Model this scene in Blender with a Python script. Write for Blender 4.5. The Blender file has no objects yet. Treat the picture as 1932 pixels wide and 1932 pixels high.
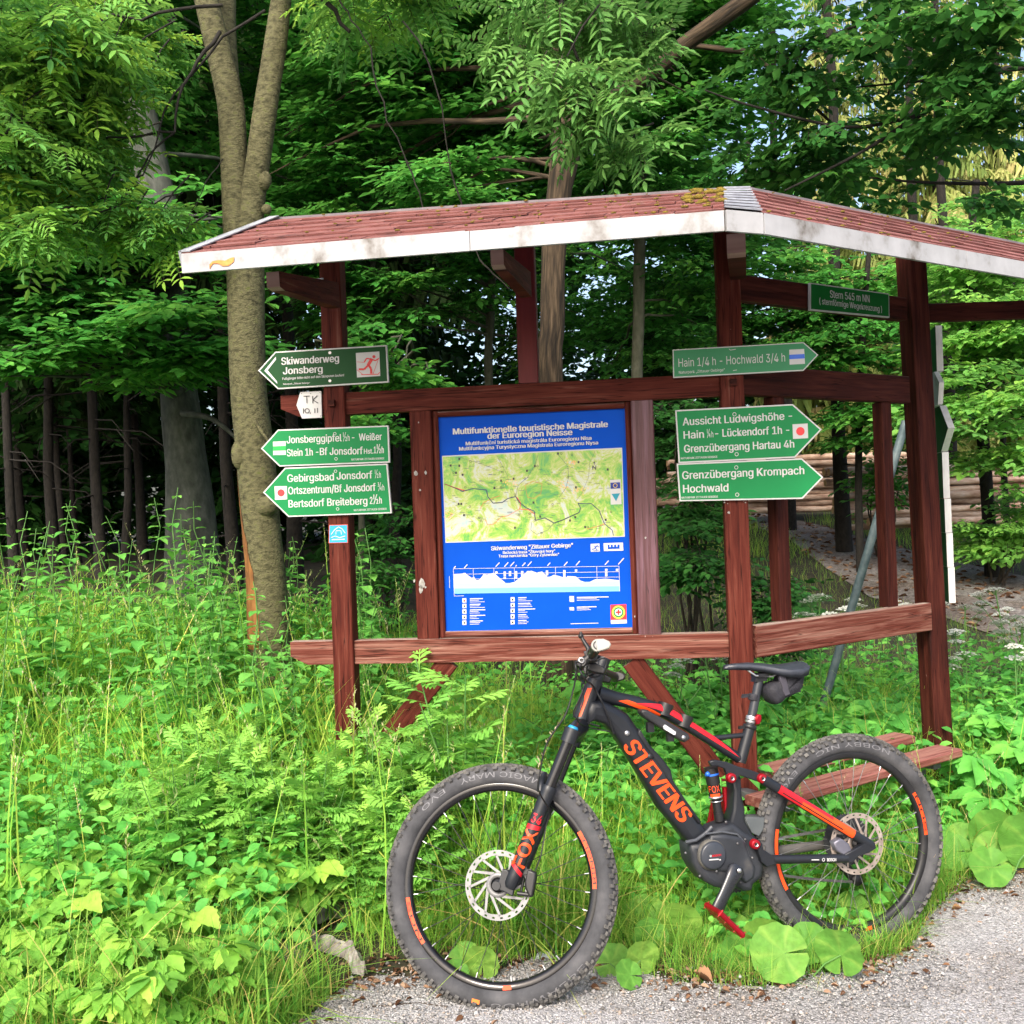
import bpy, math, random
import numpy as np
from mathutils import Vector, Matrix, Quaternion

# ------------------------------------------------------------------ camera, world, sun, exposure
scn = bpy.context.scene
COL = scn.collection
W = 1932.0
HC = 1.45
ROLL = 0.0355
CAM = Vector((0, 0, HC))
FV = Vector((0, 1, 0))
RV = Vector((math.cos(ROLL), 0, -math.sin(ROLL)))
UV = Vector((math.sin(ROLL), 0, math.cos(ROLL)))
cam = bpy.data.cameras.new('camera')
cam.sensor_width = 36
cam.lens = 36
cam.clip_start = 0.05
cam.clip_end = 2000
camo = bpy.data.objects.new('camera', cam)
camo.matrix_world = Matrix(((RV.x, UV.x, -FV.x, CAM.x), (RV.y, UV.y, -FV.y, CAM.y), (RV.z, UV.z, -FV.z, CAM.z), (0, 0, 0, 1)))
COL.objects.link(camo)
scn.camera = camo

SUN_EL, SUN_AZ = math.radians(42), math.radians(200)   # azimuth measured from +Y towards +X: behind the camera, a little to its left
world = bpy.data.worlds.new('World')
scn.world = world
world.use_nodes = True
wn = world.node_tree
wn.nodes.clear()
sky = wn.nodes.new('ShaderNodeTexSky')
sky.sky_type = 'NISHITA'
sky.sun_disc = False
sky.sun_elevation = SUN_EL
sky.sun_rotation = SUN_AZ
sky.dust_density = 5
sky.air_density = 1.0
sky.ozone_density = 0.6
bg = wn.nodes.new('ShaderNodeBackground')
bg.inputs['Strength'].default_value = 0.15
wo = wn.nodes.new('ShaderNodeOutputWorld')
wn.links.new(sky.outputs[0], bg.inputs[0])
wn.links.new(bg.outputs[0], wo.inputs[0])

sun = bpy.data.lights.new('sun', 'SUN')
sun.energy = 1.5
sun.angle = math.radians(14)
sun.color = (1.0, 0.95, 0.86)
suno = bpy.data.objects.new('sun', sun)
sd = Vector((math.sin(SUN_AZ) * math.cos(SUN_EL), math.cos(SUN_AZ) * math.cos(SUN_EL), math.sin(SUN_EL)))
suno.rotation_euler = sd.to_track_quat('Z', 'Y').to_euler()
suno.location = (-6, -12, 14)
COL.objects.link(suno)

scn.view_settings.view_transform = 'Standard'
scn.view_settings.look = 'None'
scn.view_settings.exposure = 1.42
scn.view_settings.gamma = 1
scn.cycles.max_bounces = 9
scn.cycles.diffuse_bounces = 6
scn.cycles.glossy_bounces = 2
scn.cycles.transmission_bounces = 6
scn.cycles.transparent_max_bounces = 4
scn.cycles.use_denoising = True
scn.cycles.sample_clamp_indirect = 4

# ------------------------------------------------------------------ measuring helpers (photo measured on a 1932 px grid)
def ray(u, v):
    return FV + RV * ((u - 966) / W) + UV * ((966 - v) / W)

def at(u, v, d):
    return CAM + ray(u, v) * d

def hit(uv, o, n):
    r = ray(*uv)
    return CAM + r * ((o - CAM).dot(n) / r.dot(n))

def zm(ox, oy, k):
    return lambda x, y: (ox + k * x, oy + k * y)
zA = zm(644.0, 1127.0, .41656)
zB = zm(1223.6, 1191.4, 1 / 3)
zC = zm(1030.4, 1159.2, .23333)
zD = zm(450.8, 611.8, .23333)
zE = zm(1223.6, 579.6, .21671)
zF = zm(772.8, 740.6, .25)
zG = zm(1288, 0, 1 / 3)
zG2 = zm(1288, 644, 1 / 3)
zH = zm(1062.6, 1172.1, .1)
zS = zm(1339.5, 1223.6, .11667)
zM = zm(1255.8, 1513.4, .15)
zQ = zm(869.4, 1513.4, .13333)
zR = zm(1449.0, 1481.2, .15)
zK = zm(1610, 579.6, 1 / 3)

def sst(t):
    t = np.clip(t, 0, 1)
    return t * t * (3 - 2 * t)

def gz(x, y):
    x = np.asarray(x, float); y = np.asarray(y, float)
    bank = .58 * sst((y - 3.25) / 2.9) * sst((.1 - x) / 1.4)
    r = y - 7.2
    hill = .0625 * (r + np.sqrt(r * r + .8))
    hill = np.where(y > 0, 2.2 * np.tanh(np.maximum(hill - .002, 0) / 2.2), 0) * (.12 + .88 * sst((x + .8 - .02 * y) / 2.2))
    dip = -.045 * np.exp(-((x - 1.1) ** 2 / .25 + (y - 3.5) ** 2 / .1))
    und = .012 * np.sin(2.1 * x + .7) * np.sin(1.7 * y) * np.clip((y - 3.6) / 1.5, 0, 1)
    return bank + hill + dip + und

def gh(x, y):
    return float(gz(x, y))

def ground_hit(u, v, dz=0.0):
    r = ray(u, v)
    t = 1.5
    while t < 120:
        p = CAM + r * t
        if p.z < gh(p.x, p.y) + dz:
            break
        t += .02 if t < 8 else .06
    return CAM + r * t

# ------------------------------------------------------------------ materials
MATS = {}

def nmat(name, cols, rough=.6, scale=8, detail=4, stretch=(1, 1, 1), coord='obj', bump=0, bscale=None, metallic=0, spec=.4, trans=0, seed=0, pos=None, distort=0, coat=0, dust=None, cracks=0, objvar=0):
    if name in MATS:
        return MATS[name]
    m = bpy.data.materials.new(name)
    m.use_nodes = True
    nt = m.node_tree
    p = nt.nodes['Principled BSDF']
    p.inputs['Roughness'].default_value = rough
    p.inputs['Metallic'].default_value = metallic
    p.inputs['Specular IOR Level'].default_value = spec
    if coat:
        p.inputs['Coat Weight'].default_value = coat
    if coord == 'gc':
        a = nt.nodes.new('ShaderNodeAttribute'); a.attribute_name = 'gc'; vec = a.outputs['Vector']
    else:
        a = nt.nodes.new('ShaderNodeTexCoord'); vec = a.outputs['Object']
    mp = nt.nodes.new('ShaderNodeMapping')
    mp.inputs['Scale'].default_value = stretch
    mp.inputs['Location'].default_value = (seed * 3.7, seed * 1.9, seed)
    nt.links.new(vec, mp.inputs[0])
    nz = nt.nodes.new('ShaderNodeTexNoise')
    nz.inputs['Scale'].default_value = scale
    nz.inputs['Detail'].default_value = detail
    nz.inputs['Roughness'].default_value = .6
    nz.inputs['Distortion'].default_value = distort
    nt.links.new(mp.outputs[0], nz.inputs['Vector'])
    rp = nt.nodes.new('ShaderNodeValToRGB')
    e = rp.color_ramp.elements
    n = len(cols)
    if pos is None:
        pos = [.3 + .4 * i / max(1, n - 1) for i in range(n)]
    while len(e) < n:
        e.new(.5)
    for i in range(n):
        e[i].position = pos[i]
        e[i].color = (*cols[i], 1)
    if n == 1:
        e[1].position = 1; e[1].color = (*cols[0], 1)
    nt.links.new(nz.outputs['Fac'], rp.inputs[0])
    colout = rp.outputs[0]
    if objvar:
        oi = nt.nodes.new('ShaderNodeObjectInfo'); mr = nt.nodes.new('ShaderNodeMapRange'); mr.inputs['To Min'].default_value = 1 - objvar; mr.inputs['To Max'].default_value = 1 + objvar * .6
        nt.links.new(oi.outputs['Random'], mr.inputs['Value'])
        hs = nt.nodes.new('ShaderNodeHueSaturation'); nt.links.new(mr.outputs[0], hs.inputs['Value']); nt.links.new(colout, hs.inputs['Color']); colout = hs.outputs[0]
    if cracks:
        m3 = nt.nodes.new('ShaderNodeMapping'); m3.inputs['Scale'].default_value = (.9, 26, 26); nt.links.new(vec, m3.inputs[0])
        n3 = nt.nodes.new('ShaderNodeTexNoise'); n3.inputs['Scale'].default_value = 1.6; n3.inputs['Detail'].default_value = 2; nt.links.new(m3.outputs[0], n3.inputs['Vector'])
        r3 = nt.nodes.new('ShaderNodeValToRGB'); el = r3.color_ramp.elements; el[0].position = .485; el[0].color = (1, 1, 1, 1); el[1].position = .5; el[1].color = (.18, .16, .16, 1); q3 = el.new(.515); q3.color = (1, 1, 1, 1)
        nt.links.new(n3.outputs['Fac'], r3.inputs[0])
        x3 = nt.nodes.new('ShaderNodeMix'); x3.data_type = 'RGBA'; x3.blend_type = 'MULTIPLY'; x3.inputs[0].default_value = cracks
        nt.links.new(colout, x3.inputs[6]); nt.links.new(r3.outputs[0], x3.inputs[7]); colout = x3.outputs[2]
        # small pale scuffs where the stain has chipped
        n4 = nt.nodes.new('ShaderNodeTexNoise'); n4.inputs['Scale'].default_value = 38; n4.inputs['Detail'].default_value = 3; nt.links.new(vec, n4.inputs['Vector'])
        r4 = nt.nodes.new('ShaderNodeMapRange'); r4.inputs['From Min'].default_value = .755; r4.inputs['From Max'].default_value = .775; nt.links.new(n4.outputs['Fac'], r4.inputs['Value'])
        x4 = nt.nodes.new('ShaderNodeMix'); x4.data_type = 'RGBA'; nt.links.new(r4.outputs[0], x4.inputs[0]); nt.links.new(colout, x4.inputs[6]); x4.inputs[7].default_value = (.26, .19, .17, 1); colout = x4.outputs[2]
    if dust:
        g = nt.nodes.new('ShaderNodeNewGeometry')
        sx = nt.nodes.new('ShaderNodeSeparateXYZ')
        nt.links.new(g.outputs['Normal'], sx.inputs[0])
        mr = nt.nodes.new('ShaderNodeMapRange')
        mr.inputs['From Min'].default_value = .55; mr.inputs['From Max'].default_value = .95
        nt.links.new(sx.outputs['Z'], mr.inputs['Value'])
        n2 = nt.nodes.new('ShaderNodeTexNoise'); n2.inputs['Scale'].default_value = scale * 1.7; n2.inputs['Detail'].default_value = 5
        nt.links.new(mp.outputs[0], n2.inputs['Vector'])
        m2 = nt.nodes.new('ShaderNodeMapRange'); m2.inputs['From Min'].default_value = .35; m2.inputs['From Max'].default_value = .6
        nt.links.new(n2.outputs['Fac'], m2.inputs['Value'])
        mu = nt.nodes.new('ShaderNodeMath'); mu.operation = 'MULTIPLY'
        nt.links.new(mr.outputs[0], mu.inputs[0]); nt.links.new(m2.outputs[0], mu.inputs[1])
        mx = nt.nodes.new('ShaderNodeMix'); mx.data_type = 'RGBA'
        nt.links.new(mu.outputs[0], mx.inputs[0]); nt.links.new(colout, mx.inputs[6]); mx.inputs[7].default_value = (*dust, 1)
        colout = mx.outputs[2]
    nt.links.new(colout, p.inputs['Base Color'])
    if bump:
        nb = nt.nodes.new('ShaderNodeTexNoise')
        nb.inputs['Scale'].default_value = bscale or scale * 3
        nb.inputs['Detail'].default_value = 6
        nt.links.new(mp.outputs[0], nb.inputs['Vector'])
        bp_ = nt.nodes.new('ShaderNodeBump')
        bp_.inputs['Strength'].default_value = bump
        bp_.inputs['Distance'].default_value = .01
        nt.links.new(nb.outputs['Fac'], bp_.inputs['Height'])
        nt.links.new(bp_.outputs[0], p.inputs['Normal'])
    MATS[name] = m
    return m

def leafmat(name, cols, trans=.35, rough=.5, spec=.13, k=1.0, warm=1.25, mott=0, raw=False):
    """Leaf blades: hue varies leaf by leaf (attribute rnd), light passes through the blade."""
    m = bpy.data.materials.new(name)
    m.use_nodes = True
    nt = m.node_tree
    p = nt.nodes['Principled BSDF']
    p.inputs['Roughness'].default_value = rough
    p.inputs['Specular IOR Level'].default_value = spec
    a = nt.nodes.new('ShaderNodeAttribute'); a.attribute_name = 'rnd'
    rp = nt.nodes.new('ShaderNodeValToRGB')
    e = rp.color_ramp.elements
    n = len(cols)
    while len(e) < n:
        e.new(.5)
    for i in range(n):
        e[i].position = i / (n - 1)
        e[i].color = (*[min(.85, c * k * f) for c, f in zip(cols[i], (1, 1, 1) if raw else (warm, 1.0, 1.1))], 1)
    nt.links.new(a.outputs['Fac'], rp.inputs[0])
    col = rp.outputs[0]
    if mott:
        tc = nt.nodes.new('ShaderNodeTexCoord'); nz = nt.nodes.new('ShaderNodeTexNoise'); nz.inputs['Scale'].default_value = mott; nz.inputs['Detail'].default_value = 4
        nt.links.new(tc.outputs['Object'], nz.inputs['Vector'])
        mr = nt.nodes.new('ShaderNodeMapRange'); mr.inputs['From Min'].default_value = .3; mr.inputs['From Max'].default_value = .7; mr.inputs['To Min'].default_value = .86; mr.inputs['To Max'].default_value = 1.12
        nt.links.new(nz.outputs['Fac'], mr.inputs['Value'])
        h0 = nt.nodes.new('ShaderNodeHueSaturation'); nt.links.new(mr.outputs[0], h0.inputs['Value']); nt.links.new(col, h0.inputs['Color']); col = h0.outputs[0]
        bp_ = nt.nodes.new('ShaderNodeBump'); bp_.inputs['Strength'].default_value = .35; bp_.inputs['Distance'].default_value = .01; nt.links.new(nz.outputs['Fac'], bp_.inputs['Height']); nt.links.new(bp_.outputs[0], p.inputs['Normal'])
    tr = nt.nodes.new('ShaderNodeBsdfTranslucent')
    hs = nt.nodes.new('ShaderNodeHueSaturation')
    hs.inputs['Hue'].default_value = .485
    hs.inputs['Value'].default_value = 1.35
    nt.links.new(col, hs.inputs['Color'])
    nt.links.new(hs.outputs[0], tr.inputs['Color'])
    nt.links.new(col, p.inputs['Base Color'])
    mx = nt.nodes.new('ShaderNodeMixShader')
    mx.inputs[0].default_value = trans
    nt.links.new(p.outputs[0], mx.inputs[1]); nt.links.new(tr.outputs[0], mx.inputs[2])
    nt.links.new(mx.outputs[0], nt.nodes['Material Output'].inputs[0])
    return m

def flat(name, c, rough=.5, metallic=0, spec=.4, coat=0):
    """A plain finish with a trace of mottling."""
    d = tuple(max(0, x * .88) for x in c); b = tuple(min(1, x * 1.07) for x in c)
    return nmat(name, [d, b], rough=rough, scale=30, metallic=metallic, spec=spec, coat=coat)

# ------------------------------------------------------------------ object helpers
def tag(o, label=None, cat=None, group=None, kind=None):
    if label: o['label'] = label
    if cat: o['category'] = cat
    if group: o['group'] = group
    if kind: o['kind'] = kind
    return o

def empty(name, loc, label=None, cat=None, group=None):
    o = bpy.data.objects.new(name, None)
    o.location = loc
    o.empty_display_size = .1
    COL.objects.link(o)
    return tag(o, label, cat, group)

def root_of(o):
    while o.parent is not None:
        o = o.parent
    return o

RNG = np.random.default_rng(7)
random.seed(7)

class MB:
    """Collects shapes in world coordinates and links them as one mesh."""
    def __init__(s):
        s.v = []; s.f = []; s.m = []; s.s = []; s.g = []
    def add(s, vs, fs, m=0, smooth=False, gc=None):
        o = len(s.v)
        s.v += [tuple(x) for x in vs]
        s.g += [tuple(x) for x in (gc if gc is not None else vs)]
        s.f += [tuple(i + o for i in f) for f in fs]
        s.m += [m] * len(fs); s.s += [smooth] * len(fs)
    def prism(s, poly, off, m=0, mside=None, mback=None):
        n = len(poly); off = Vector(off)
        a = [Vector(p) for p in poly]; b = [p + off for p in a]
        s.add(a, [tuple(range(n))], m)
        s.add(b, [tuple(range(n))[::-1]], m if mback is None else mback)
        s.add(a + b, [(i, i + n, (i + 1) % n + n, (i + 1) % n) for i in range(n)], m if mside is None else mside)
    def box(s, c, ax, ay, az, m=0):
        c = Vector(c); ax = Vector(ax); ay = Vector(ay); az = Vector(az)
        p = [c + ax * i + ay * j + az * k for i in (-1, 1) for j in (-1, 1) for k in (-1, 1)]
        s.add(p, [(0, 1, 3, 2), (4, 6, 7, 5), (0, 4, 5, 1), (2, 3, 7, 6), (0, 2, 6, 4), (1, 5, 7, 3)], m)
    def beam(s, p0, p1, w, h, side, ch=.004, m=0, seed=None):
        """Chamfered timber from p0 to p1; side = direction of its width."""
        p0 = Vector(p0); p1 = Vector(p1); d = (p1 - p0); L = d.length; d = d / L
        side = Vector(side); side = (side - d * side.dot(d)).normalized(); up = d.cross(side)
        a, b = w / 2, h / 2
        cs = [(-a + ch, -b), (a - ch, -b), (a, -b + ch), (a, b - ch), (a - ch, b), (-a + ch, b), (-a, b - ch), (-a, -b + ch)]
        r = random.random() * 40 if seed is None else seed
        vs = []; gc = []
        for t in (0, L):
            for x, y in cs:
                vs.append(p0 + d * t + side * x + up * y); gc.append((t + r, x + r, y))
        s.add(vs, [(i, (i + 1) % 8, (i + 1) % 8 + 8, i + 8) for i in range(8)] + [tuple(range(8))[::-1], tuple(range(8, 16))], m, gc=gc)
    def tube(s, pts, rad, seg=10, m=0, caps=True, smooth=True, wob=0, ref=None, flat=1.0):
        pts = [Vector(p) for p in pts]; n = len(pts)
        if not hasattr(rad, '__len__'): rad = [rad] * n
        vs = []; gc = []; L = 0; N = None
        ph = random.random() * 6
        for i in range(n):
            t = (pts[min(i + 1, n - 1)] - pts[max(i - 1, 0)]).normalized()
            if i: L += (pts[i] - pts[i - 1]).length
            if N is None:
                N = (Vector(ref) if ref is not None else (Vector((0, 0, 1)) if abs(t.z) < .8 else Vector((1, 0, 0))))
            N = (N - t * N.dot(t)).normalized(); B = t.cross(N)
            for k in range(seg):
                a = 2 * math.pi * k / seg
                r = rad[i] * (1 + wob * (math.sin(3 * a + L * 2.2 + ph) * .5 + math.sin(5 * a - L * 5 + ph) * .3 + math.sin(2 * a + 11 * L) * .3))
                vs.append(pts[i] + N * (r * math.cos(a)) + B * (r * flat * math.sin(a)))
                gc.append((math.cos(a) * rad[0] + 3, math.sin(a) * rad[0] + ph, L))
        fs = [(i * seg + k, i * seg + (k + 1) % seg, (i + 1) * seg + (k + 1) % seg, (i + 1) * seg + k) for i in range(n - 1) for k in range(seg)]
        s.add(vs, fs, m, smooth, gc)
        if caps:
            o = len(s.v)
            s.add(vs[:seg], [tuple(range(seg))[::-1]], m, gc=gc[:seg]); s.add(vs[-seg:], [tuple(range(seg))], m, gc=gc[-seg:])
    def lathe(s, prof, c, axis, seg=32, m=0, ref=None, closed=False, smooth=True, mats=None):
        """prof = (radius, height along axis)."""
        c = Vector(c); ax = Vector(axis).normalized()
        N = Vector(ref) if ref is not None else (Vector((1, 0, 0)) if abs(ax.x) < .8 else Vector((0, 0, 1)))
        N = (N - ax * N.dot(ax)).normalized(); B = ax.cross(N)
        k = len(prof); vs = []
        for i in range(seg):
            a = 2 * math.pi * i / seg; e = N * math.cos(a) + B * math.sin(a)
            vs += [c + e * r + ax * h for r, h in prof]
        kk = k if closed else k - 1
        for j in range(kk):
            fs = [(i * k + j, ((i + 1) % seg) * k + j, ((i + 1) % seg) * k + (j + 1) % k, i * k + (j + 1) % k) for i in range(seg)]
            if j == 0:
                s.add(vs, fs, mats[j] if mats else m, smooth); o = len(s.v) - len(vs)
            else:
                s.f += [tuple(x + o for x in f) for f in fs]; s.m += [mats[j] if mats else m] * len(fs); s.s += [smooth] * len(fs)
    def ball(s, c, r, m=0, seg=12, sx=(1, 0, 0), sz=(0, 0, 1), sc=(1, 1, 1)):
        c = Vector(c); X = Vector(sx); Z = Vector(sz); Y = Z.cross(X)
        vs = []; rings = seg // 2
        for i in range(rings + 1):
            t = math.pi * i / rings
            for k in range(seg):
                a = 2 * math.pi * k / seg
                vs.append(c + X * (r * sc[0] * math.sin(t) * math.cos(a)) + Y * (r * sc[1] * math.sin(t) * math.sin(a)) + Z * (r * sc[2] * math.cos(t)))
        s.add(vs, [(i * seg + k, (i + 1) * seg + k, (i + 1) * seg + (k + 1) % seg, i * seg + (k + 1) % seg) for i in range(rings) for k in range(seg)], m, True)
    def pillow(s, poly, n, w, r, m=0, mside=None, smooth=True):
        """Outline poly (3D, in one plane) grown to both sides along n by w, edges rounded by r."""
        P = [Vector(p) for p in poly]; n = Vector(n).normalized(); k = len(P)
        area = Vector((0, 0, 0))
        for i in range(k): area += P[i].cross(P[(i + 1) % k])
        sg = 1 if area.dot(n) > 0 else -1
        inn = []
        for i in range(k):
            e0 = (P[i] - P[i - 1]).normalized(); e1 = (P[(i + 1) % k] - P[i]).normalized()
            q0 = n.cross(e0) * sg; q1 = n.cross(e1) * sg
            q = (q0 + q1)
            q = q / max(.35, q.length) if q.length > 1e-6 else q0
            inn.append(q)
        prof = [(r, -w), (r * .45, -w + r * .12), (r * .12, -w + r * .45), (0, -w + r), (0, w - r), (r * .12, w - r * .45), (r * .45, w - r * .12), (r, w)]
        vs = []
        for ins, h in prof:
            vs += [P[i] + inn[i] * ins + n * h for i in range(k)]
        fs = [(j * k + i, j * k + (i + 1) % k, (j + 1) * k + (i + 1) % k, (j + 1) * k + i) for j in range(len(prof) - 1) for i in range(k)]
        s.add(vs, fs, m if mside is None else mside, smooth)
        s.add(vs[:k], [tuple(range(k))[::-1]], m); s.add(vs[-k:], [tuple(range(k))], m)
    def build(s, name, mats, parent=None, base=None, extra=None):
        if not isinstance(mats, (list, tuple)): mats = [mats]
        me = bpy.data.meshes.new(name)
        if parent is not None:
            off = Vector(root_of(parent).location)
        elif base is not None:
            off = Vector(base)
        else:
            a = np.array(s.v); off = Vector(((a[:, 0].min() + a[:, 0].max()) / 2, (a[:, 1].min() + a[:, 1].max()) / 2, a[:, 2].min()))
        a = np.array(s.v, float) - np.array(off)
        me.from_pydata(a.tolist(), [], s.f)
        for x in mats: me.materials.append(x)
        me.polygons.foreach_set('material_index', s.m)
        me.polygons.foreach_set('use_smooth', s.s)
        at_ = me.attributes.new('gc', 'FLOAT_VECTOR', 'POINT')
        at_.data.foreach_set('vector', np.array(s.g, 'f').ravel())
        me.update()
        o = bpy.data.objects.new(name, me)
        COL.objects.link(o)
        if parent is not None: o.parent = parent
        else: o.location = off
        return o

def dup(o, loc=None, rot=None, sc=None, label=None):
    c = o.copy(); COL.objects.link(c)
    if loc is not None: c.location = loc
    if rot is not None: c.rotation_euler = rot
    if sc is not None: c.scale = (sc, sc, sc)
    if label: c['label'] = label
    for ch in list(o.children):
        d = ch.copy(); COL.objects.link(d); d.parent = c
        for g in list(ch.children):
            e = g.copy(); COL.objects.link(e); e.parent = d
    return c

# lettering -------------------------------------------------------
_tc = {}
try:   # Blender's own interface face, a plain grotesque like the one on the signs; else Blender's default face
    import os
    FACE = bpy.data.fonts.load(os.path.join(bpy.utils.resource_path('LOCAL'), 'datafiles', 'fonts', 'Inter.woff2'))
except Exception:
    FACE = None
def glyphs(body, bold=0):
    k = body
    if k in _tc: return _tc[k]
    cu = bpy.data.curves.new('lettering', 'FONT')
    cu.body = body
    if FACE is not None:
        cu.font = FACE; cu.font_bold = bpy.data.fonts.load('<builtin>')
        for i, c in enumerate(body): cu.body_format[i].use_bold = c in '½¼¾'
    cu.size = 1; cu.resolution_u = 3; cu.fill_mode = 'FRONT'
    ob = bpy.data.objects.new('lettering', cu)
    COL.objects.link(ob)
    dg = bpy.context.evaluated_depsgraph_get()
    me = ob.evaluated_get(dg).to_mesh()
    v = np.array([tuple(x.co)[:2] for x in me.vertices]); f = [tuple(p.vertices) for p in me.polygons]
    ob.evaluated_get(dg).to_mesh_clear()
    bpy.data.objects.remove(ob); bpy.data.curves.remove(cu)
    if 'K' in body:   # that face draws K with crossing outlines; it is set here as one clean outline in the place of an X
        v, f = glyphs(body.replace('K', 'X')); v = v.copy(); f = list(f); x1_ = glyphs('X')[0]
        wx, hx = x1_[:, 0].max() - x1_[:, 0].min(), x1_[:, 1].max()
        for i, c in enumerate(body):
            if c != 'K': continue
            xr = glyphs(body[:i].replace('K', 'X') + 'X')[0][:, 0].max(); xl = xr - wx
            f = [q for q in f if not all(xl - .02 < v[k, 0] < xr + .02 for k in q)]
            o = [(.05, 0), (.22, 0), (.22, .33), (.34, .46), (.79, 0), (1.0, 0), (.46, .58), (.95, 1), (.74, 1), (.22, .52), (.22, 1), (.05, 1)]
            n = len(v); v = np.vstack([v, [(xl + wx * p, hx * q_) for p, q_ in o]])
            f += [(n, n + 1, n + 10, n + 11), (n + 1 + 1, n + 3, n + 6, n + 9), (n + 3, n + 4, n + 5, n + 6), (n + 9, n + 6, n + 7, n + 8)]
    _tc[k] = (v, f)
    return _tc[k]
_cap = glyphs('H', 0)[0][:, 1].max()

def text3d(mb, body, p0, p1, up, cap, m=0, bold=.012, off=Vector((0, 0, 0))):
    """Lettering from p0 to p1 along the baseline, capital height cap (metres)."""
    v, f = glyphs(body, bold)
    x0, x1 = v[:, 0].min(), v[:, 0].max()
    p0 = Vector(p0); p1 = Vector(p1); ex = p1 - p0
    up = Vector(up); nn = ex.normalized().cross(up); ez = ex.normalized()
    for k in ((-1, 1, 0) if bold > .015 else ((-1, 1) if bold > .004 else (0,))):
        sh_ = ez * (k * bold * .75 * cap / _cap) + nn * (.0002 * k)
        mb.add([p0 + ex * ((x - x0) / (x1 - x0)) + up * (y / _cap * cap) + off + sh_ for x, y in v], f, m)
# ------------------------------------------------------------------ kiosk frames
Zv = Vector((0, 0, 1))
TH = math.radians(7.0)
E1 = Vector((math.cos(TH), -math.sin(TH), 0)); N1 = Vector((-math.sin(TH), -math.cos(TH), 0))
O1 = at(1390, 970, 4.05)                      # mid post, centre of its front face
T2 = math.radians(34)
E2 = Vector((math.cos(T2), math.sin(T2), 0)); N2 = Vector((math.sin(T2), -math.cos(T2), 0))
O2 = O1 + E1 * .03 + N1 * -.02
PW = .093

def k1(uv, n=0.0): return hit(uv, O1 + N1 * n, N1)
def k2(uv, n=0.0): return hit(uv, O2 + N2 * n, N2)
def s1(p): return (p - O1).dot(E1)
def P1(s, z, n=0.0): return Vector((O1.x, O1.y, 0)) + E1 * s + N1 * n + Zv * z
def P2(s, z, n=0.0): return Vector((O2.x, O2.y, 0)) + E2 * s + N2 * n + Zv * z
def s2(p): return (p - O2).dot(E2)

wood = nmat('stained_wood', [(.028, .0065, .005), (.068, .0135, .009), (.10, .024, .016), (.19, .095, .07)], rough=.65, spec=.08, scale=5, detail=8, stretch=(.6, 9, 9), coord='gc', bump=.35, bscale=14, pos=[.25, .45, .62, .82], dust=(.34, .25, .22), distort=.6, cracks=.9)
wood_dark = nmat('dark_stained_wood', [(.018, .006, .005), (.046, .011, .008), (.078, .021, .014)], rough=.65, spec=.08, scale=5, detail=7, stretch=(.6, 9, 9), coord='gc', bump=.3, bscale=14, dust=(.20, .13, .11), cracks=.8)
wood_worn = nmat('worn_wood', [(.050, .013, .009), (.11, .030, .021), (.20, .09, .068), (.31, .20, .155)], rough=.7, spec=.08, scale=4, detail=9, stretch=(.5, 12, 12), coord='gc', bump=.5, bscale=12, pos=[.28, .45, .6, .8], dust=(.42, .34, .29), distort=1.2, cracks=.8)
wood_pale = nmat('weathered_end_grain', [(.16, .08, .07), (.30, .19, .17)], rough=.7, scale=14, coord='gc')
white_metal = nmat('white_painted_metal', [(.08, .065, .052), (.20, .195, .19), (.29, .295, .305), (.34, .345, .36)], rough=.5, scale=7, detail=12, stretch=(1, 1, .8), pos=[.30, .37, .45, .62], bump=.06, spec=.2)
rust = nmat('rust_orange', [(.40, .13, .03), (.62, .26, .07)], rough=.8, scale=40)
zinc = nmat('zinc_sheet', [(.30, .32, .35), (.48, .50, .54)], rough=.4, scale=9, detail=7, metallic=.3)
shingle_m = nmat('red_shingle', [(.075, .03, .027), (.155, .054, .047), (.205, .078, .07), (.18, .115, .095)], rough=.85, scale=7, detail=10, bump=.5, bscale=260, pos=[.28, .42, .58, .75])
moss = nmat('moss', [(.10, .075, .01), (.22, .16, .02)], rough=.95, scale=60, bump=.8)
steel = flat('steel', (.42, .42, .43), .35, metallic=.8)

kiosk = empty('trail_shelter', P1(0, gh(O1.x, O1.y)), 'reddish brown timber trail shelter with a red shingle roof and a blue map board', 'shelter')
GB = -.3
# posts
sL = s1(k1((639, 1008)))
zt1 = 2.70
def kpost(s, z0, z1, n0=0, m=wood, w=PW, name='post'):
    b = MB(); b.beam(P1(s, z0, n0 - w / 2), P1(s, z1, n0 - w / 2), w, w, E1); return b.build(name, m, kiosk)
for sx_, zz_ in ():
    pass
kpost(sL, GB + .3, 2.60, w=.088)
kpost(0, GB + .2, 2.62)
# short stud above the rail
sS = s1(k1((994, 640), -.02))
zrT = k1((1000, 722), -.02).z
b = MB(); b.beam(P1(sS, zrT, -.062), P1(sS, 2.58, -.062), .082, .075, E1); b.build('stud', nmat('fresh_stain', [(.085, .008, .011), (.125, .014, .016)], rough=.5, scale=4, detail=6, stretch=(.6, 9, 9), coord='gc', spec=.25), kiosk)
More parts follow.
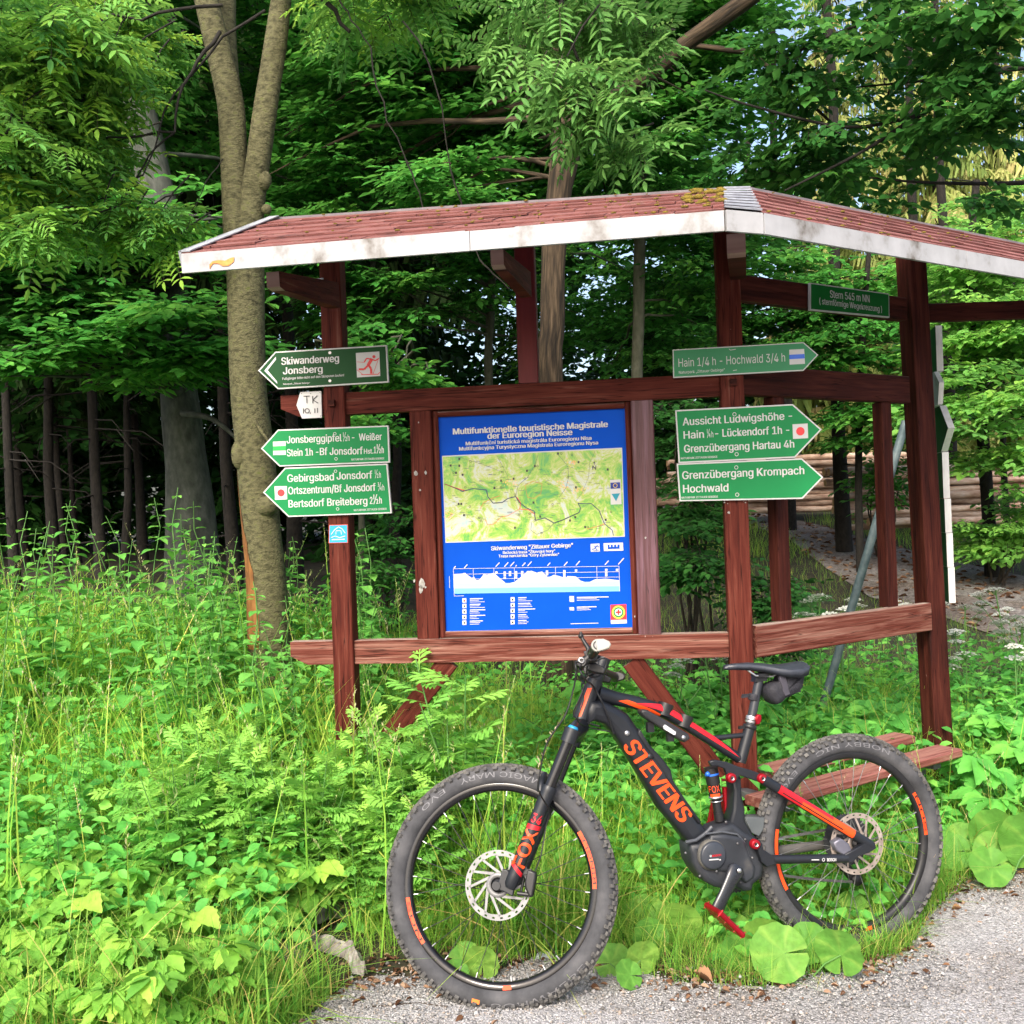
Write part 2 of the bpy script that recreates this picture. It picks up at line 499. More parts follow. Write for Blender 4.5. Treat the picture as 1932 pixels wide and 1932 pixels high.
# top rail
za, zb = k1((1100, 716), -.02).z, k1((1100, 768), -.02).z
z_top = .5 * (k1((700, 738), -.02).z + k1((1340, 706), -.02).z); z_bot = .5 * (k1((700, 777), -.02).z + k1((1340, 751), -.02).z)
zr, hr = (z_top + z_bot) / 2, z_top - z_bot
s0 = s1(k1((530, 762), -.02))
def stubrail(zc, h, m, bev, s_end):
    b = MB()
    r = random.random() * 30
    outl = [(s0, zc + h / 2), (s_end, zc + h / 2), (s_end, zc - h / 2), (s0 + bev, zc - h / 2), (s0, zc - h * .12)]
    vs = [P1(s, z, -.018) for s, z in outl] + [P1(s, z, -.078) for s, z in outl]
    n = 5
    gc = [(s + r, 0, z) for s, z in outl] + [(s + r, .06, z) for s, z in outl]
    b.add(vs, [tuple(range(n)), tuple(range(n, 2 * n))[::-1]] + [(i, i + n, (i + 1) % n + n, (i + 1) % n) for i in range(n)], 0, gc=gc)
    return b
stubrail(zr, hr, wood, .075, -PW / 2 - .001).build('top_rail', wood, kiosk)
z_top2 = .5 * (k1((720, 1206), -.02).z + k1((1340, 1197), -.02).z); z_bot2 = .5 * (k1((720, 1249), -.02).z + k1((1340, 1244), -.02).z)
zr2, hr2 = (z_top2 + z_bot2) / 2, z_top2 - z_bot2
s0 = s1(k1((548, 1225), -.02))
stubrail(zr2, hr2, wood_worn, .075, -PW / 2 - .001).build('bottom_rail', wood_worn, kiosk)
# pegs
for uv, in (((627, 761),), ((1383, 722),)):
    p = k1(uv)
    b = MB(); b.box(p + N1 * .009, E1 * .013, N1 * .009, Zv * .013); b.build('peg', wood_dark, kiosk)
# panel boards
sa, sb = s1(k1((779, 980), -.02)), s1(k1((820, 985), -.02))
sc_, sd_ = s1(k1((1197, 970), -.02)), s1(k1((1240, 975), -.02))
zl, zh = z_top2 + .001, z_bot - .001
for x0, x1, m in ((sa, sb, wood), (sc_, sd_, nmat('purplish_wood', [(.045, .013, .014), (.085, .030, .036), (.15, .075, .10)], rough=.5, cracks=.8, scale=5, detail=8, stretch=(.5, 10, 10), coord='gc', bump=.3))):
    b = MB(); b.beam(P1((x0 + x1) / 2, zl, -.048), P1((x0 + x1) / 2, zh, -.048), abs(x1 - x0), .05, E1); b.build('panel_board', m, kiosk)
# moulding round the map board
mb_ = MB(); mw = .024
for q in ((sb + mw / 2, 0), (sc_ - mw / 2, 0)):
    mb_.beam(P1(q[0], zl + .002, -.052), P1(q[0], zh - .002, -.052), mw, .034, E1, .008)
mb_.beam(P1(sb + mw + .001, zh - mw / 2 - .002, -.052), P1(sc_ - mw - .001, zh - mw / 2 - .002, -.052), .034, mw, N1, .008)
mb_.beam(P1(sb + mw + .001, zl + mw / 2 + .002, -.052), P1(sc_ - mw - .001, zl + mw / 2 + .002, -.052), .034, mw, N1, .008, 1)
mb_.build('moulding', [wood, wood_worn], kiosk)
# diagonal braces
def brace(a, c, m=wood, w=.085, n=-.05):
    b = MB(); pa, pc = k1(a, n), k1(c, n); b.beam(pa, pc, w, .04, (pc - pa).cross(N1)); return b.build('brace', m, kiosk)
brace((848, 1246), (668, 1478)); brace((1192, 1246), (1392, 1512))
# wing beams
s_back = s2(k2((1739, 966)))
def wing(uv0, uv1, h, m, name, n=-.012, s0=.035, s1_=None, th=.05):
    z = (k2(uv0).z + k2(uv1).z) / 2
    b = MB(); b.beam(P2(s0, z, n - th / 2), P2(s_back - .04 if s1_ is None else s1_, z, n - th / 2), th, h, N2); b.build(name, m, kiosk); return z
def hpx(px, d): return px * d / W
z_u = wing((1410, 549), (1735, 578), hpx(49, 4.1), wood_dark, 'wing_beam')
z_m = wing((1480, 727), (1730, 729), hpx(58, 4.1), wood_dark, 'wing_beam')
z_l = wing((1428, 1215), (1755, 1159), hpx(60, 4.1), wood_worn, 'wing_beam', s1_=s_back + .03, n=.012)
for u in (1478, 1681):
    sx = s2(k2((u, 960), -.02))
    b = MB(); b.beam(P2(sx, z_l + hpx(30, 4.1) - .002, -.05), P2(sx, z_m - hpx(29, 4.1), -.05), .07, .055, E2); b.build('wing_stud', wood_dark, kiosk)
pt, pb = k2((1718, 480), -.04), k2((1771, 1430), -.04)
dl = pb - pt
b = MB(); b.beam(pt, pb + dl * .28, .098, .098, Vector((.96, .28, 0))); b.build('post', wood_dark, kiosk)
# third wing, running out of the picture
z3 = z_u + .01
pB = k2((1742, 575), -.04)
b = MB(); b.beam(Vector((pB.x - .03, pB.y + .07, z3)), Vector((pB.x + 1.5, pB.y + .08, z3)), .05, .085, (0, 1, 0)); b.build('wing_beam', wood_dark, kiosk)
b = MB(); b.beam(Vector((pB.x + 1.55, pB.y + .02, 0)), Vector((pB.x + 1.55, pB.y + .02, 2.55)), .098, .098, (1, 0, 0)); b.build('post', wood_dark, kiosk)

# brackets under the roof
def bracket(p0, p1, w, h, m=wood):
    d = (p1 - p0).normalized(); side = d.cross(Zv).normalized(); up = side.cross(d)
    b = MB(); L = (p1 - p0).length
    outl = [(0, h * .9), (L, h / 2), (L, -h * .35), (L * .93, -h * .5), (0, -h * .75)]
    vs = [p0 + d * x + up * y + side * (w / 2) for x, y in outl] + [p0 + d * x + up * y - side * (w / 2) for x, y in outl]
    n = 5
    b.add(vs, [tuple(range(n))[::-1], tuple(range(n, 2 * n))] + [((i + 1) % n, (i + 1) % n + n, i + n, i) for i in range(n)], 0, gc=[(x, y, 0) for x, y in outl] * 2)
    b.f[3] = b.f[3]
    b.m[3] = 1; b.m[4] = 1
    return b.build('bracket', [m, wood_pale], kiosk)
bracket(at(630, 560, 4.17), at(515, 530, 3.58), .048, .062)
bracket(at(992, 540, 4.10), at(938, 488, 3.50), .045, .06)
bracket(at(1392, 500, 4.03), at(1389, 462, 3.45), .062, .075, wood_dark)
# metal plate on the left post
p = k1((614, 540)); b = MB(); b.box(p + N1 * .003 + E1 * -.02, E1 * .013, N1 * .002, Zv * .034); b.build('bracket_plate', zinc, kiosk)

# ------------------------------------------------------------------ roof
z_ft = HC + .883
A = at(345, 483, 3.385); D_ = at(515, 418, 4.237)
B1 = at(1366, 403, 3.10); B2 = at(1436, 408, 3.15); C1 = at(1363, 355, 4.05); C2 = at(1412, 360, 4.05)
for q in (A, B1, B2): q.z = z_ft
zR_ = (D_.z + C1.z + C2.z) / 3
for q in (D_, C1, C2): q.z = zR_
dirE = (at(1890, 491, 3.86) - B2); dirE.z = 0; dirE.normalize()
Ee = B2 + dirE * 2.3; Re = C2 + dirE * 2.9
roof = MB()
def slab(q, t=.03, m=0):
    n = (q[1] - q[0]).cross(q[3] - q[0]).normalized()
    roof.prism([x - n * .004 for x in q], n * -t, m)
slab([A, B1, C1, D_]); slab([B1, B2, C2, C1]); slab([B2, Ee, Re, C2])
roof_o = roof.build('roof', wood_dark, kiosk)
sh = MB()
def courses(q, nc, tw, seed):
    rr = random.Random(seed)
    a, b_, c, d = q
    n = (b_ - a).cross(d - a).normalized()
    def pt_(s, t): return (a + (b_ - a) * s) * (1 - t) + (d + (c - d) * s) * t
    L = ((b_ - a).length + (c - d).length) / 2
    for i in range(nc):
        t0 = i / nc - (.006 if i == 0 else .03); t1 = min(1.0, (i + 1) / nc + .03)
        k = max(1, int(L / tw)); x = -rr.random() * tw
        while x < L:
            w = tw * rr.uniform(.93, 1.07)
            xa, xb = max(0, x + .0015) / L, min(L, x + w - .0015) / L
            if xb > xa:
                dt = rr.uniform(-.012, .012) if i else rr.uniform(-.004, .002)
                lift = .0105 + rr.uniform(0, .004); low = .003
                ts = [max(-.02, t0 + dt), t1]
                top = [pt_(xa, ts[0]) + n * lift, pt_(xb, ts[0]) + n * (lift + rr.uniform(-.002, .002)), pt_(xb, ts[1]) + n * low, pt_(xa, ts[1]) + n * low]
                bot = [p - n * .007 for p in top]
                sh.add(top + bot, [(0, 1, 2, 3), (7, 6, 5, 4), (0, 4, 5, 1), (1, 5, 6, 2), (3, 2, 6, 7), (0, 3, 7, 4)], 0)
            x += w
courses([A, B1, C1, D_], 7, .167, 1); courses([B2, Ee, Re, C2], 7, .167, 2)
sh.build('shingles', shingle_m, roof_o)
cp = MB()
nrm = (B2 - B1).cross(C1 - B1).normalized()
for i in range(9):
    t0, t1 = i / 9, (i + 1.15) / 9
    q = [B1.lerp(C1, t0) + nrm * .022, B2.lerp(C2, t0) + nrm * .022, B2.lerp(C2, min(1, t1)) + nrm * .012, B1.lerp(C1, min(1, t1)) + nrm * .012]
    cp.prism(q, nrm * -.006)
cp.build('hip_cap', nmat('grey_shingle', [(.24, .25, .29), (.40, .42, .47)], rough=.8, scale=30, detail=8), roof_o)
def fascia(pa, pb, name='fascia', hgt=.058, joints=()):
    d = (pb - pa).normalized(); out = Vector((d.y, -d.x, 0))
    b = MB(); L = (pb - pa).length
    cuts = [0] + list(joints) + [L]
    for i in range(len(cuts) - 1):
        x0, x1 = cuts[i] + .001, cuts[i + 1] - .001
        q = [pa + d * x0, pa + d * x1]
        b.prism([q[0] + Zv * .006 + out * .012, q[1] + Zv * .006 + out * .012, q[1] - Zv * hgt + out * (.012 + .001 * i), q[0] - Zv * hgt + out * (.012 + .001 * i)], out * -.012)
    return b.build(name, white_metal, roof_o)
fascia(A, B1, joints=(.97,)); fascia(B1, B2); fascia(B2, Ee, joints=(1.05,))
# left verge flashing
b = MB(); dv = (D_ - A); nv = (B1 - A).cross(D_ - A).normalized(); sv = (B1 - A).normalized()
b.prism([A - sv * .012 + nv * .018, A + sv * .03 + nv * .018, D_ + sv * .03 + nv * .018, D_ - sv * .012 + nv * .018], nv * -.004)
b.prism([A - sv * .013 + nv * .018, D_ - sv * .013 + nv * .018, D_ - sv * .013 - nv * .05, A - sv * .013 - nv * .05], sv * .01)
b.build('verge_flashing', zinc, roof_o)
b = MB(); nv3 = (Re - Ee)
b.prism([D_ + nv * .012, C1 + nv * .012, C1 + nv * .012 - Vector((0, -.02, .03)), D_ + nv * .012 - Vector((0, -.02, .03))], Vector((0, .01, .0)))
b.prism([C2 + nv * .012, Re + nv * .012, Re + nv * .012 - Vector((0, -.02, .03)), C2 + nv * .012 - Vector((0, -.02, .03))], Vector((0, .01, .0)))
b.build('ridge_flashing', zinc, roof_o)
# bare patch where the paint has come off
dF = (B1 - A).normalized(); oF = Vector((dF.y, -dF.x, 0))
oo = A + oF * .0135
pts = [zm(322, 451, .2146)(x, y) for x, y in ((345, 265), (340, 225), (370, 195), (420, 185), (480, 190), (530, 165), (560, 160), (555, 200), (510, 235), (460, 240), (420, 215), (375, 215), (355, 240))]
b = MB(); b.prism([hit(p, oo, oF) for p in pts], oF * .0012); b.build('paint_loss', rust, roof_o)
# moss and needles in the courses
mo = MB(); rr = random.Random(5)
for k in range(170):
    if k < 26: s = rr.uniform(.93, 1.0); t = rr.uniform(.15, .98); r = rr.uniform(.008, .022)
    else: s = rr.random() ** .7; t = rr.random(); r = rr.uniform(.003, .008)
    if k > 120:
        s *= .5; p = B2.lerp(Ee, s).lerp(C2.lerp(Re, s), t); nn = (Ee - B2).cross(C2 - B2).normalized()
    else:
        p = A.lerp(B1, s).lerp(D_.lerp(C1, s), t); nn = nv
    mo.ball(p + nn * .012, r, 0, 6, sc=(1.4, 1, .55))
tag(mo.build('moss_tufts', moss, roof_o), kind='stuff')

# ------------------------------------------------------------------ signs
green = nmat('sign_green', [(.003, .165, .046), (.006, .20, .058)], rough=.5, scale=3, detail=5, spec=.2)
green_pale = nmat('faded_sign_green', [(.024, .185, .078), (.036, .23, .098)], rough=.5, spec=.3, scale=4, detail=5)
green_dark = nmat('dark_sign_green', [(.003, .045, .010), (.005, .062, .013)], rough=.5, spec=.2, scale=3, detail=5)
swhite = nmat('sign_white', [(.44, .44, .44), (.51, .51, .51)], rough=.4, scale=10, detail=6)
black_ink = flat('black_ink', (.02, .02, .02), .5)
red_ink = flat('red_ink', (.62, .03, .035), .4)
blue_ink = flat('blue_ink', (.02, .12, .62), .4)

class Sign:
    """A board on a kiosk plane; everything measured in the photo and laid on that plane."""
    def __init__(s, hitf, n0, nrm, ex, z, th=.014):
        s.h = lambda x, y, k=0: hitf(z(x, y), n0 + k); s.n = nrm; s.ex = ex; s.th = th; s.let = {}
    def board(s, outline, face, rim=swhite, inset=None, name='board', root=None):
        P = [s.h(x, y) for x, y in outline]
        b = MB(); b.prism(P, s.n * -s.th, 0, 0, 0)
        mats = [rim]
        if inset:
            c = sum(P, Vector()) / len(P)
            # inward offset of each edge
            k = len(P); Q = []
            ar = Vector()
            for i in range(k): ar += (P[i] - c).cross(P[(i + 1) % k] - c)
            sg = 1 if ar.dot(s.n) > 0 else -1
            for i in range(k):
                e0 = (P[i] - P[i - 1]).normalized(); e1 = (P[(i + 1) % k] - P[i]).normalized()
                q0 = s.n.cross(e0) * sg; q1 = s.n.cross(e1) * sg
                Q.append(P[i] + (q0 + q1) * (inset / (1 + q0.dot(q1))))
            b.prism([q + s.n * .0012 for q in Q], s.n * -.001, 1, 1, 1)
            mats = [rim, face]
        return b.build(name, mats, root)
    def T(s, mat, body, a, c, cap, bold=.02, k=.002):
        mb = s.let.setdefault(mat.name, (MB(), mat))[0]
        p0, p1 = s.h(*a, k), s.h(*c, k)
        capm = (s.h(a[0], a[1] - cap, k) - p0).length
        ex = (p1 - p0).normalized(); up = (s.n.cross(ex)).normalized()
        text3d(mb, body, p0, p1, up, capm, 0, bold)
    def poly(s, mat, pts, k=.002, key=''):
        mb = s.let.setdefault(mat.name + key, (MB(), mat))[0]
        P = [s.h(x, y, k) for x, y in pts]
        ar = Vector(); c = sum(P, Vector()) / len(P)
        for i in range(len(P)): ar += (P[i] - c).cross(P[(i + 1) % len(P)] - c)
        if ar.dot(s.n) < 0: P = P[::-1]
        mb.add(P, [tuple(range(len(P)))], 0)
    def line(s, mat, pts, w, k=.0022, key=''):
        for i in range(len(pts) - 1):
            (x0, y0), (x1, y1) = pts[i], pts[i + 1]
            L = math.hypot(x1 - x0, y1 - y0) or 1; dx, dy = -(y1 - y0) / L * w / 2, (x1 - x0) / L * w / 2
            s.poly(mat, [(x0 + dx, y0 + dy), (x1 + dx, y1 + dy), (x1 - dx, y1 - dy), (x0 - dx, y0 - dy)], k, key)
    def disc(s, mat, x, y, r, k=.003, n=20, key=''):
        s.poly(mat, [(x + r * math.cos(2 * math.pi * i / n), y + r * math.sin(2 * math.pi * i / n)) for i in range(n)], k, key)
    def ring(s, mat, x, y, r, w, k=.003):
        s.line(mat, [(x + r * math.cos(2 * math.pi * i / 12), y + r * math.sin(2 * math.pi * i / 12)) for i in range(13)], w, k)
    def finish(s, root, names=None):
        for key, (mb, mat) in s.let.items():
            if mb.v: mb.build((names or {}).get(key, 'lettering'), mat, root)

def sign_root(name, uv, hf, label, cat, group=None):
    return empty(name, hf(uv), label, cat, group)
GS = 'green hiking signs on the shelter posts'
K = lambda uv, n: k1(uv, n)
def skier(S, mat, x0, y0, x1, y1, k=.0035, lw=1.0):
    """A cross-country skier in the box given by corner (x0, y0) and (x1, y1)."""
    def q(pts): return [(x0 + (x1 - x0) * a, y0 + (y1 - y0) * c) for a, c in pts]
    w = abs(x1 - x0) * lw
    def L(pts, t): S.line(mat, q(pts), w * t, k)
    S.disc(mat, *q([(.74, .17)])[0], w * .065, k)
    L([(.66, .25), (.50, .52)], .13); L([(.52, .5), (.62, .66), (.63, .86)], .09); L([(.5, .52), (.34, .68), (.12, .68)], .08)
    L([(.66, .28), (.80, .33), (.94, .24)], .05); L([(.62, .27), (.44, .24), (.34, .40)], .05)
    L([(.94, .22), (.70, .88)], .018); L([(.05, .38), (.34, .40)], .018)
    L([(.22, .90), (.92, .88), (.97, .80)], .03); L([(.05, .70), (.27, .88)], .02)

# -- ski trail sign
r = sign_root('trail_sign', (620, 735), k1, 'dark green ski trail arrow with a red skier pictogram, topmost sign of the left post', 'sign', GS)
S = Sign(k1, .016, N1, E1, zD)
S.board([(155, 375), (293, 222), (1195, 168), (1210, 470), (315, 525)], green_dark, inset=.0055, root=r)
S.T(swhite, 'Skiwanderweg', (345, 328), (808, 303), 58, .03); S.T(swhite, 'Jonsberg', (358, 405), (675, 388), 56, .03)
S.T(swhite, 'Fußgänger bitte nicht auf den Skispuren laufen!', (352, 450), (850, 420), 19, .02); S.T(swhite, 'Naturpark „Zittauer Gebirge“', (358, 490), (575, 480), 13, .02)
S.poly(swhite, [(205, 376), (298, 262), (300, 285), (232, 372), (308, 462), (310, 482)])
S.poly(swhite, [(945, 232), (1135, 220), (1143, 418), (955, 430)], .002, 'p')
skier(S, red_ink, 945, 228, 1143, 428)
for x, y in ((735, 230), (735, 457)): S.disc(steel, x, y, 12)
S.finish(r, {swhite.name + 'p': 'pictogram_panel', 'red_ink': 'pictogram', 'steel': 'screw_heads'})
# -- TK plate
r = sign_root('route_plate', (584, 785), k1, 'small white hexagonal plate reading TK 10,11 beside the left post', 'sign')
S = Sign(k1, -.006, N1, E1, zD, .008)
S.board([(465, 655), (495, 548), (665, 540), (670, 755), (510, 762)], None, root=r)
for pl in ([(522, 582), (572, 580)], [(548, 581), (550, 640)], [(595, 580), (598, 640)], [(634, 576), (598, 612), (640, 638)], [(521, 680), (522, 722)], [(613, 680), (614, 718)], [(634, 676), (636, 716)]): S.line(black_ink, pl, 6.5)
S.ring(black_ink, 551, 699, 18, 6)
S.line(black_ink, [(580, 712), (576, 724)], 5)
for x, y in ((505, 560), (655, 552), (660, 742), (580, 560)): S.disc(black_ink, x, y, 3.5)
S.finish(r)
# -- Jonsberggipfel
r = sign_root('trail_sign', (635, 880), k1, 'green arrow with a white-green-white stripe marker, middle sign of the left post', 'sign', GS)
S = Sign(k1, .016, N1, E1, zD, .016)
S.board([(178, 1005), (315, 852), (1208, 818), (1220, 1118), (328, 1150)], green, inset=.0055, root=r)
S.T(swhite, 'Jonsberggipfel', (387, 963), (830, 946), 58); S.T(swhite, '½h', (842, 945), (895, 943), 52, .005); S.T(swhite, '-  Weißer', (915, 942), (1155, 935), 56)
S.T(swhite, 'Stein 1h -', (390, 1068), (642, 1059), 58); S.T(swhite, 'Bf Jonsdorf', (656, 1058), (1000, 1050), 58); S.T(swhite, 'Hst.', (1012, 1047), (1085, 1045), 40); S.T(swhite, '1½h', (1092, 1043), (1170, 1042), 54)
S.T(swhite, 'NATURPARK ZITTAUER GEBIRGE', (910, 1102), (1175, 1092), 16)
S.poly(swhite, [(275, 950), (378, 945), (380, 1055), (277, 1058)], .002, 'p'); S.poly(nmat('bright_green', [(.01, .33, .06)]), [(275, 987), (378, 983), (380, 1020), (277, 1023)], .0028)
for x, y in ((775, 885), (785, 1088)): S.ring(swhite, x, y, 11, 4); S.disc(green, x, y, 8)
S.finish(r, {swhite.name + 'p': 'trail_marker', 'bright_green': 'marker_stripe', 'sign_green': 'screw_heads'})
# -- Gebirgsbad
r = sign_root('trail_sign', (640, 972), k1, 'green arrow with a red dot marker, lowest sign of the left post', 'sign', GS)
S = Sign(k1, .016, N1, E1, zD, .016)
S.board([(195, 1360), (372, 1160), (1200, 1126), (1235, 1528), (400, 1558)], green, inset=.0055, root=r)
S.T(swhite, 'Gebirgsbad', (393, 1276), (768, 1262), 60); S.T(swhite, 'Jonsdorf', (792, 1256), (1078, 1246), 60); S.T(swhite, '½h', (1100, 1243), (1148, 1241), 50, .005)
S.T(swhite, 'Ortszentrum/Bf Jonsdorf', (400, 1376), (1105, 1346), 60); S.T(swhite, '¾h', (1125, 1346), (1175, 1344), 50, .005)
S.T(swhite, 'Bertsdorf Breiteberg', (403, 1482), (1038, 1456), 60); S.T(swhite, '2½h', (1060, 1453), (1155, 1450), 56)
S.T(swhite, 'NATURPARK ZITTAUER GEBIRGE', (930, 1512), (1195, 1500), 16)
S.poly(swhite, [(287, 1310), (388, 1308), (390, 1415), (292, 1420)], .002, 'p'); S.disc(red_ink, 340, 1363, 29)
for x, y in ((781, 1188), (798, 1493)): S.ring(swhite, x, y, 11, 4); S.disc(green, x, y, 8)
S.finish(r, {swhite.name + 'p': 'trail_marker', 'red_ink': 'marker_dot', 'sign_green': 'screw_heads'})
# -- blue sticker
r = sign_root('sticker', (640, 1024), k1, 'small square blue sticker with a white house on the left post', 'sticker')
S = Sign(k1, .0035, N1, E1, zD, .003)
S.board([(728, 1622), (880, 1618), (882, 1768), (725, 1772)], nmat('sticker_blue', [(.01, .25, .50), (.02, .33, .60)], scale=20), rim=flat('sticker_red', (.5, .08, .04)), inset=.003, root=r)
S.line(swhite, [(745, 1700), (775, 1660), (805, 1638), (835, 1655), (860, 1690)], 6); S.line(swhite, [(785, 1700), (785, 1670), (825, 1668), (828, 1700)], 5)
S.line(swhite, [(745, 1725), (780, 1712), (815, 1725), (860, 1712)], 6); S.line(swhite, [(750, 1742), (855, 1738)], 8)
S.finish(r, {swhite.name: 'emblem'})
# -- Hain
r = sign_root('trail_sign', (1400, 705), k1, 'pale green arrow with a blue stripe marker, topmost sign of the middle post', 'sign', GS)
S = Sign(k1, .016, N1, E1, zE)
S.board([(210, 370), (1350, 305), (1478, 415), (1350, 552), (215, 615)], green_pale, inset=.004, root=r)
S.T(swhite, 'Hain 1/4 h - Hochwald 3/4 h', (262, 520), (1190, 472), 72, .002); S.T(swhite, 'Naturpark „Zittauer Gebirge“', (265, 580), (665, 556), 24, .008)
S.poly(swhite, [(1225, 370), (1355, 363), (1362, 493), (1228, 500)], .002, 'p'); S.poly(blue_ink, [(1226, 414), (1356, 407), (1359, 446), (1227, 453)], .0028)
S.line(swhite, [(700, 362), (712, 374), (760, 366)], 5); S.line(swhite, [(735, 552), (770, 546)], 5)
S.finish(r, {swhite.name + 'p': 'trail_marker', 'blue_ink': 'marker_stripe'})
# -- Aussicht
r = sign_root('trail_sign', (1390, 868), k1, 'green arrow with a red dot marker on the middle post', 'sign', GS)
S = Sign(k1, .016, N1, E1, zE, .016)
S.board([(232, 897), (1255, 843), (1508, 1065), (1275, 1310), (262, 1358)], green, inset=.0055, root=r)
S.T(swhite, 'Aussicht Ludwigshöhe -', (300, 1030), (1250, 976), 66); S.T(swhite, 'Hain', (308, 1146), (482, 1137), 66); S.T(swhite, '¼h', (510, 1136), (565, 1133), 56, .005)
S.T(swhite, '- Lückendorf 1h -', (582, 1131), (1225, 1099), 66); S.T(swhite, 'Grenzübergang Hartau 4h', (312, 1266), (1268, 1222), 66)
S.T(swhite, 'NATURPARK ZITTAUER GEBIRGE', (282, 1325), (600, 1310), 17)
S.poly(swhite, [(1253, 1020), (1385, 1012), (1390, 1140), (1258, 1147)], .002, 'p'); S.disc(red_ink, 1322, 1080, 37)
for x, y in ((748, 932), (767, 1280)): S.ring(swhite, x, y, 15, 5); S.disc(green, x, y, 11)
S.finish(r, {swhite.name + 'p': 'trail_marker', 'red_ink': 'marker_dot', 'sign_green': 'screw_heads'})
# -- Krompach
r = sign_root('trail_sign', (1395, 945), k1, 'green arrow without any marker, lowest sign of the middle post', 'sign', GS)
S = Sign(k1, .016, N1, E1, zE, .016)
S.board([(245, 1362), (1335, 1315), (1522, 1480), (1340, 1668), (270, 1690)], green, inset=.0055, root=r)
S.T(swhite, 'Grenzübergang Krompach', (296, 1498), (1355, 1453), 68); S.T(swhite, 'Hochwald', (303, 1615), (695, 1603), 68)
S.T(swhite, 'NATURPARK ZITTAUER GEBIRGE', (288, 1667), (605, 1657), 17)
for x, y in ((764, 1395), (772, 1632)): S.ring(swhite, x, y, 15, 5); S.disc(green, x, y, 11)
S.finish(r, {'sign_green': 'screw_heads'})
# -- Stern
r = sign_root('place_sign', (1600, 598), k2, 'dark green rectangular sign giving 545 m on the upper beam', 'sign')
S = Sign(k2, .006, N2, E2, zG, .012)
S.board([(722, 1600), (1168, 1662), (1170, 1798), (722, 1755)], nmat('place_sign_green', [(.006, .10, .018), (.009, .13, .024)], rough=.5, spec=.1), inset=.005, root=r)
S.T(swhite, 'Stern 545 m NN', (835, 1684), (1058, 1712), 42, .012); S.T(swhite, '( sternförmige Wegekreuzung )', (775, 1720), (1128, 1766), 34, .012)
S.finish(r)

# ------------------------------------------------------------------ map board
blue = nmat('board_blue', [(.001, .055, .40), (.002, .068, .46)], rough=.5, scale=3, detail=4, spec=.06)
def map_mat():
    m = bpy.data.materials.new('relief_map'); m.use_nodes = True; nt = m.node_tree; p = nt.nodes['Principled BSDF']; p.inputs['Roughness'].default_value = .25
    tc = nt.nodes.new('ShaderNodeTexCoord')
    n1 = nt.nodes.new('ShaderNodeTexNoise'); n1.inputs['Scale'].default_value = 9; n1.inputs['Detail'].default_value = 12; n1.inputs['Roughness'].default_value = .78; n1.inputs['Distortion'].default_value = .8
    nt.links.new(tc.outputs['Object'], n1.inputs['Vector'])
    rp = nt.nodes.new('ShaderNodeValToRGB'); e = rp.color_ramp.elements
    cs = [(.28, (.02, .24, .15)), (.40, (.09, .33, .07)), (.46, (.22, .42, .06)), (.52, (.40, .46, .13)), (.57, (.47, .50, .43)), (.68, (.27, .46, .50))]
    while len(e) < len(cs): e.new(.5)
    for i, (t, c) in enumerate(cs): e[i].position = t; e[i].color = (*c, 1)
    nt.links.new(n1.outputs['Fac'], rp.inputs[0]); nt.links.new(rp.outputs[0], p.inputs['Base Color']); return m
r = empty('map_board', k1((1005, 1197), -.045), 'blue tourist information board with a relief map and height profile', 'information board')
S = Sign(k1, -.058, N1, E1, zF, .008)
S.board([(190, 175), (1645, 92), (1686, 1790), (255, 1808)], None, rim=blue, root=r, name='panel')
S.T(swhite, 'Multifunktionelle touristische Magistrale', (330, 316), (1495, 260), 44, .045); S.T(swhite, 'der Euroregion Neisse', (590, 350), (1227, 320), 44, .045)
S.T(swhite, 'Multifunkční turistická magistrála Euroregionu Nisa', (425, 399), (1372, 356), 27, .04); S.T(swhite, 'Multifunkcyjna Turystyczna Magistrala Euroregionu Nysa', (375, 438), (1422, 391), 27, .04)
mm = map_mat()
S.poly(swhite, [(244, 478), (1604, 416), (1624, 1088), (271, 1134)], .0008, 'frame')
S.poly(mm, [(250, 486), (1598, 425), (1617, 1081), (277, 1126)], .0016)
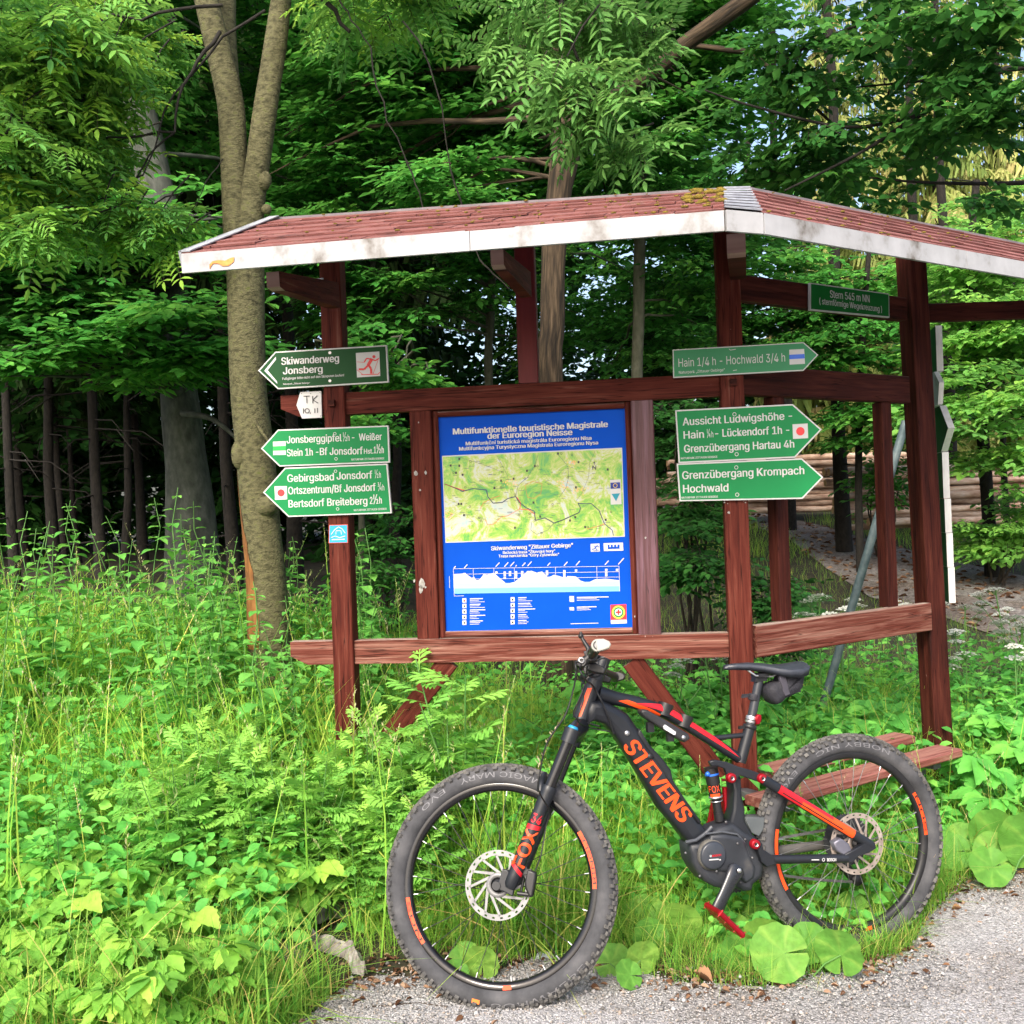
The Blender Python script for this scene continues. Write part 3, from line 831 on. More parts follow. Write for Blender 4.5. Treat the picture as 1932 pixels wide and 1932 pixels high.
for pts, mt, w in (([(265, 690), (330, 715), (400, 745), (480, 725), (580, 735), (590, 785), (630, 835), (700, 830), (740, 800), (800, 785), (830, 830), (880, 870), (940, 895), (950, 965), (1020, 945), (1090, 985), (1160, 960), (1280, 905)], flat('map_navy', (.02, .03, .09)), 7),
                   ([(1280, 905), (1290, 870), (1270, 835), (1330, 840), (1370, 838), (1430, 890), (1470, 990), (1530, 1040), (1538, 1080)], MATS['map_navy'], 6),
                   ([(1090, 985), (1160, 960), (1280, 905)], blue_ink, 7), ([(265, 690), (330, 715), (420, 740)], red_ink, 6), ([(810, 790), (840, 835), (830, 880), (900, 885), (945, 920)], red_ink, 5),
                   ([(570, 960), (590, 1000), (640, 990), (690, 940), (740, 930), (830, 880)], red_ink, 3), ([(530, 880), (560, 830), (620, 800), (680, 780)], red_ink, 3), ([(1340, 1030), (1420, 1010), (1475, 990)], red_ink, 3),
                   ([(1120, 470), (1150, 500), (1195, 560), (1200, 640), (1180, 720), (1130, 790)], MATS['map_navy'], 2.5), ([(970, 470), (940, 560), (890, 640), (820, 700), (800, 785)], MATS['map_navy'], 2.5),
                   ([(660, 480), (720, 590), (745, 640)], MATS['map_navy'], 2), ([(1400, 440), (1360, 530), (1350, 640), (1300, 760), (1255, 820)], MATS['map_navy'], 2), ([(380, 490), (560, 545), (700, 600)], MATS['map_navy'], 2),
                   ([(920, 980), (915, 1040), (960, 1070), (1040, 1040), (1090, 985)], MATS['map_navy'], 2.5), ([(870, 700), (930, 670), (1000, 690), (990, 760), (940, 800), (890, 790), (870, 700)], red_ink, 2)):
    S.line(mt, pts, w, .0024, 'route')
rr = random.Random(3)
for x, y in ((310, 550), (375, 500), (375, 552), (460, 520), (330, 605), (350, 605), (400, 620), (420, 715), (690, 665), (785, 650), (870, 650), (945, 555), (965, 555), (640, 720), (690, 715), (885, 590), (700, 600), (795, 770), (1120, 460), (1145, 460), (1225, 470), (1275, 525), (1195, 640), (1255, 715), (370, 840), (390, 840), (455, 860), (410, 925), (525, 945), (540, 970), (825, 925), (905, 915), (985, 935), (945, 965), (795, 1020), (995, 1060), (1080, 845), (1250, 940), (1210, 965), (1325, 1015), (1345, 1015), (1480, 960), (1520, 900), (935, 830), (1495, 580)):
    if rr.random() < .6: S.poly(black_ink, [(x - 7, y - 8), (x + 7, y - 8), (x + 7, y + 9), (x - 7, y + 9)], .0026, 'ic')
    else: S.ring(black_ink, x, y, 7, 3, .0026)
for _ in range(150):
    x, y = rr.uniform(290, 1560), rr.uniform(520, 1060); w = rr.uniform(15, 45)
    S.line(MATS['map_navy'], [(x, y), (x + w, y - w * .045)], 2.5, .0025, 'sm')
for cx, cy, cr in ((745, 680, 60), (1230, 520, 50), (1160, 700, 40), (300, 930, 40), (1280, 730, 45)):
    for _ in range(16):
        x, y = cx + rr.gauss(0, cr * .5), cy + rr.gauss(0, cr * .4); S.line(nmat('map_orange', [(.75, .38, .12)]), [(x, y), (x + rr.uniform(-14, 14), y + rr.uniform(-12, 12))], 5, .0023)
S.poly(swhite, [(1513, 660), (1592, 656), (1600, 842), (1518, 846)], .0026, 'flag'); S.poly(nmat('flag_blue', [(.01, .03, .22)]), [(1515, 680), (1588, 677), (1590, 723), (1517, 727)], .0032)
S.ring(nmat('flag_gold', [(.7, .5, .05)]), 1552, 702, 15, 4, .0038); S.poly(nmat('teal_ink', [(.01, .22, .30)]), [(1524, 765), (1588, 760), (1558, 820)], .0032)
S.T(black_ink, 'N', (1380, 583), (1408, 582), 32, .01, .003); S.poly(black_ink, [(1385, 535), (1393, 515), (1401, 534)], .003); S.line(black_ink, [(1393, 530), (1393, 548)], 4, .003)
S.T(swhite, 'Skiwanderweg "Zittauer Gebirge"', (617, 1191), (1232, 1166), 30, .04); S.T(swhite, 'Bežecká trasa "Žitavské hory"', (705, 1219), (1098, 1205), 21, .04); S.T(swhite, 'Trasa narciarska "Góry Żytawskie"', (672, 1245), (1127, 1231), 21, .04)
S.poly(swhite, [(1365, 1142), (1433, 1139), (1436, 1199), (1368, 1202)], .0016, 'ib'); skier(S, blue, 1370, 1145, 1432, 1198, .0026)
S.poly(swhite, [(1463, 1137), (1610, 1132), (1613, 1193), (1466, 1197)], .0016, 'ib'); S.poly(blue, [(1495, 1150), (1508, 1150), (1508, 1166), (1519, 1166), (1519, 1149), (1533, 1149), (1533, 1165), (1544, 1165), (1544, 1148), (1558, 1148), (1558, 1164), (1569, 1164), (1569, 1147), (1584, 1147), (1585, 1178), (1496, 1181)], .0026, 'cz')
prof = [(335, 1370), (375, 1368), (420, 1365), (470, 1400), (485, 1390), (505, 1418), (525, 1415), (560, 1370), (585, 1375), (635, 1360), (680, 1400), (730, 1442), (790, 1430), (830, 1400), (890, 1350), (920, 1345), (960, 1360), (1000, 1350), (1040, 1390), (1060, 1390), (1090, 1375), (1180, 1400), (1190, 1385), (1255, 1388), (1290, 1420), (1345, 1435), (1400, 1410), (1480, 1405), (1540, 1412), (1585, 1418)]
cyan = nmat('pale_cyan_print', [(.15, .40, .44)], rough=.3); cy2 = nmat('paler_cyan_print', [(.30, .46, .48)], rough=.3)
for i in range(len(prof) - 1):
    (xa, ya), (xb, yb) = prof[i], prof[i + 1]
    base = lambda x: 1518 - (x - 335) * .0144
    S.poly(swhite, [(xa, ya), (xb, yb), (xb, max(yb, base(xb) - 75)), (xa, max(ya, base(xa) - 75))], .0016, 'pr')
    S.poly(cy2, [(xa, base(xa) - 75), (xb, base(xb) - 75), (xb, base(xb) - 38), (xa, base(xa) - 38)], .0016)
    S.poly(cyan, [(xa, base(xa) - 38), (xb, base(xb) - 38), (xb, base(xb)), (xa, base(xa))], .0016)
for a, c in (((330, 1330), (1580, 1310)), ((330, 1372), (1583, 1352)), ((330, 1410), (1585, 1392)), ((330, 1330), (337, 1540)), ((1580, 1310), (1586, 1500)), ((480, 1330), (482, 1400)), ((635, 1326), (637, 1370)), ((790, 1322), (792, 1420)), ((1100, 1318), (1102, 1375)), ((1412, 1314), (1415, 1410)), ((300, 1385), (302, 1475)), ((337, 1536), (410, 1534))):
    S.line(swhite, [a, c], 3.2, .002, 'grid')
for x, y, L in ((335, 1325, 18), (412, 1325, 34), (650, 1315, 40), (715, 1315, 42), (760, 1312, 42), (800, 1312, 12), (850, 1310, 34), (890, 1310, 44), (1040, 1308, 30), (1165, 1308, 38), (1255, 1305, 42), (1475, 1300, 40), (1575, 1297, 60)):
    S.line(swhite, [(x, y), (x + L * .7, y - L * .8)], 7, .002, 'grid')
for x, y0, n in ((655, 1350, 1), (718, 1350, 3), (758, 1348, 2), (803, 1348, 3), (850, 1347, 3), (893, 1347, 4), (1037, 1343, 2), (1168, 1340, 3), (1256, 1335, 1), (1484, 1330, 3), (1566, 1330, 1), (415, 1362, 1)):
    for k in range(n): S.poly(swhite, [(x - 9, y0 + k * 20), (x + 9, y0 + k * 20), (x + 9, y0 + 17 + k * 20), (x - 9, y0 + 17 + k * 20)], .0022, 'grid')
for x, y0, dy, n in ((413, 1570, 42, 5), (777, 1562, 43, 5)):
    for k in range(n):
        y = y0 + dy * k
        S.poly(swhite, [(x - 15, y - 17), (x + 15, y - 18), (x + 16, y + 15), (x - 14, y + 16)], .0016, 'leg')
        S.poly(red_ink if (k == 0 and x < 500) else black_ink, [(x - 6, y - 6), (x + 6, y - 6), (x + 5, y + 7), (x - 5, y + 7)], .0024, 'leg')
        for q, (ln, hh) in enumerate(((rr.uniform(60, 130), 7), (rr.uniform(50, 100), 4), (rr.uniform(60, 120), 4))):
            S.line(swhite, [(x + 42, y - 13 + q * 12), (x + 42 + ln, y - 15 + q * 12)], hh, .0018, 'leg')
for y, hh in ((1558, 22), (1632, 12)):
    S.poly(swhite, [(1206, y - hh), (1240, y - hh), (1242, y + hh), (1208, y + hh)], .0016, 'leg')
    for q in range(3): S.line(swhite, [(1262, y - 12 + q * 11), (1262 + (240, 150, 170)[q] * (1 if y < 1600 else .62), y - 16 + q * 11)], (7, 4, 4)[q], .0018, 'leg')
S.line(swhite, [(1215, 1745), (1425, 1740)], 5, .0018, 'leg')
S.poly(red_ink, [(1515, 1602), (1635, 1597), (1638, 1718), (1518, 1722)], .0016, 'em'); S.poly(swhite, [(1518, 1717), (1638, 1713), (1640, 1742), (1519, 1746)], .002, 'em')
S.disc(nmat('yellow_ink', [(.75, .55, .05)]), 1576, 1658, 50, .0024); S.disc(green, 1576, 1658, 39, .003, key='em'); S.disc(swhite, 1576, 1658, 28, .0036, key='em2'); S.line(red_ink, [(1576, 1638), (1576, 1678)], 12, .0042, 'em'); S.line(red_ink, [(1556, 1659), (1596, 1657)], 12, .0042, 'em')
names = {swhite.name + 'frame': 'map_border', 'relief_map': 'map', swhite.name + 'grid': 'profile_grid', 'pale_cyan_print': 'height_profile', 'paler_cyan_print': 'height_profile', swhite.name + 'pr': 'height_profile', swhite.name + 'leg': 'legend', 'red_ink' + 'em': 'emblem', swhite.name + 'em': 'emblem', 'yellow_ink': 'emblem', swhite.name + 'ib': 'pictogram_panel'}
for key in S.let:
    if key.endswith('route'): names[key] = 'map_route'
    elif key.endswith(('ic', 'sm')): names[key] = 'map_symbols'
    elif key.endswith('em2') or key.endswith('em'): names[key] = 'emblem'
    elif key.endswith('leg'): names[key] = 'legend'
    elif key.endswith('flag') or key.startswith(('flag', 'teal')): names[key] = 'flag'
    elif key in ('map_orange', 'black_ink'): names[key] = 'map_symbols'
    elif key in ('board_blue', 'board_bluecz'): names[key] = 'pictogram'
S.finish(r, names)

# ------------------------------------------------------------------ signs seen edge-on behind the back post
ND = 4.98
near = at(1779, 900, ND)
dn = Vector((.22, .975, 0)).normalized(); dp = Vector((.975, -.22, 0))
fn = Vector((-.975, .22, 0))
edge_w = nmat('sign_edge_white', [(.55, .55, .55), (.75, .75, .75)], rough=.6, scale=20, stretch=(1, 1, .3))
lean = (k2((1771, 1430)) - k2((1718, 480))); 
def edge_x(v): return Vector((1, 0, 0)) * ((v - 900) * .0165 * ND / W)
def zof(v): return at(1780, v, ND).z
segs = [((614, 700), 0, green_dark, 'topmost of the green signs seen edge-on behind the back post'), ((702, 766), 1, white_metal, 'small blank grey plate between the edge-on signs of the back post'), ((765, 852), 2, green_dark, 'green arrow with its tip showing, seen edge-on behind the back post'), ((853, 940), 0, green_dark, 'green sign seen edge-on just below the arrow tip behind the back post'), ((941, 1005), 0, green_dark, 'green sign seen edge-on, second from the bottom, behind the back post'), ((1006, 1070), 0, green_dark, 'green sign seen edge-on in the lower stack behind the back post'), ((1071, 1138), 0, green_dark, 'lowest green sign seen edge-on behind the back post')]
segs[5] = (segs[5][0], 0, green_dark, 'green sign seen edge-on directly above the lowest one behind the back post')
segs[4] = (segs[4][0], 0, green_dark, 'green sign seen edge-on, third up from the bottom of the back post stack')
for (va, vb), kind, mt, lab in segs:
    za_, zb_ = zof(va), zof(vb)
    vm = (va + vb) / 2; base = Vector((near.x, near.y, 0)) + edge_x(vm)
    if kind == 0: outl = [(0, za_), (0, zb_), (.45, zb_), (.45, za_)]; off = 0
    elif kind == 2: outl = [(.0, za_), (-.19, za_ * .45 + zb_ * .55), (.0, zb_), (.45, zb_), (.45, za_)]; off = 0
    else: outl = [(-.03, za_), (-.15, za_ * .6 + zb_ * .4), (-.10, zb_), (.13, zb_), (.13, za_)]; off = .022
    b = MB(); t = .03 if kind != 1 else .022
    b.prism([base + dn * x + Zv * z + fn * off for x, z in outl], dp * t, 0, 1, 0)
    rt = b.build('trail_sign' if kind != 1 else 'route_plate', [mt, edge_w]); tag(rt, lab, 'sign', 'edge-on signs on the back post')

# ------------------------------------------------------------------ bench
ben = empty('bench', at(1700, 1500, 4.3) * 1.0, 'low brown plank bench under the right wing of the shelter, behind the rear wheel', 'bench')
ben.location.z = gh(ben.location.x, ben.location.y)
zbn = HC - 485 / W * 4.4
pR = at(1815, 1421, 4.4); pR.z = zbn
ws = nmat('bench_wood', [(.10, .022, .018), (.17, .045, .036), (.34, .18, .14)], rough=.6, scale=5, detail=8, stretch=(.5, 10, 10), coord='gc', bump=.4, dust=(.30, .14, .11), pos=[.3, .5, .75])
b = MB(); b.beam(pR - E2 * 1.20 - N2 * .06, pR - N2 * .06, .125, .036, N2, .006); b.build('seat_plank', ws, ben)
pR2 = at(1728, 1393, 4.63); pR2.z = zbn + .01
b = MB(); b.beam(pR2 - E2 * .98 - N2 * .06, pR2 - N2 * .06, .115, .036, N2, .006); b.build('seat_plank', ws, ben)
for t in (.12, 1.05):
    c = pR - E2 * t - N2 * .14
    b = MB(); b.beam(c + N2 * .10 - Zv * .037, c - N2 * .16 - Zv * .037, .05, .035, E2); b.beam(Vector((c.x, c.y, -.1)), c - Zv * .055, .05, .06, E2); b.build('leg', flat('bench_support', (.07, .07, .075), .5), ben)

# ------------------------------------------------------------------ leaning galvanised pole
b = MB(); p0, p1 = at(1556, 1320, 5.9), at(1690, 860, 5.9); p0 = p0 + (p0 - p1) * .18; p1 = p1 + (p1 - p0) * .12
b.tube([p0, p0.lerp(p1, .5), p1], .024, 14)
tag(b.build('metal_pole', nmat('galvanised', [(.05, .08, .085), (.10, .14, .15), (.16, .20, .20)], rough=.55, scale=14, detail=8, metallic=.2)), 'leaning grey galvanised pole behind the right wing of the shelter', 'pole')

# scraps of old paper stuck to the boards
pr = MB(); rr = random.Random(12)
def paper(x, y, r, n0, nn=7):
    P = [k1(zF(x + r * rr.uniform(.5, 1.1) * math.cos(2 * math.pi * i / nn), y + r * 1.3 * rr.uniform(.5, 1.1) * math.sin(2 * math.pi * i / nn)), n0) for i in range(nn)]
    pr.prism(P, N1 * -.001)
for x, y, r in ((48, 612, 20), (122, 605, 13), (78, 737, 9), (68, 225, 6), (92, 1440, 34), (85, 1490, 26), (35, 1420, 12), (120, 1470, 8), (1780, 1095, 8), (1700, 1690, 7), (300, 5, 12), (690, 62, 14), (1400, 30, 9)): paper(x, y, r, -.0215)
for x, y, r in ((1630, 560, 0), ): pass
for (x, y), r in (((660, 1700), 7), ((690, 1710), 3), ((845, 1700), 5), ((700, 1790), 9)):
    P = [k1(zE(x + r * 1.6 * rr.uniform(.5, 1.1) * math.cos(i), y + r * 1.6 * rr.uniform(.5, 1.1) * math.sin(i)), .0008) for i in range(6)]
    pr.prism(P, N1 * -.0007)
pr.build('paper_scraps', nmat('old_paper', [(.16, .145, .13), (.34, .33, .32)], rough=.9, scale=60), kiosk)
# ------------------------------------------------------------------ bicycle
BA, BL = math.radians(16), math.radians(5)
PF = at(944, 1668, 3.10)
Rr_ = Vector((math.cos(BA), math.sin(BA), 0))
n0_ = Vector((math.sin(BA), -math.cos(BA), 0))
NL = n0_ * math.cos(BL) + Zv * math.sin(BL)
UPb = Zv * math.cos(BL) - n0_ * math.sin(BL)
TR = .352
def bq(uv, y=0.0): return hit(uv, PF + NL * y, NL)
PRr = bq((1604, 1587))
grey = nmat('dark_grey_frame_paint', [(.008, .0095, .013), (.014, .016, .021)], rough=.4, scale=6, spec=.4)
blk = nmat('black_parts', [(.007, .007, .008), (.015, .015, .017)], rough=.42, scale=20)
gloss = nmat('gloss_black', [(.006, .006, .007), (.010, .010, .012)], rough=.12, scale=20)
rubber = nmat('dusty_rubber', [(.030, .031, .034), (.053, .054, .059), (.085, .085, .09)], rough=.85, scale=11, detail=9, spec=.2, bump=.15, bscale=90)
knobm = nmat('tread_rubber', [(.035, .035, .037), (.085, .083, .080), (.14, .135, .125)], rough=.9, scale=30, detail=6, spec=.2)
orange = flat('orange_decal', (.66, .062, .008), .4)
red = flat('red_decal', (.45, .009, .017), .35)
alu = nmat('brushed_metal', [(.36, .36, .37), (.58, .58, .59)], rough=.32, scale=40, metallic=.85)
alu_white = nmat('rotor_steel', [(.15, .15, .155), (.24, .24, .245)], rough=.5, scale=30, metallic=.4)
rotor_brown = nmat('dusty_rotor_steel', [(.26, .21, .18), (.42, .36, .32)], rough=.5, scale=30, metallic=.5)
greytext = flat('tyre_print', (.14, .14, .15), .7)
redano = nmat('red_anodised', [(.24, .005, .012), (.36, .009, .018)], rough=.3, scale=20, metallic=.5)
motor_m = nmat('motor_casing', [(.012, .014, .018), (.024, .027, .034), (.075, .07, .065)], rough=.5, scale=9, detail=8, pos=[.3, .6, .8])
cloth_m = nmat('black_nylon', [(.010, .010, .014), (.020, .020, .027)], rough=.75, scale=60, bump=.3)

bike = empty('mountain_bike', Vector((PF.x + .55, PF.y + .15, 0)), 'dark grey full suspension electric mountain bike with orange lettering parked in front of the shelter', 'bicycle')

# steering axis and turned front assembly
HT, HB = bq((1122.6, 1287)), bq((1097, 1354))
SA = (HT - HB).normalized()
DEL = math.radians(-27)
q = Quaternion(SA, DEL)
NW = q @ NL; RW = q @ Rr_; UW = NW.cross(RW); UW = UW if UW.z > 0 else -UW
if abs((q @ UPb).z) > 0: UW = q @ UPb
def fq(uv, y=0.0): return hit(uv, PF + NW * y, NW)

def wheel(c, ax, rw, uw, rear, seed):
    rr = random.Random(seed)
    wt = empty('wheel', (0, 0, 0)); wt.parent = bike
    def P(r, a, y=0): return c + (rw * math.cos(a) + uw * math.sin(a)) * r + ax * y
    # tyre
    t = MB(); mr = TR - .033; tr = .029
    prof = [(mr + tr * math.cos(a), tr * 1.02 * math.sin(a)) for a in [2 * math.pi * i / 18 for i in range(18)]]
    t.lathe(prof, c, ax, 120, 0, ref=rw, closed=True)
    n = 74
    for i in range(n):
        a = 2 * math.pi * i / n
        for row, (phi, hw, hl, hh, da) in enumerate(((.17, .0048, .0075, .005, 0), (-.17, .0048, .0075, .005, .5), (.52, .0045, .006, .0048, .5), (-.52, .0045, .006, .0048, 0), (.93, .0055, .0065, .0055, .15), (-.93, .0055, .0065, .0055, .65))):
            aa = a + da * 2 * math.pi / n + rr.uniform(-.004, .004)
            if row > 3 and i % 2: hl_ = hl * .75
            else: hl_ = hl
            er = rw * math.cos(aa) + uw * math.sin(aa); et = -rw * math.sin(aa) + uw * math.cos(aa)
            nn = er * math.cos(phi) + ax * math.sin(phi); ww = -er * math.sin(phi) + ax * math.cos(phi)
            t.box(c + er * mr + nn * (tr + hh * .6), et * hl_, ww * hw, nn * hh, 1)
    ty = t.build('tyre', [rubber, knobm], wt)
    # rim
    rb = MB(); ro = mr - tr + .008
    rb.lathe([(ro, .0135), (ro - .004, .0155), (ro - .018, .014), (ro - .026, .006), (ro - .026, -.006), (ro - .018, -.014), (ro - .004, -.0155), (ro, -.0135)], c, ax, 96, 0, ref=rw, closed=True)
    rim = rb.build('rim', [gloss if not rear else blk], wt)
    # printing on the tyre and rim
    def arc(mb, body, rad, a0, a1, cap, y, flip=1, bold=.03, tilt=0):
        v, f = glyphs(body, bold); x0, x1 = v[:, 0].min(), v[:, 0].max(); vs = []
        for x, yy in v:
            a = a0 + (a1 - a0) * (x - x0) / (x1 - x0); r = rad + flip * yy / _cap * cap
            dy = y - max(0, (r - mr)) * tilt if tilt else y
            if rad > ro: # lie on the torus
                k = max(-1, min(1, (r - mr) / (tr * 1.03))); dy = tr * 1.035 * math.sqrt(max(0.03, 1 - k * k)) + .0006
            vs.append(P(r, a, dy))
        mb.add(vs, f, 0)
    # angle 0 points to the rear of the wheel (right in the picture), pi/2 is up
    if not rear:
        m1 = MB(); D2 = math.radians
        arc(m1, 'SCHWALBE', mr + .008, D2(-98), D2(-45), -.018, 0, -1); arc(m1, 'MAGIC MARY', mr - .008, D2(58), D2(102), .016, 0, -1) if 0 else arc(m1, 'MAGIC MARY', mr + .010, D2(62), D2(108), .016, 0, -1)
        arc(m1, 'EVO', mr + .010, D2(118), D2(134), .014, 0, -1)
        m1.build('lettering', greytext, ty)
        m2 = MB(); arc(m2, '   ', mr, 0, 1, .01, 0) if 0 else None
        m3 = MB()
        for a0, a1, ra, rb_ in ((-108, -104, mr + .004, mr + .017),):
            k = 6
            for i in range(k):
                x0, x1 = D2(a0 + (a1 - a0) * i / k), D2(a0 + (a1 - a0) * (i + 1) / k)
                yy = lambda r: tr * 1.035 * math.sqrt(max(.03, 1 - ((r - mr) / (tr * 1.03)) ** 2)) + .0008
                m3.add([P(ra, x0, yy(ra)), P(ra, x1, yy(ra)), P(rb_, x1, yy(rb_)), P(rb_, x0, yy(rb_))], [(0, 1, 2, 3)], 0)
        m3.build('tyre_label', flat('label_orange', (.75, .22, .05)), ty)
        rims = ((184, 212, 'SUN'), (-6, 28, 'RINGLE'), (-92, -87, ''))
    else:
        m1 = MB(); D2 = math.radians
        arc(m1, 'SCHWALBE', mr + .008, D2(-82), D2(-38), -.018, 0, -1); arc(m1, 'NOBBY NIC', mr + .010, D2(60), D2(112), .014, 0, -1); arc(m1, 'EVO', mr + .010, D2(128), D2(142), .014, 0, -1)
        m1.build('lettering', greytext, ty)
        rims = ((-2, 28, 'SUN'), (165, 205, ''), (-86, -81, ''))
    d = MB(); dk = MB()
    for a0, a1, body in rims:
        k = 14
        for i in range(k):
            x0, x1 = math.radians(a0 + (a1 - a0) * i / k), math.radians(a0 + (a1 - a0) * (i + 1) / k)
            ra, rb2 = ro - .0055, ro - .0178
            d.add([P(ra, x0, .0163), P(ra, x1, .0163), P(rb2, x1, .0153), P(rb2, x0, .0153)], [(0, 1, 2, 3)], 0)
        if body:
            mid = (a0 + a1) / 2; sp = (a1 - a0) * .42
            v, f = glyphs(body, .03); x0_, x1_ = v[:, 0].min(), v[:, 0].max()
            flip = 1 if mid > 90 else -1
            vs = []
            for x, yy in v:
                tt = (x - x0_) / (x1_ - x0_)
                a = math.radians(mid - sp + 2 * sp * (tt))
                r = ro - .0065 - (yy / _cap) * .0095
                vs.append(P(r, a, .0168))
            dk.add(vs, f, 0)
    d.build('rim_decal', orange, rim); dk.build('lettering', blk, rim)
    # spokes
    sp = MB(); ni = MB()
    for i in range(32):
        a = 2 * math.pi * i / 32 + .05; side = 1 if i % 2 else -1; cr = .42 * (1 if (i // 2) % 2 else -1)
        p1 = P(ro - .025, a, side * .004); p0 = P(.028, a + cr * 1.9, side * .028)
        sp.tube([p0, p1], .00125, 5, caps=False)
        ni.tube([P(ro - .040, a, side * .006), p1], .0022, 5)
    sp.build('spokes', blk if not rear else nmat('spoke_steel', [(.10, .10, .10), (.2, .2, .2)], rough=.4, metallic=.5), wt)
    ni.build('spoke_nipples', alu, wt)
    h = MB()
    h.lathe([(0, -.055), (.012, -.055), (.014, -.036), (.031, -.033), (.031, -.027), (.016, -.02), (.016, .018), (.031, .026), (.031, .03), (.018, .034), (.016, .05), (0, .05)], c, ax, 24, 0)
    h.build('hub', blk, wt)
    # rotor
    R0 = .1; y = .040
    d = MB(); nseg = 72
    def ring(r0, r1, skip=None, wav=0):
        for i in range(nseg):
            if skip and i % skip == 0: continue
            a0, a1 = 2 * math.pi * i / nseg, 2 * math.pi * (i + 1) / nseg
            w0, w1 = 1 + wav * math.sin(a0 * 12), 1 + wav * math.sin(a1 * 12)
            for yy, s in ((y, 1), (y - .0018, -1)):
                d.add([P(r0 * w0, a0, yy), P(r1, a0, yy), P(r1, a1, yy), P(r0 * w1, a1, yy)], [(0, 1, 2, 3)[::s]], 0)
    ring(R0 - .0045, R0); ring(R0 - .0095, R0 - .0045, 3); ring(R0 - .0165, R0 - .0095, None, .012)
    for i in range(nseg):
        a0, a1 = 2 * math.pi * i / nseg, 2 * math.pi * (i + 1) / nseg
        d.add([P(R0, a0, y), P(R0, a1, y), P(R0, a1, y - .0018), P(R0, a0, y - .0018)], [(0, 1, 2, 3)], 0)
    for i in range(12):
        a = 2 * math.pi * i / 12
        p0, p1 = P(.034, a - .75, y), P(R0 - .013, a, y)
        e = (p1 - p0).normalized(); sd_ = e.cross(ax) * (.0032)
        d.prism([p0 - sd_ * 1.3, p0 + sd_ * 1.3, p1 + sd_, p1 - sd_], ax * -.0018)
    d.lathe([(.022, y + .001), (.036, y + .001), (.036, y - .003), (.022, y - .003)], c, ax, 24, 0, closed=True)
    d.build('brake_rotor', alu_white if not rear else rotor_brown, wt)
    return wt, P
wf, PW_ = wheel(PF, NW, RW, UW, False, 1)
wr, PRw = wheel(PRr, NL, Rr_, UPb, True, 2)

# fork ----------------------------------------------------------
fk = empty('fork', (0, 0, 0)); fk.parent = bike
FO = .064
lt, lm_, lb = fq((1076, 1388), FO), fq((1036, 1487), FO), fq((962, 1673), FO)
for sgn in (0, 1):
    off = NW * (-2 * FO * sgn)
    b = MB(); b.tube([lt + off, lm_ + off + (lb - lm_) * .02], .0172, 20); b.build('stanchion', gloss, fk)
    b = MB(); d = (lb - lm_)
    b.tube([lm_ + off - d * .02, lm_ + off, lm_ + d * .03 + off, lm_ + d * .1 + off, lb - d * .12 + off, lb - d * .02 + off, lb + d * .015 + off], [.0215, .0235, .0235, .0218, .0205, .0195, .013], 22)
    lg = b.build('fork_leg', grey, fk)
    if sgn == 0:
        # decals wrap the outer face of the leg
        ed = d.normalized(); view = (CAM - lm_); view = (view - ed * view.dot(ed)).normalized(); sdv = ed.cross(view)
        def band(t0, t1, sl, mt, nm, w=1.25):
            m_ = MB()
            for i in range(12):
                a0, a1 = -w + 2 * w * i / 12, -w + 2 * w * (i + 1) / 12
                r = .0212
                pt2 = lambda t, a: lm_ + d * (t + sl * math.sin(a)) + (view * math.cos(a) + sdv * math.sin(a)) * (r * (1.03 if t < .3 else 1.005) + .0009)
                m_.add([pt2(t0, a0), pt2(t0, a1), pt2(t1, a1), pt2(t1, a0)], [(0, 1, 2, 3)], 0, True)
            m_.build(nm, mt, lg)
        band(.375, .42, .01, red, 'decal_band'); band(.80, .84, -.04, red, 'decal_band')
        def legtext(body, t0, t1, cap, mt, rot=False, bold=.04):
            v, f = glyphs(body, bold); x0, x1 = v[:, 0].min(), v[:, 0].max(); ym = v[:, 1].max(); vs = []
            for x, yy in v:
                xx = (x - x0) / (x1 - x0); y2 = yy / _cap
                if rot: t = t1 + (t0 - t1) * xx; a = (y2 - .5) * cap
                else: t = t1 + (t0 - t1) * y2; a = (xx - .5) * cap
                a_ = a / .0215
                # text up the leg: letters' tops to the left of the picture
                sg2 = 1 if sdv.x > 0 else -1
                ang = (-a_ if rot else a_) * sg2
                vs.append(lm_ + d * t + (view * math.cos(ang) + sdv * math.sin(ang)) * .0232)
            m_ = MB()
            for k in ((-2, -1, 0, 1, 2) if rot else (-1, 0, 1)): m_.add([p + ed * (k * .0011) + sdv * (k * .0006) + view * (.0002 * k) for p in vs], f, 0)
            m_.build('lettering', mt, lg)
        legtext('34', .27, .355, .030, red); legtext('FOX', .43, .79, .038, orange, True, .07)
# arch and crown
b = MB()
a0, a1 = lm_ + (lb - lm_) * .03, lm_ + (lb - lm_) * .03 - NW * 2 * FO
fw = -RW
top = PF + SA * 0 + (lm_ - PF - NW * FO) - NW * 0
ap = []
for i in range(13):
    t = math.pi * i / 12
    ap.append((a0 + a1) / 2 + NW * (FO * math.cos(t)) + SA * (.052 * math.sin(t)) + fw * (.024 + .014 * math.sin(t)))
b.tube(ap, [.011] * 13, 10, flat=1.3); b.build('fork_arch', grey, fk)
b = MB()
cl, cr_ = lt + SA * .012, lt + SA * .012 - NW * 2 * FO
b.tube([lt - SA * .022, lt + SA * .022], .0245, 18); b.tube([lt - SA * .022 - NW * 2 * FO, lt + SA * .022 - NW * 2 * FO], .0245, 18)
b.tube([lt, (cl + cr_) / 2 + SA * .02 + RW * .012, lt - NW * 2 * FO], [.022, .028, .022], 14)
b.build('fork_crown', grey, fk)
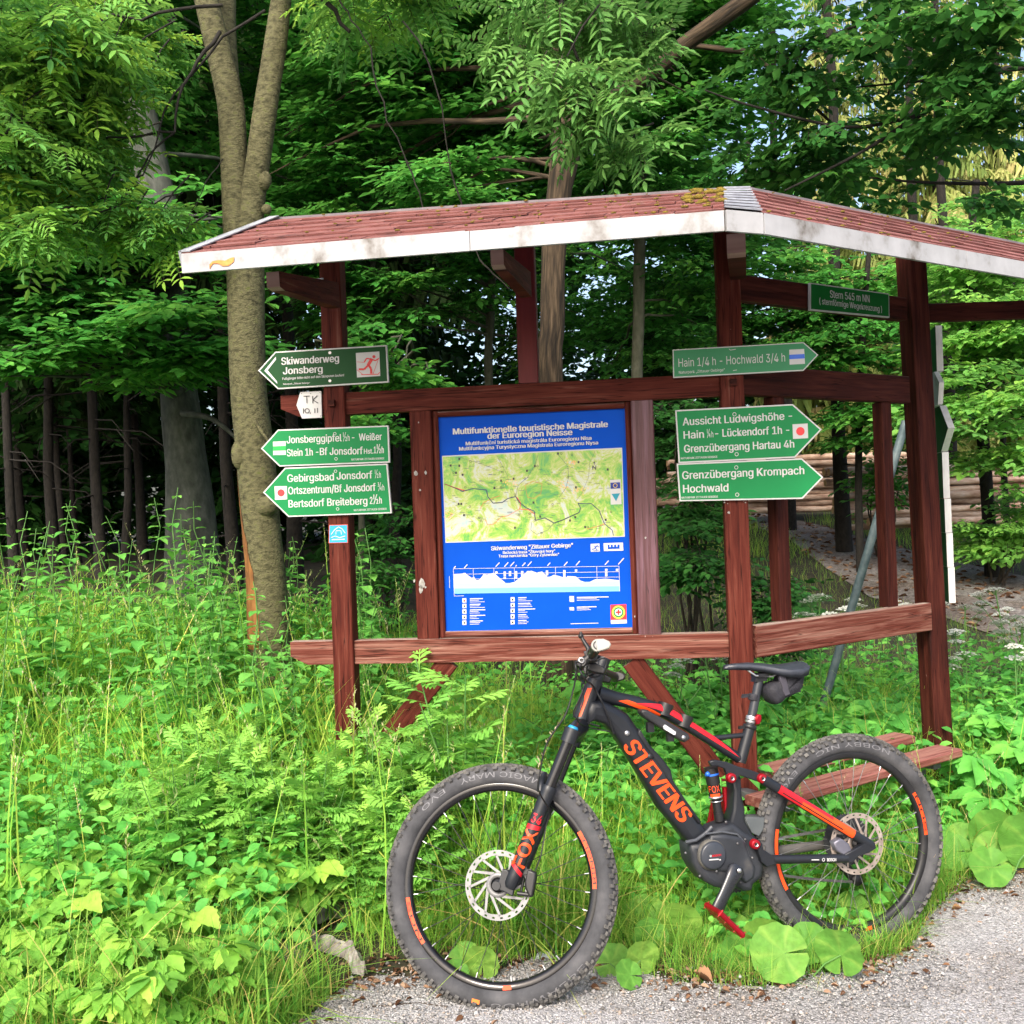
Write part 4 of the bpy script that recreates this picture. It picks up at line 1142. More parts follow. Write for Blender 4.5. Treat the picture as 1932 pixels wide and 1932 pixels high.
b = MB(); b.lathe([(0, .031), (.012, .031), (.016, .027), (.017, .021), (0, .021)], lt, SA, 16); b.build('fork_knob', flat('blue_anodised', (.02, .22, .42), .3), fk)
# dropout, hub axle, caliper
ax0 = PF + NW * .052
b = MB(); b.pillow([fq(zQ(x, y), .058) for x, y in ((600, 940), (680, 960), (760, 1250), (740, 1330), (600, 1260), (470, 1220), (480, 1150), (545, 1110))], NW, .012, .004); b.tube([ax0, ax0 + NW * .024], .0125, 14); b.build('dropout', grey, fk)
b = MB(); b.pillow([fq(zQ(x, y), .05) for x, y in ((960, 950), (1070, 990), (1075, 1080), (1030, 1330), (980, 1345), (920, 1220), (910, 1130))], NW, .018, .007); b.box(fq(zQ(910, 985), .055), NW * .006, RW * .02, UW * .007)
b.tube([fq(zQ(890, 1070), .045), fq(zQ(850, 1290), .045)], .004, 8); b.tube([fq(zQ(800, 1290), .05), fq(zQ(960, 1310), .05)], .007, 8); b.build('brake_caliper', blk, fk)

# frame ------------------------------------------------------------
fr = MB()
fr.tube([HB - SA * .008, HB + SA * .01, HT - SA * .01, HT + SA * .004], [.0275, .0265, .0255, .0265], 24)
dt = [zC(*p) for p in ((330, 700), (440, 690), (560, 750), (640, 800), (715, 910), (800, 1040), (900, 1150), (965, 1240), (985, 1320), (1060, 1440), (1180, 1610), (1260, 1720), (1330, 1800), (1230, 1880), (1120, 1840), (1010, 1690), (900, 1560), (740, 1290), (640, 1130), (540, 980), (450, 880), (370, 860), (300, 880))]
fr.pillow([bq(p) for p in dt], NL, .038, .024)
tt = [(415, 640), (560, 680), (700, 708), (860, 752), (960, 790), (1130, 890), (1350, 1030), (1560, 1165)]
fr.tube([bq(zC(*p)) for p in tt], [.027, .0225, .0215, .0212, .0205, .0185, .0165, .0165], 18, flat=1.0, ref=NL)
sts, ste = bq(zS(490, 1840)), bq(zS(645, 1260))
fr.tube([sts, ste], [.0185, .0185], 18)
fr.tube([bq(zS(30, 1450)), bq(zS(540, 1400))], .0085, 12)
# upright link bracket
fr.pillow([bq(zB(*p)) for p in ((452, 815), (500, 815), (508, 930), (525, 1000), (520, 1060), (560, 1130), (620, 1190), (640, 1230), (560, 1240), (470, 1130), (440, 1070), (458, 1000), (462, 900))], NL, .030, .010)
fr_o = fr.build('frame', grey, bike)
# painted stripes
def off(p, y): return bq(p, y)
b = MB(); P_ = lambda x, y: bq(zC(x, y), .0235)
def tt_stripe(k0, k1, a0, a1, mt, key):
    m_ = MB(); pts = [bq(zC(*p)) for p in tt]; rads = [.027, .0225, .0215, .0212, .0205, .0185, .0165, .0165]
    for i in range(24):
        rows = []
        for s in (i, i + 1):
            t = k0 + (k1 - k0) * s / 24; j = min(6, int(t)); f = t - j
            p = pts[j].lerp(pts[j + 1], f); r = (rads[j] * (1 - f) + rads[j + 1] * f) + .0012
            dd = (pts[j + 1] - pts[j]).normalized(); up = NL.cross(dd); up = up if up.z > 0 else -up
            e = s / 24; aa0 = a0(e); aa1 = a1(e)
            rows.append([p + (NL * math.cos(aa0 + (aa1 - aa0) * w / 6) + up * math.sin(aa0 + (aa1 - aa0) * w / 6)) * r for w in range(7)])
        for w in range(6): m_.add([rows[0][w], rows[1][w], rows[1][w + 1], rows[0][w + 1]], [(0, 1, 2, 3)], 0, True)
    m_.build('decal', mt, fr_o)
tt_stripe(1.05, 3.6, lambda e: -.25 - .75 * min(1, e * 1.5), lambda e: -.2 + .55 * (1 - e) * min(1, e * 5) - .4 * e, orange, 'a')
tt_stripe(2.1, 6.95, lambda e: -.15 + .2 * e, lambda e: .0 + 1.2 * min(1, e * 3) * (1 if e < .8 else (1 - e) * 5), red, 'b')
m_ = MB()
fwd = (-Rr_ + NL * .35).normalized(); sd_ = SA.cross(fwd)
for i in range(8):
    t0, t1 = .06 + .8 * i / 8, .06 + .8 * (i + 1) / 8
    for w in range(4):
        a0, a1 = -.2 + .14 * w, -.2 + .14 * (w + 1)
        f_ = lambda t, a: HB.lerp(HT, t) + ((-Rr_) * math.cos(.75 + a) + NL * math.sin(.75 + a)) * .0282
        m_.add([f_(t0, a0), f_(t1, a0), f_(t1, a1), f_(t0, a1)], [(0, 1, 2, 3)], 0, True)
m_.build('decal', orange, fr_o)
# down tube lettering and battery
sl = zm(*zC(0, 0), .23333)
l0, l1 = bq(zC(628, 1085), .0392), bq(zC(1108, 1718), .0392)
v, f = glyphs('STEVENS', .05)
x0, x1 = v[:, 0].min(), v[:, 0].max(); ex = (l1 - l0); up = NL.cross(ex.normalized()); up = up if up.z > 0 else -up
m_ = MB()
for k in (-3, -2, -1, 0, 1, 2, 3): m_.add([l0 + ex * ((x - x0) / (x1 - x0) * .97) + (up * .050 - ex.normalized() * (-.010)) * (y / _cap) - ex * .02 + ex.normalized() * (k * .0011) + up * (abs(k) % 2 * .0012) + NL * (k * .00012) for x, y in v], f, 0)
m_; m_.build('lettering', orange, fr_o)
b = MB(); b.pillow([bq(zC(*p), .0) for p in ((720, 915), (800, 1040), (900, 1150), (968, 1240), (988, 1325), (1060, 1440), (1180, 1610), (1215, 1660), (1190, 1680), (1100, 1560), (985, 1390), (900, 1260), (780, 1085), (705, 960))], NL, .0405, .008)
ba = b.build('battery', nmat('battery_case', [(.007, .008, .010), (.012, .013, .016)], rough=.5, scale=10), fr_o)
for x, y, r, m in ((655, 960, .008, alu), (842, 1150, .010, blk), (1115, 995, .004, alu)):
    b = MB(); b.lathe([(0, .003), (r, .003), (r, -.004)], bq(zC(x, y), .0395), NL, 16); b.build('lock_cylinder', m, fr_o)

# motor --------------------------------------------------------------
mo_ = MB()
mo_.pillow([bq(zM(*p)) for p in ((235, 500), (330, 480), (450, 400), (560, 300), (620, 275), (760, 225), (900, 330), (1010, 400), (1100, 460), (1140, 560), (1150, 760), (1130, 900), (1020, 990), (1000, 1070), (900, 1085), (800, 1040), (690, 1060), (540, 1030), (420, 960), (330, 850), (260, 720), (240, 600))], NL, .052, .018)
mo_.pillow([bq(zM(*p), .03) for p in ((500, 480), (520, 395), (700, 380), (900, 410), (960, 480), (1010, 640), (1080, 800), (1060, 930), (960, 1000), (760, 860), (560, 840), (470, 700))], NL, .031, .012)
mo = mo_.build('motor', motor_m, bike)
b = MB(); cc = bq(zM(585, 665), .058); b.lathe([(0, .014), (.038, .014), (.0425, .011), (.044, .004), (.046, -.01)], cc, NL, 40, 0)
mc = b.build('motor_cover', nmat('cover_plastic', [(.022, .026, .034), (.038, .043, .054)], rough=.32, scale=20), mo)
b = MB(); b.lathe([(.044, .006), (.0475, .002), (.049, -.010), (.046, -.012)], cc, NL, 40, 0); b.build('cover_rim', nmat('dusty_rim', [(.05, .048, .045), (.12, .115, .10)], rough=.8, scale=40), mo)
b = MB()
for x, y in ((250, 640), (430, 930), (760, 250), (1000, 470), (940, 1010), (1090, 700), (905, 520), (640, 870)): b.lathe([(0, .003), (.0035, .003), (.0042, 0)], bq(zM(x, y), .053 if x not in (905, 640) else .062), NL, 10)
b.build('bolts', nmat('dull_bolt', [(.06, .06, .065), (.12, .12, .125)], rough=.5, metallic=.4), mo)
b = MB(); b.tube([bq(zM(*p), .056) for p in ((500, 400), (700, 372), (900, 402), (985, 500), (1060, 720), (1085, 860))], .0035, 6); b.tube([bq(zM(*p), .050) for p in ((250, 505), (380, 480), (500, 395), (580, 310))], .006, 6); b.build('casing_highlight', nmat('casing_highlight', [(.04, .045, .055), (.075, .08, .09)], rough=.4, scale=20), mo)  # lighter rods that paint a highlight along the casing edges
pc = lambda x, y: bq(zM(x, y), .0735)
m_ = MB(); text3d(m_, 'BOSCH', pc(590, 690), pc(697, 676), UPb, .0062, 0, .03); m_.build('lettering', red, mc)
m_ = MB(); m_.box((pc(548, 727) + pc(668, 718)) / 2, (pc(668, 718) - pc(548, 727)) / 2, UPb * .0017, NL * .0004); m_.box(pc(685, 725), Rr_ * .0025, UPb * .002, NL * .0004); m_.lathe([(.0018, 0), (.0034, 0)], pc(568, 677), NL, 16, 0); m_.build('mark', swhite, mc)
# cranks and pedals
def crank(side):
    y = .085 * side; yc = .10 * side
    pa = bq(zM(890, 845), .078); pe = bq(zM(622, 1410), .098)
    if side < 0:
        dd = pe - pa; pa = pa - NL * .165; pe = pa - dd - NL * .04
        dd = -(dd)
    d = (pe - pa).normalized(); s_ = d.cross(NL)
    b = MB(); b.tube([pa - d * .012, pa, pa.lerp(pe, .25), pa.lerp(pe, .6), pe.lerp(pa, .06), pe + d * .006], [.010, .0155, .0125, .0105, .0115, .008], 16, ref=NL, flat=1.95)
    o = b.build('crank_arm', nmat('polished_black', [(.010, .011, .014), (.018, .02, .025)], rough=.25, scale=12, spec=.5), bike)
    b = MB(); b.lathe([(0, .0065), (.006, .0065), (.0075, .004)], pa + NL * .016 * side, NL * side, 14); b.build('crank_bolt', alu, o)
    # platform pedal
    if side > 0:
        a, c = bq(zM(600, 1450), .115), bq(zM(790, 1740), .20)
        ex = NL * side; ce = pe + NL * .062
        pl = (bq(zM(830, 1720), .16) - bq(zM(585, 1480), .16)); pl = pl - NL * pl.dot(NL); pl.normalize()
    else:
        ex = NL * side; ce = pe + ex * .062; pl = (UPb + Rr_ * .3).normalized()
    th = pl.cross(ex).normalized()
    b = MB(); L, Wd = .050, .046
    for k in (-1, 1):
        b.tube([ce + pl * (L * k) - ex * Wd, ce + pl * (L * k) + ex * Wd], .009, 8); b.tube([ce + ex * (Wd * k) - pl * L, ce + ex * (Wd * k) + pl * L], .009, 8)
    for k in (-1, 0, 1): b.box(ce + ex * (.030 * k), ex * .008, pl * (L * .95), th * .0085)
    b.tube([ce - ex * .06, ce + ex * .045], .0095, 10); b.tube([ce - pl * L, ce + pl * L], .006, 8)
    for i in (-1, -.4, .4, 1):
        for k in (-1, 1):
            for z_ in (-1, 1): b.tube([ce + pl * L * i + ex * Wd * k, ce + pl * L * i + ex * Wd * k + th * .0125 * z_], .0017, 5)
    b.build('pedal', redano, o)
crank(1); crank(-1)
# rear triangle --------------------------------------------------------
def stay(uva, uvb, ya, yb, r0, r1, mt, name, fl=1.0):
    b = MB(); p0, p1 = bq(uva, ya), bq(uvb, yb); b.tube([p0, p0.lerp(p1, .3), p0.lerp(p1, .8), p1], [r0, r0, (r0 + r1) / 2, r1], 14, ref=NL, flat=fl); return b.build(name, mt, bike), p0, p1
ss, p0, p1 = stay(zB(650, 838), zB(1262, 1212), .055, .066, .0135, .0125, grey, 'seat_stay', 1.25)
stay(zB(650, 838), zB(1262, 1212), -.055, -.066, .0125, .0125, grey, 'seat_stay', 1.15)
d = p1 - p0; upS = NL.cross(d.normalized()); upS = upS if upS.z > 0 else -upS
m_ = MB(); m2_ = MB()
for i in range(20):
    t0, t1 = .13 + .69 * i / 20, .13 + .69 * (i + 1) / 20
    for w in range(8):
        a0, a1 = -.95 + 1.9 * w / 8, -.95 + 1.9 * (w + 1) / 8
        f_ = lambda t, a: p0 + d * t + NL * (.0136 * math.cos(a) + .0016) + upS * (.0136 * 1.25 * math.sin(a))
        tgt = m_ if (w / 8 > .72 - .9 * (t0 - .13) / .69 * .8) else m2_
        if abs(a0 + .475) < .13 and .05 < (t0 - .13) / .69 < .8: continue
        q_ = [f_(t0, a0), f_(t1, a0), f_(t1, a1), f_(t0, a1)]
        (m2_ if (t0 < .32 or w > 4 and t0 < .6) else m_).add(q_, [(0, 1, 2, 3)], 0, True)
m_.build('decal', orange, ss); m2_.build('decal', red, ss)
cs, c0, c1 = stay(zB(705, 1290), zB(1125, 1284), .062, .070, .0125, .0115, grey, 'chain_stay', 1.15)
stay(zB(705, 1245), zB(1090, 1195), -.062, -.072, .0125, .0115, nmat('dusty_grey', [(.06, .058, .055), (.10, .095, .09)], rough=.7), 'chain_stay', 1.3)
m_ = MB(); e = (c1 - c0).normalized(); upC = NL.cross(e); upC = upC if upC.z > 0 else -upC
q0 = c0 + NL * .0150; L = (c1 - c0).length
text3d(m_, 'BOSCH', q0 + e * (L * .69) - upC * .005, q0 + e * (L * .81) - upC * .005, upC, .0095, 0, .03)
m_.lathe([(.0035, 0), (.0055, 0)], q0 + e * (L * .64), NL, 16, 0); m_.box(q0 + e * (L * .53), e * (L * .05), upC * .0014, NL * .0003); m_.build('lettering', swhite, cs)
b = MB()
b.pillow([bq(zB(*p), .06) for p in ((585, 1180), (625, 1180), (640, 1230), (690, 1260), (720, 1275), (722, 1310), (660, 1330), (630, 1300), (610, 1240))], NL, .012, .004); b.build('pivot_yoke', grey, bike)
b = MB(); b.pillow([bq(zB(*p), .068) for p in ((1105, 1260), (1150, 1235), (1235, 1185), (1275, 1195), (1280, 1225), (1240, 1250), (1180, 1270), (1150, 1305), (1112, 1305))], NL, .009, .003)
b.pillow([bq(zB(*p), -.068) for p in ((1065, 1180), (1130, 1170), (1235, 1165), (1275, 1195), (1240, 1250), (1090, 1220))], NL, .009, .003)
axr = PRr + NL * .06; b.tube([PRr - NL * .075, PRr + NL * .078], .0085, 12); b.build('dropout', grey, bike)
b = MB(); b.pillow([bq(zB(*p), .052) for p in ((1035, 1190), (1075, 1165), (1120, 1195), (1140, 1240), (1090, 1265), (1050, 1235))], NL, .016, .006); b.build('brake_caliper', nmat('grey_caliper', [(.10, .10, .13), (.17, .17, .21)], rough=.4, metallic=.5), bike)
# rocker link
for sd2 in (1, -1):
    b = MB(); b.pillow([bq(zB(*p), .040 * sd2) for p in ((340, 735), (375, 725), (440, 738), (500, 762), (580, 785), (640, 808), (668, 822), (665, 850), (640, 858), (580, 838), (510, 812), (490, 850), (455, 850), (440, 815), (425, 775), (380, 760), (350, 760))], NL, .009, .004); lk = b.build('rocker_link', grey, bike)
for x, y in ((470, 830), (645, 833), (605, 1205)):
    b = MB(); c_ = bq(zB(x, y), .058 if (x, y) != (605, 1205) else .074); b.lathe([(.0062, .006), (.0125, .007), (.0155, .004), (.0155, -.012)], c_, NL, 24, 0); b.lathe([(0, .002), (.0062, .002)], c_, NL, 12, 1); b.lathe([(.0042, .0042), (.0066, .0066)], c_, NL, 12, 2); b.build('pivot_bolt', [redano, blk, alu], bike)
# shock
sk = [(350, 775), (356, 808), (378, 880), (385, 925), (398, 1070)]
S0, S1 = bq(zB(352, 770)), bq(zB(402, 1072)); dS = S1 - S0
b = MB(); b.tube([S0, S0 + dS * .30], .0225, 20); b.tube([S0 + dS * .29, S0 + dS * .56], .0205, 20); b.tube([S0 + dS * .56, S0 + dS * .86], .0145, 16); b.tube([S0 + dS * .84, S1], .016, 12)
so = b.build('shock', blk, bike)
b = MB(); b.lathe([(.0145, -.004), (.023, -.003), (.023, .003), (.0145, .004)], S0 + dS * .545, dS, 24); b.lathe([(.021, -.0015), (.0222, 0), (.021, .0015)], S0 + dS * .62, dS, 24); b.build('shock_ring', alu, so)
b = MB(); b.lathe([(.0228, -.003), (.0232, 0), (.0228, .003)], S0 + dS * .12, dS, 24); b.ball(S0 + dS * .10 + NL * .012 - Rr_ * .02, .008); b.build('shock_dial', flat('blue_dial', (.02, .12, .55), .3), so)
dn_ = dS.normalized(); m_ = MB(); vs_ = (CAM - S0); vs_ = (vs_ - dn_ * vs_.dot(dn_)).normalized(); ws_ = dn_.cross(vs_); ws_ = ws_ if ws_.x > 0 else -ws_
v, f = glyphs('FOX', .07); x0, x1 = v[:, 0].min(), v[:, 0].max()
m_.add([S0 + dS * (.44 - .12 * y / _cap) + (vs_ * math.cos(((x - x0) / (x1 - x0) - .5) * 1.8) + ws_ * math.sin(((x - x0) / (x1 - x0) - .5) * 1.8)) * .0218 for x, y in v], f, 0)
for i in range(8):
    a0, a1 = -.8 + .2 * i, -.8 + .2 * (i + 1)
    fq_ = lambda t, a: S0 + dS * t + (vs_ * math.cos(a) + ws_ * math.sin(a)) * .0214
    m_.add([fq_(.47, a0), fq_(.47, a1), fq_(.53, a1), fq_(.53, a0)], [(0, 1, 2, 3)], 0, True)
m_.build('lettering', orange, so)
sp_ = MB(); sp_.tube([bq(zB(430, 880), -.03), bq(zB(438, 1030), -.03)], .009, 10); sp_.build('shock_reservoir', redano, so)
# mudguard flap
b = MB(); b.pillow([bq(zB(*p), -.0) for p in ((525, 1045), (628, 1042), (632, 1060), (625, 1110), (600, 1150), (560, 1130))], NL, .03, .003); b.build('mud_flap', nmat('flap_grey', [(.05, .06, .065), (.085, .095, .10)], rough=.6), bike)
# cassette, chain, derailleur
b = MB()
for i, r in enumerate((.088, .078, .067, .057, .048, .040, .033, .027)):
    y = -.022 - .0045 * i; nt_ = max(12, int(r * 480))
    pr = []
    for k in range(nt_ * 2):
        a = math.pi * k / nt_; rr2 = r if k % 2 else r - .005
        pr.append(PRr + Rr_ * (rr2 * math.cos(a)) + UPb * (rr2 * math.sin(a)) + NL * y)
    b.prism(pr, NL * -.0016)
b.tube([PRr - NL * .02, PRr - NL * .06], .024, 14)
b.build('cassette', nmat('worn_cog_steel', [(.03, .032, .036), (.075, .078, .085)], rough=.45, scale=40, metallic=.6), bike)
ch = MB()
def chain(pa, pb, sag=0.0):
    L = (pb - pa).length; n = int(L / .0127); dd = (pb - pa) / n
    for i in range(n):
        c_ = pa + dd * (i + .5) - UPb * (sag * math.sin(math.pi * (i + .5) / n)); e = dd.normalized(); u = NL.cross(e)
        y = .0028 if i % 2 else .0018
        for s_ in (-1, 1): ch.box(c_ + NL * y * s_, e * .0075, u * .004, NL * .0006)
        ch.tube([c_ + dd * .5 - NL * .003, c_ + dd * .5 + NL * .003], .0032, 6)
chain(bq(zB(600, 1195), -.048), bq(zB(1010, 1122), -.042)); chain(bq(zB(560, 1345), -.048), bq(zB(1185, 1418), -.045), .008)
ch.build('chain', nmat('chain_steel', [(.10, .10, .10), (.20, .20, .19)], rough=.45, metallic=.6, scale=50), bike)
b = MB(); b.pillow([bq(zB(*p), -.055) for p in ((1060, 1290), (1100, 1280), (1200, 1390), (1190, 1425), (1150, 1420), (1080, 1340))], NL, .01, .004); b.lathe([(0, .004), (.020, .004), (.020, -.004)], bq(zB(1180, 1405), -.045), NL, 16); b.lathe([(0, .004), (.018, .004), (.018, -.004)], bq(zB(1105, 1330), -.045), NL, 16); b.build('derailleur', blk, bike)
b = MB(); c_ = bq(zM(890, 845), -.048); pr = []
for k in range(72):
    a = math.pi * k / 36; r = .076 if k % 2 else .071
    pr.append(c_ + Rr_ * (r * math.cos(a)) + UPb * (r * math.sin(a)))
b.prism(pr, NL * -.002); b.build('chainring', blk, bike)

# seat post, saddle ---------------------------------------------------------
b = MB(); pt_ = bq(zS(795, 500)); dq = (pt_ - ste).normalized()
b.tube([ste - dq * .02, pt_], .0148, 18); po = b.build('seat_post', nmat('seatpost_black', [(.018, .02, .025), (.03, .034, .042)], rough=.35, scale=15), bike)
b = MB(); b.lathe([(.0195, -.008), (.0225, -.006), (.0225, .004), (.0195, .006)], ste, dq, 24, 0); b.box(ste - Rr_ * .028 - dq * .0, Rr_ * .012, dq * .005, NL * .006, 0); b.lathe([(.0185, .012), (.0190, .014), (.0190, .032), (.0185, .034)], ste, dq, 24, 1); b.lathe([(.0165, .018), (.0195, .020), (.0195, .022), (.0165, .024)], ste, dq, 24, 0); b.build('seat_clamp', [blk, alu], po)
b = MB(); b.pillow([bq(zS(*p), .02) for p in ((735, 1110), (770, 1060), (815, 1070), (820, 1150), (790, 1220), (735, 1225))], NL, .007, .003); b.build('clamp_lever', redano, po)
b = MB(); b.lathe([(.0155, -.011), (.0168, -.009), (.0168, .009), (.0155, .011)], bq(zS(705, 790)), dq, 20); b.box(bq(zS(570, 765)), Rr_ * .012, dq * .006, NL * .004); b.build('bag_strap', cloth_m, po)
b = MB(); b.box(pt_ + dq * .004, Rr_ * .022, dq * .010, NL * .016); b.box(pt_ + dq * .016, Rr_ * .020, dq * .006, NL * .026); b.build('post_head', blk, po)
# saddle as lofted sections
sec = [(222, 290, .006, 40, .0), (260, 262, .017, 60, .0), (400, 240, .021, 75, .0), (600, 225, .026, 80, .002), (800, 232, .036, 85, .004), (960, 250, .052, 90, .006), (1120, 255, .066, 100, .008), (1300, 230, .071, 105, .010), (1420, 205, .066, 95, .010), (1480, 205, .050, 60, .008)]
b = MB(); rows = []
for x, y, hw, hp, dp_ in sec:
    c_ = bq(zS(x, y)); h = hp * .11667 * 3.3 / W
    row = []
    for i in range(17):
        a = math.pi * i / 16
        yy = -hw * math.cos(a) * 1.0
        k = abs(math.cos(a))
        zz = -h * .15 * (k ** 2) - dp_ * 1.6 * (k ** 2)
        row.append(c_ + NL * yy + UPb * zz)
    for i in range(17):
        a = math.pi * (16 - i) / 16
        yy = -hw * .93 * math.cos(a); k = abs(math.cos(a))
        zz = -h * (.75 + .65 * (k ** 3)) - dp_ * 1.6 * k ** 2
        row.append(c_ + NL * yy + UPb * zz)
    rows.append(row)
n = 34
b.add([p for r_ in rows for p in r_], [(i * n + k, i * n + (k + 1) % n, (i + 1) * n + (k + 1) % n, (i + 1) * n + k) for i in range(len(rows) - 1) for k in range(n)] + [tuple(range(n)), tuple(range((len(rows) - 1) * n, len(rows) * n))[::-1]], 0, True)
sad = b.build('saddle', nmat('saddle_vinyl', [(.022, .026, .036), (.034, .039, .052)], rough=.42, scale=60, bump=.08), bike)
b = MB()
for y in (.022, -.022):
    b.tube([bq(zS(560, 300), y * .6), bq(zS(640, 370), y * .9), bq(zS(740, 440), y), bq(zS(1000, 452), y), bq(zS(1200, 350), y * 1.3)], .0035, 8)
b.build('saddle_rails', alu, sad)

# handlebar ------------------------------------------------------------------
hb = empty('handlebar', (0, 0, 0)); hb.parent = bike
b = MB(); stt = bq(zH(700, 770))
b.tube([HT, HT + SA * .045], [.0225, .021], 20); b.tube([HT + SA * .008, HT + SA * .010, HT + SA * .012], [.0235, .0245, .0235], 20)
stc = HT + SA * .062
b.tube([HT + SA * .044, HT + SA * .083], .0215, 18)
barc = stc - RW * .034 - SA * .012
b.tube([stc, barc], [.019, .021], 16); b.tube([barc - NW * .024, barc + NW * .024], .0225, 18)
b.build('stem', grey, hb)
def barpt(y):
    s_ = abs(y); rise = .012 * float(sst((s_ - .05) / .12)); back = .055 * (s_ / .37) ** 1.4
    return barc + NW * y + UW * rise + RW * back
GE = at(1139.6, 1219, 0)  # direction only
b = MB(); b.tube([barpt(-.37 + .74 * i / 30) for i in range(31)], .0135, 14); b.build('bar', blk, hb)
gripw = nmat('pale_grip_end', [(.22, .215, .195), (.30, .29, .265)], rough=.5)
for sd2 in (1, -1):
    g0, g1 = barpt(.235 * sd2), barpt(.372 * sd2); ga = (g1 - g0).normalized()
    b = MB(); b.tube([g0, g0.lerp(g1, .3), g0.lerp(g1, .7), g1], [.0155, .016, .0162, .0165], 18); gr = b.build('grip', blk, hb)
    b = MB(); b.tube([g1 - ga * .012, g1 + ga * .004], .0178, 20); b.pillow([g1 + RW * x + UW * y for x, y in ((-.004, .0175), (.018, .0165), (.034, .008), (.038, -.002), (.032, -.012), (.014, -.0165), (-.004, -.0175))], ga, .009, .004); b.build('grip_flange', gripw if sd2 > 0 else blk, gr)
    b = MB(); b.lathe([(.0095, .0048), (.0130, .0048)], g1, ga, 20, 0); b.lathe([(0, .0052), (.0088, .0052)], g1, ga, 20, 1); b.build('end_cap', [blk, flat('cap_grey', (.22, .22, .22))], gr)
    # brake lever and clamp
    lp = barpt(.205 * sd2)
    b = MB(); b.tube([lp - ga * .009, lp + ga * .009], .0195, 16); b.tube([lp, lp - RW * .030 - UW * .022], .013, 10); b.tube([lp - RW * .030 - UW * .022 - ga * .05, lp - RW * .034 - UW * .020 + ga * .015], .0135, 12); b.tube([barpt(.09 * sd2) - NW * .006, barpt(.09 * sd2) + NW * .012], .019, 14)
    b.tube([lp - RW * .030 - UW * .024, lp - RW * .052 - UW * .034 + ga * .04, lp - RW * .052 - UW * .042 + ga * .12], [.006, .0055, .0045], 8); b.build('brake_lever', blk, hb)
    b = MB(); b.lathe([(.006, .001), (.0095, .001), (.0095, -.012)], lp - RW * .034 - UW * .016 + ga * .02, ga, 16); b.build('lever_ring', alu, hb)
    b = MB(); b.pillow([barpt(.165 * sd2) + RW * x + UW * y for x, y in ((-.02, .018), (.012, .02), (.022, .004), (.016, -.016), (-.012, -.018))], NW, .011, .004); b.pillow([barpt(.12 * sd2) + RW * x + UW * y for x, y in ((-.012, -.012), (.018, -.010), (.046, -.030), (.040, -.046), (.010, -.040), (-.014, -.028))], NW, .016, .005); b.build('control_unit', blk, hb)
# bell lever standing up, cables
b = MB(); lp = barpt(.14); b.tube([lp, lp + UW * .035 - RW * .004, lp + UW * .062 - RW * .018, lp + UW * .085 - RW * .022], [.008, .007, .0055, .004], 8); b.ball(lp + UW * .072 - RW * .022, .0085); b.build('thumb_lever', blk, hb)
b = MB(); b.ball(barc + UW * .022 + RW * .01, .02, sc=(1.3, 1, .8), sx=RW, sz=UW); b.pillow([barc + UW * y + RW * x for x, y in ((-.035, .03), (.03, .042), (.034, .034), (-.03, .018))], NW, .03, .003); b.build('display', gloss, hb)
def cable(pts, r=.0024, m=blk, nm='cable'):
    # smooth through the points
    P = [Vector(p) for p in pts]; out = []
    for i in range(len(P) - 1):
        a, b_, c, d_ = P[max(0, i - 1)], P[i], P[i + 1], P[min(len(P) - 1, i + 2)]
        for k in range(6):
            t = k / 6
            out.append(.5 * ((2 * b_) + (c - a) * t + (2 * a - 5 * b_ + 4 * c - d_) * t * t + (3 * b_ - a - 3 * c + d_) * t ** 3))
    out.append(P[-1])
    mb = MB(); mb.tube(out, r, 6); return mb.build(nm, m, bike)
lv = barpt(.2) - RW * .034 - UW * .022
cable([lv, at(1088, 1262, 2.98), at(1082, 1300, 2.98), at(1066, 1350, 2.97), at(1033, 1400, 2.97), at(1020, 1450, 2.97), at(1016, 1490, 2.97), fq((1036, 1530), .085), fq((1030, 1560), .06), fq((1021, 1612), .066), fq((1010, 1643), .06)])
cable([lv, at(1094, 1264, 2.97), at(1106, 1284, 2.99), bq(zH(560, 1220), .06), bq(zH(720, 1500), .05), bq(zH(850, 1800), .046), bq(zC(545, 965), .040)], .0034)
cable([barpt(.16), bq(zH(440, 960), .12), bq(zH(540, 1050), .10), bq(zH(680, 1030), .09), bq(zH(780, 900), .08), bq(zH(800, 700), .08), barpt(.1)], .0024)
cable([barpt(-.12) - RW * .03, at(1096, 1262, 3.15), at(1100, 1290, 3.05), bq(zH(430, 1000), .07), bq(zH(600, 940), .06), bq(zH(660, 780), .05)], .0026)
cable([lv, at(1086, 1250, 2.95), at(1090, 1275, 2.96), bq(zH(390, 1100), .07), bq(zH(390, 1250), .05), bq(zH(300, 1480), .045), bq(zH(210, 1800), .03), bq(zC(430, 905), .035)], .0024)
cable([barpt(-.18) - RW * .03, at(1098, 1290, 3.10), at(1101, 1320, 3.06), at(1090, 1358, 3.05), bq((1110, 1372), .03), bq((1150, 1380), .03)], .0024)

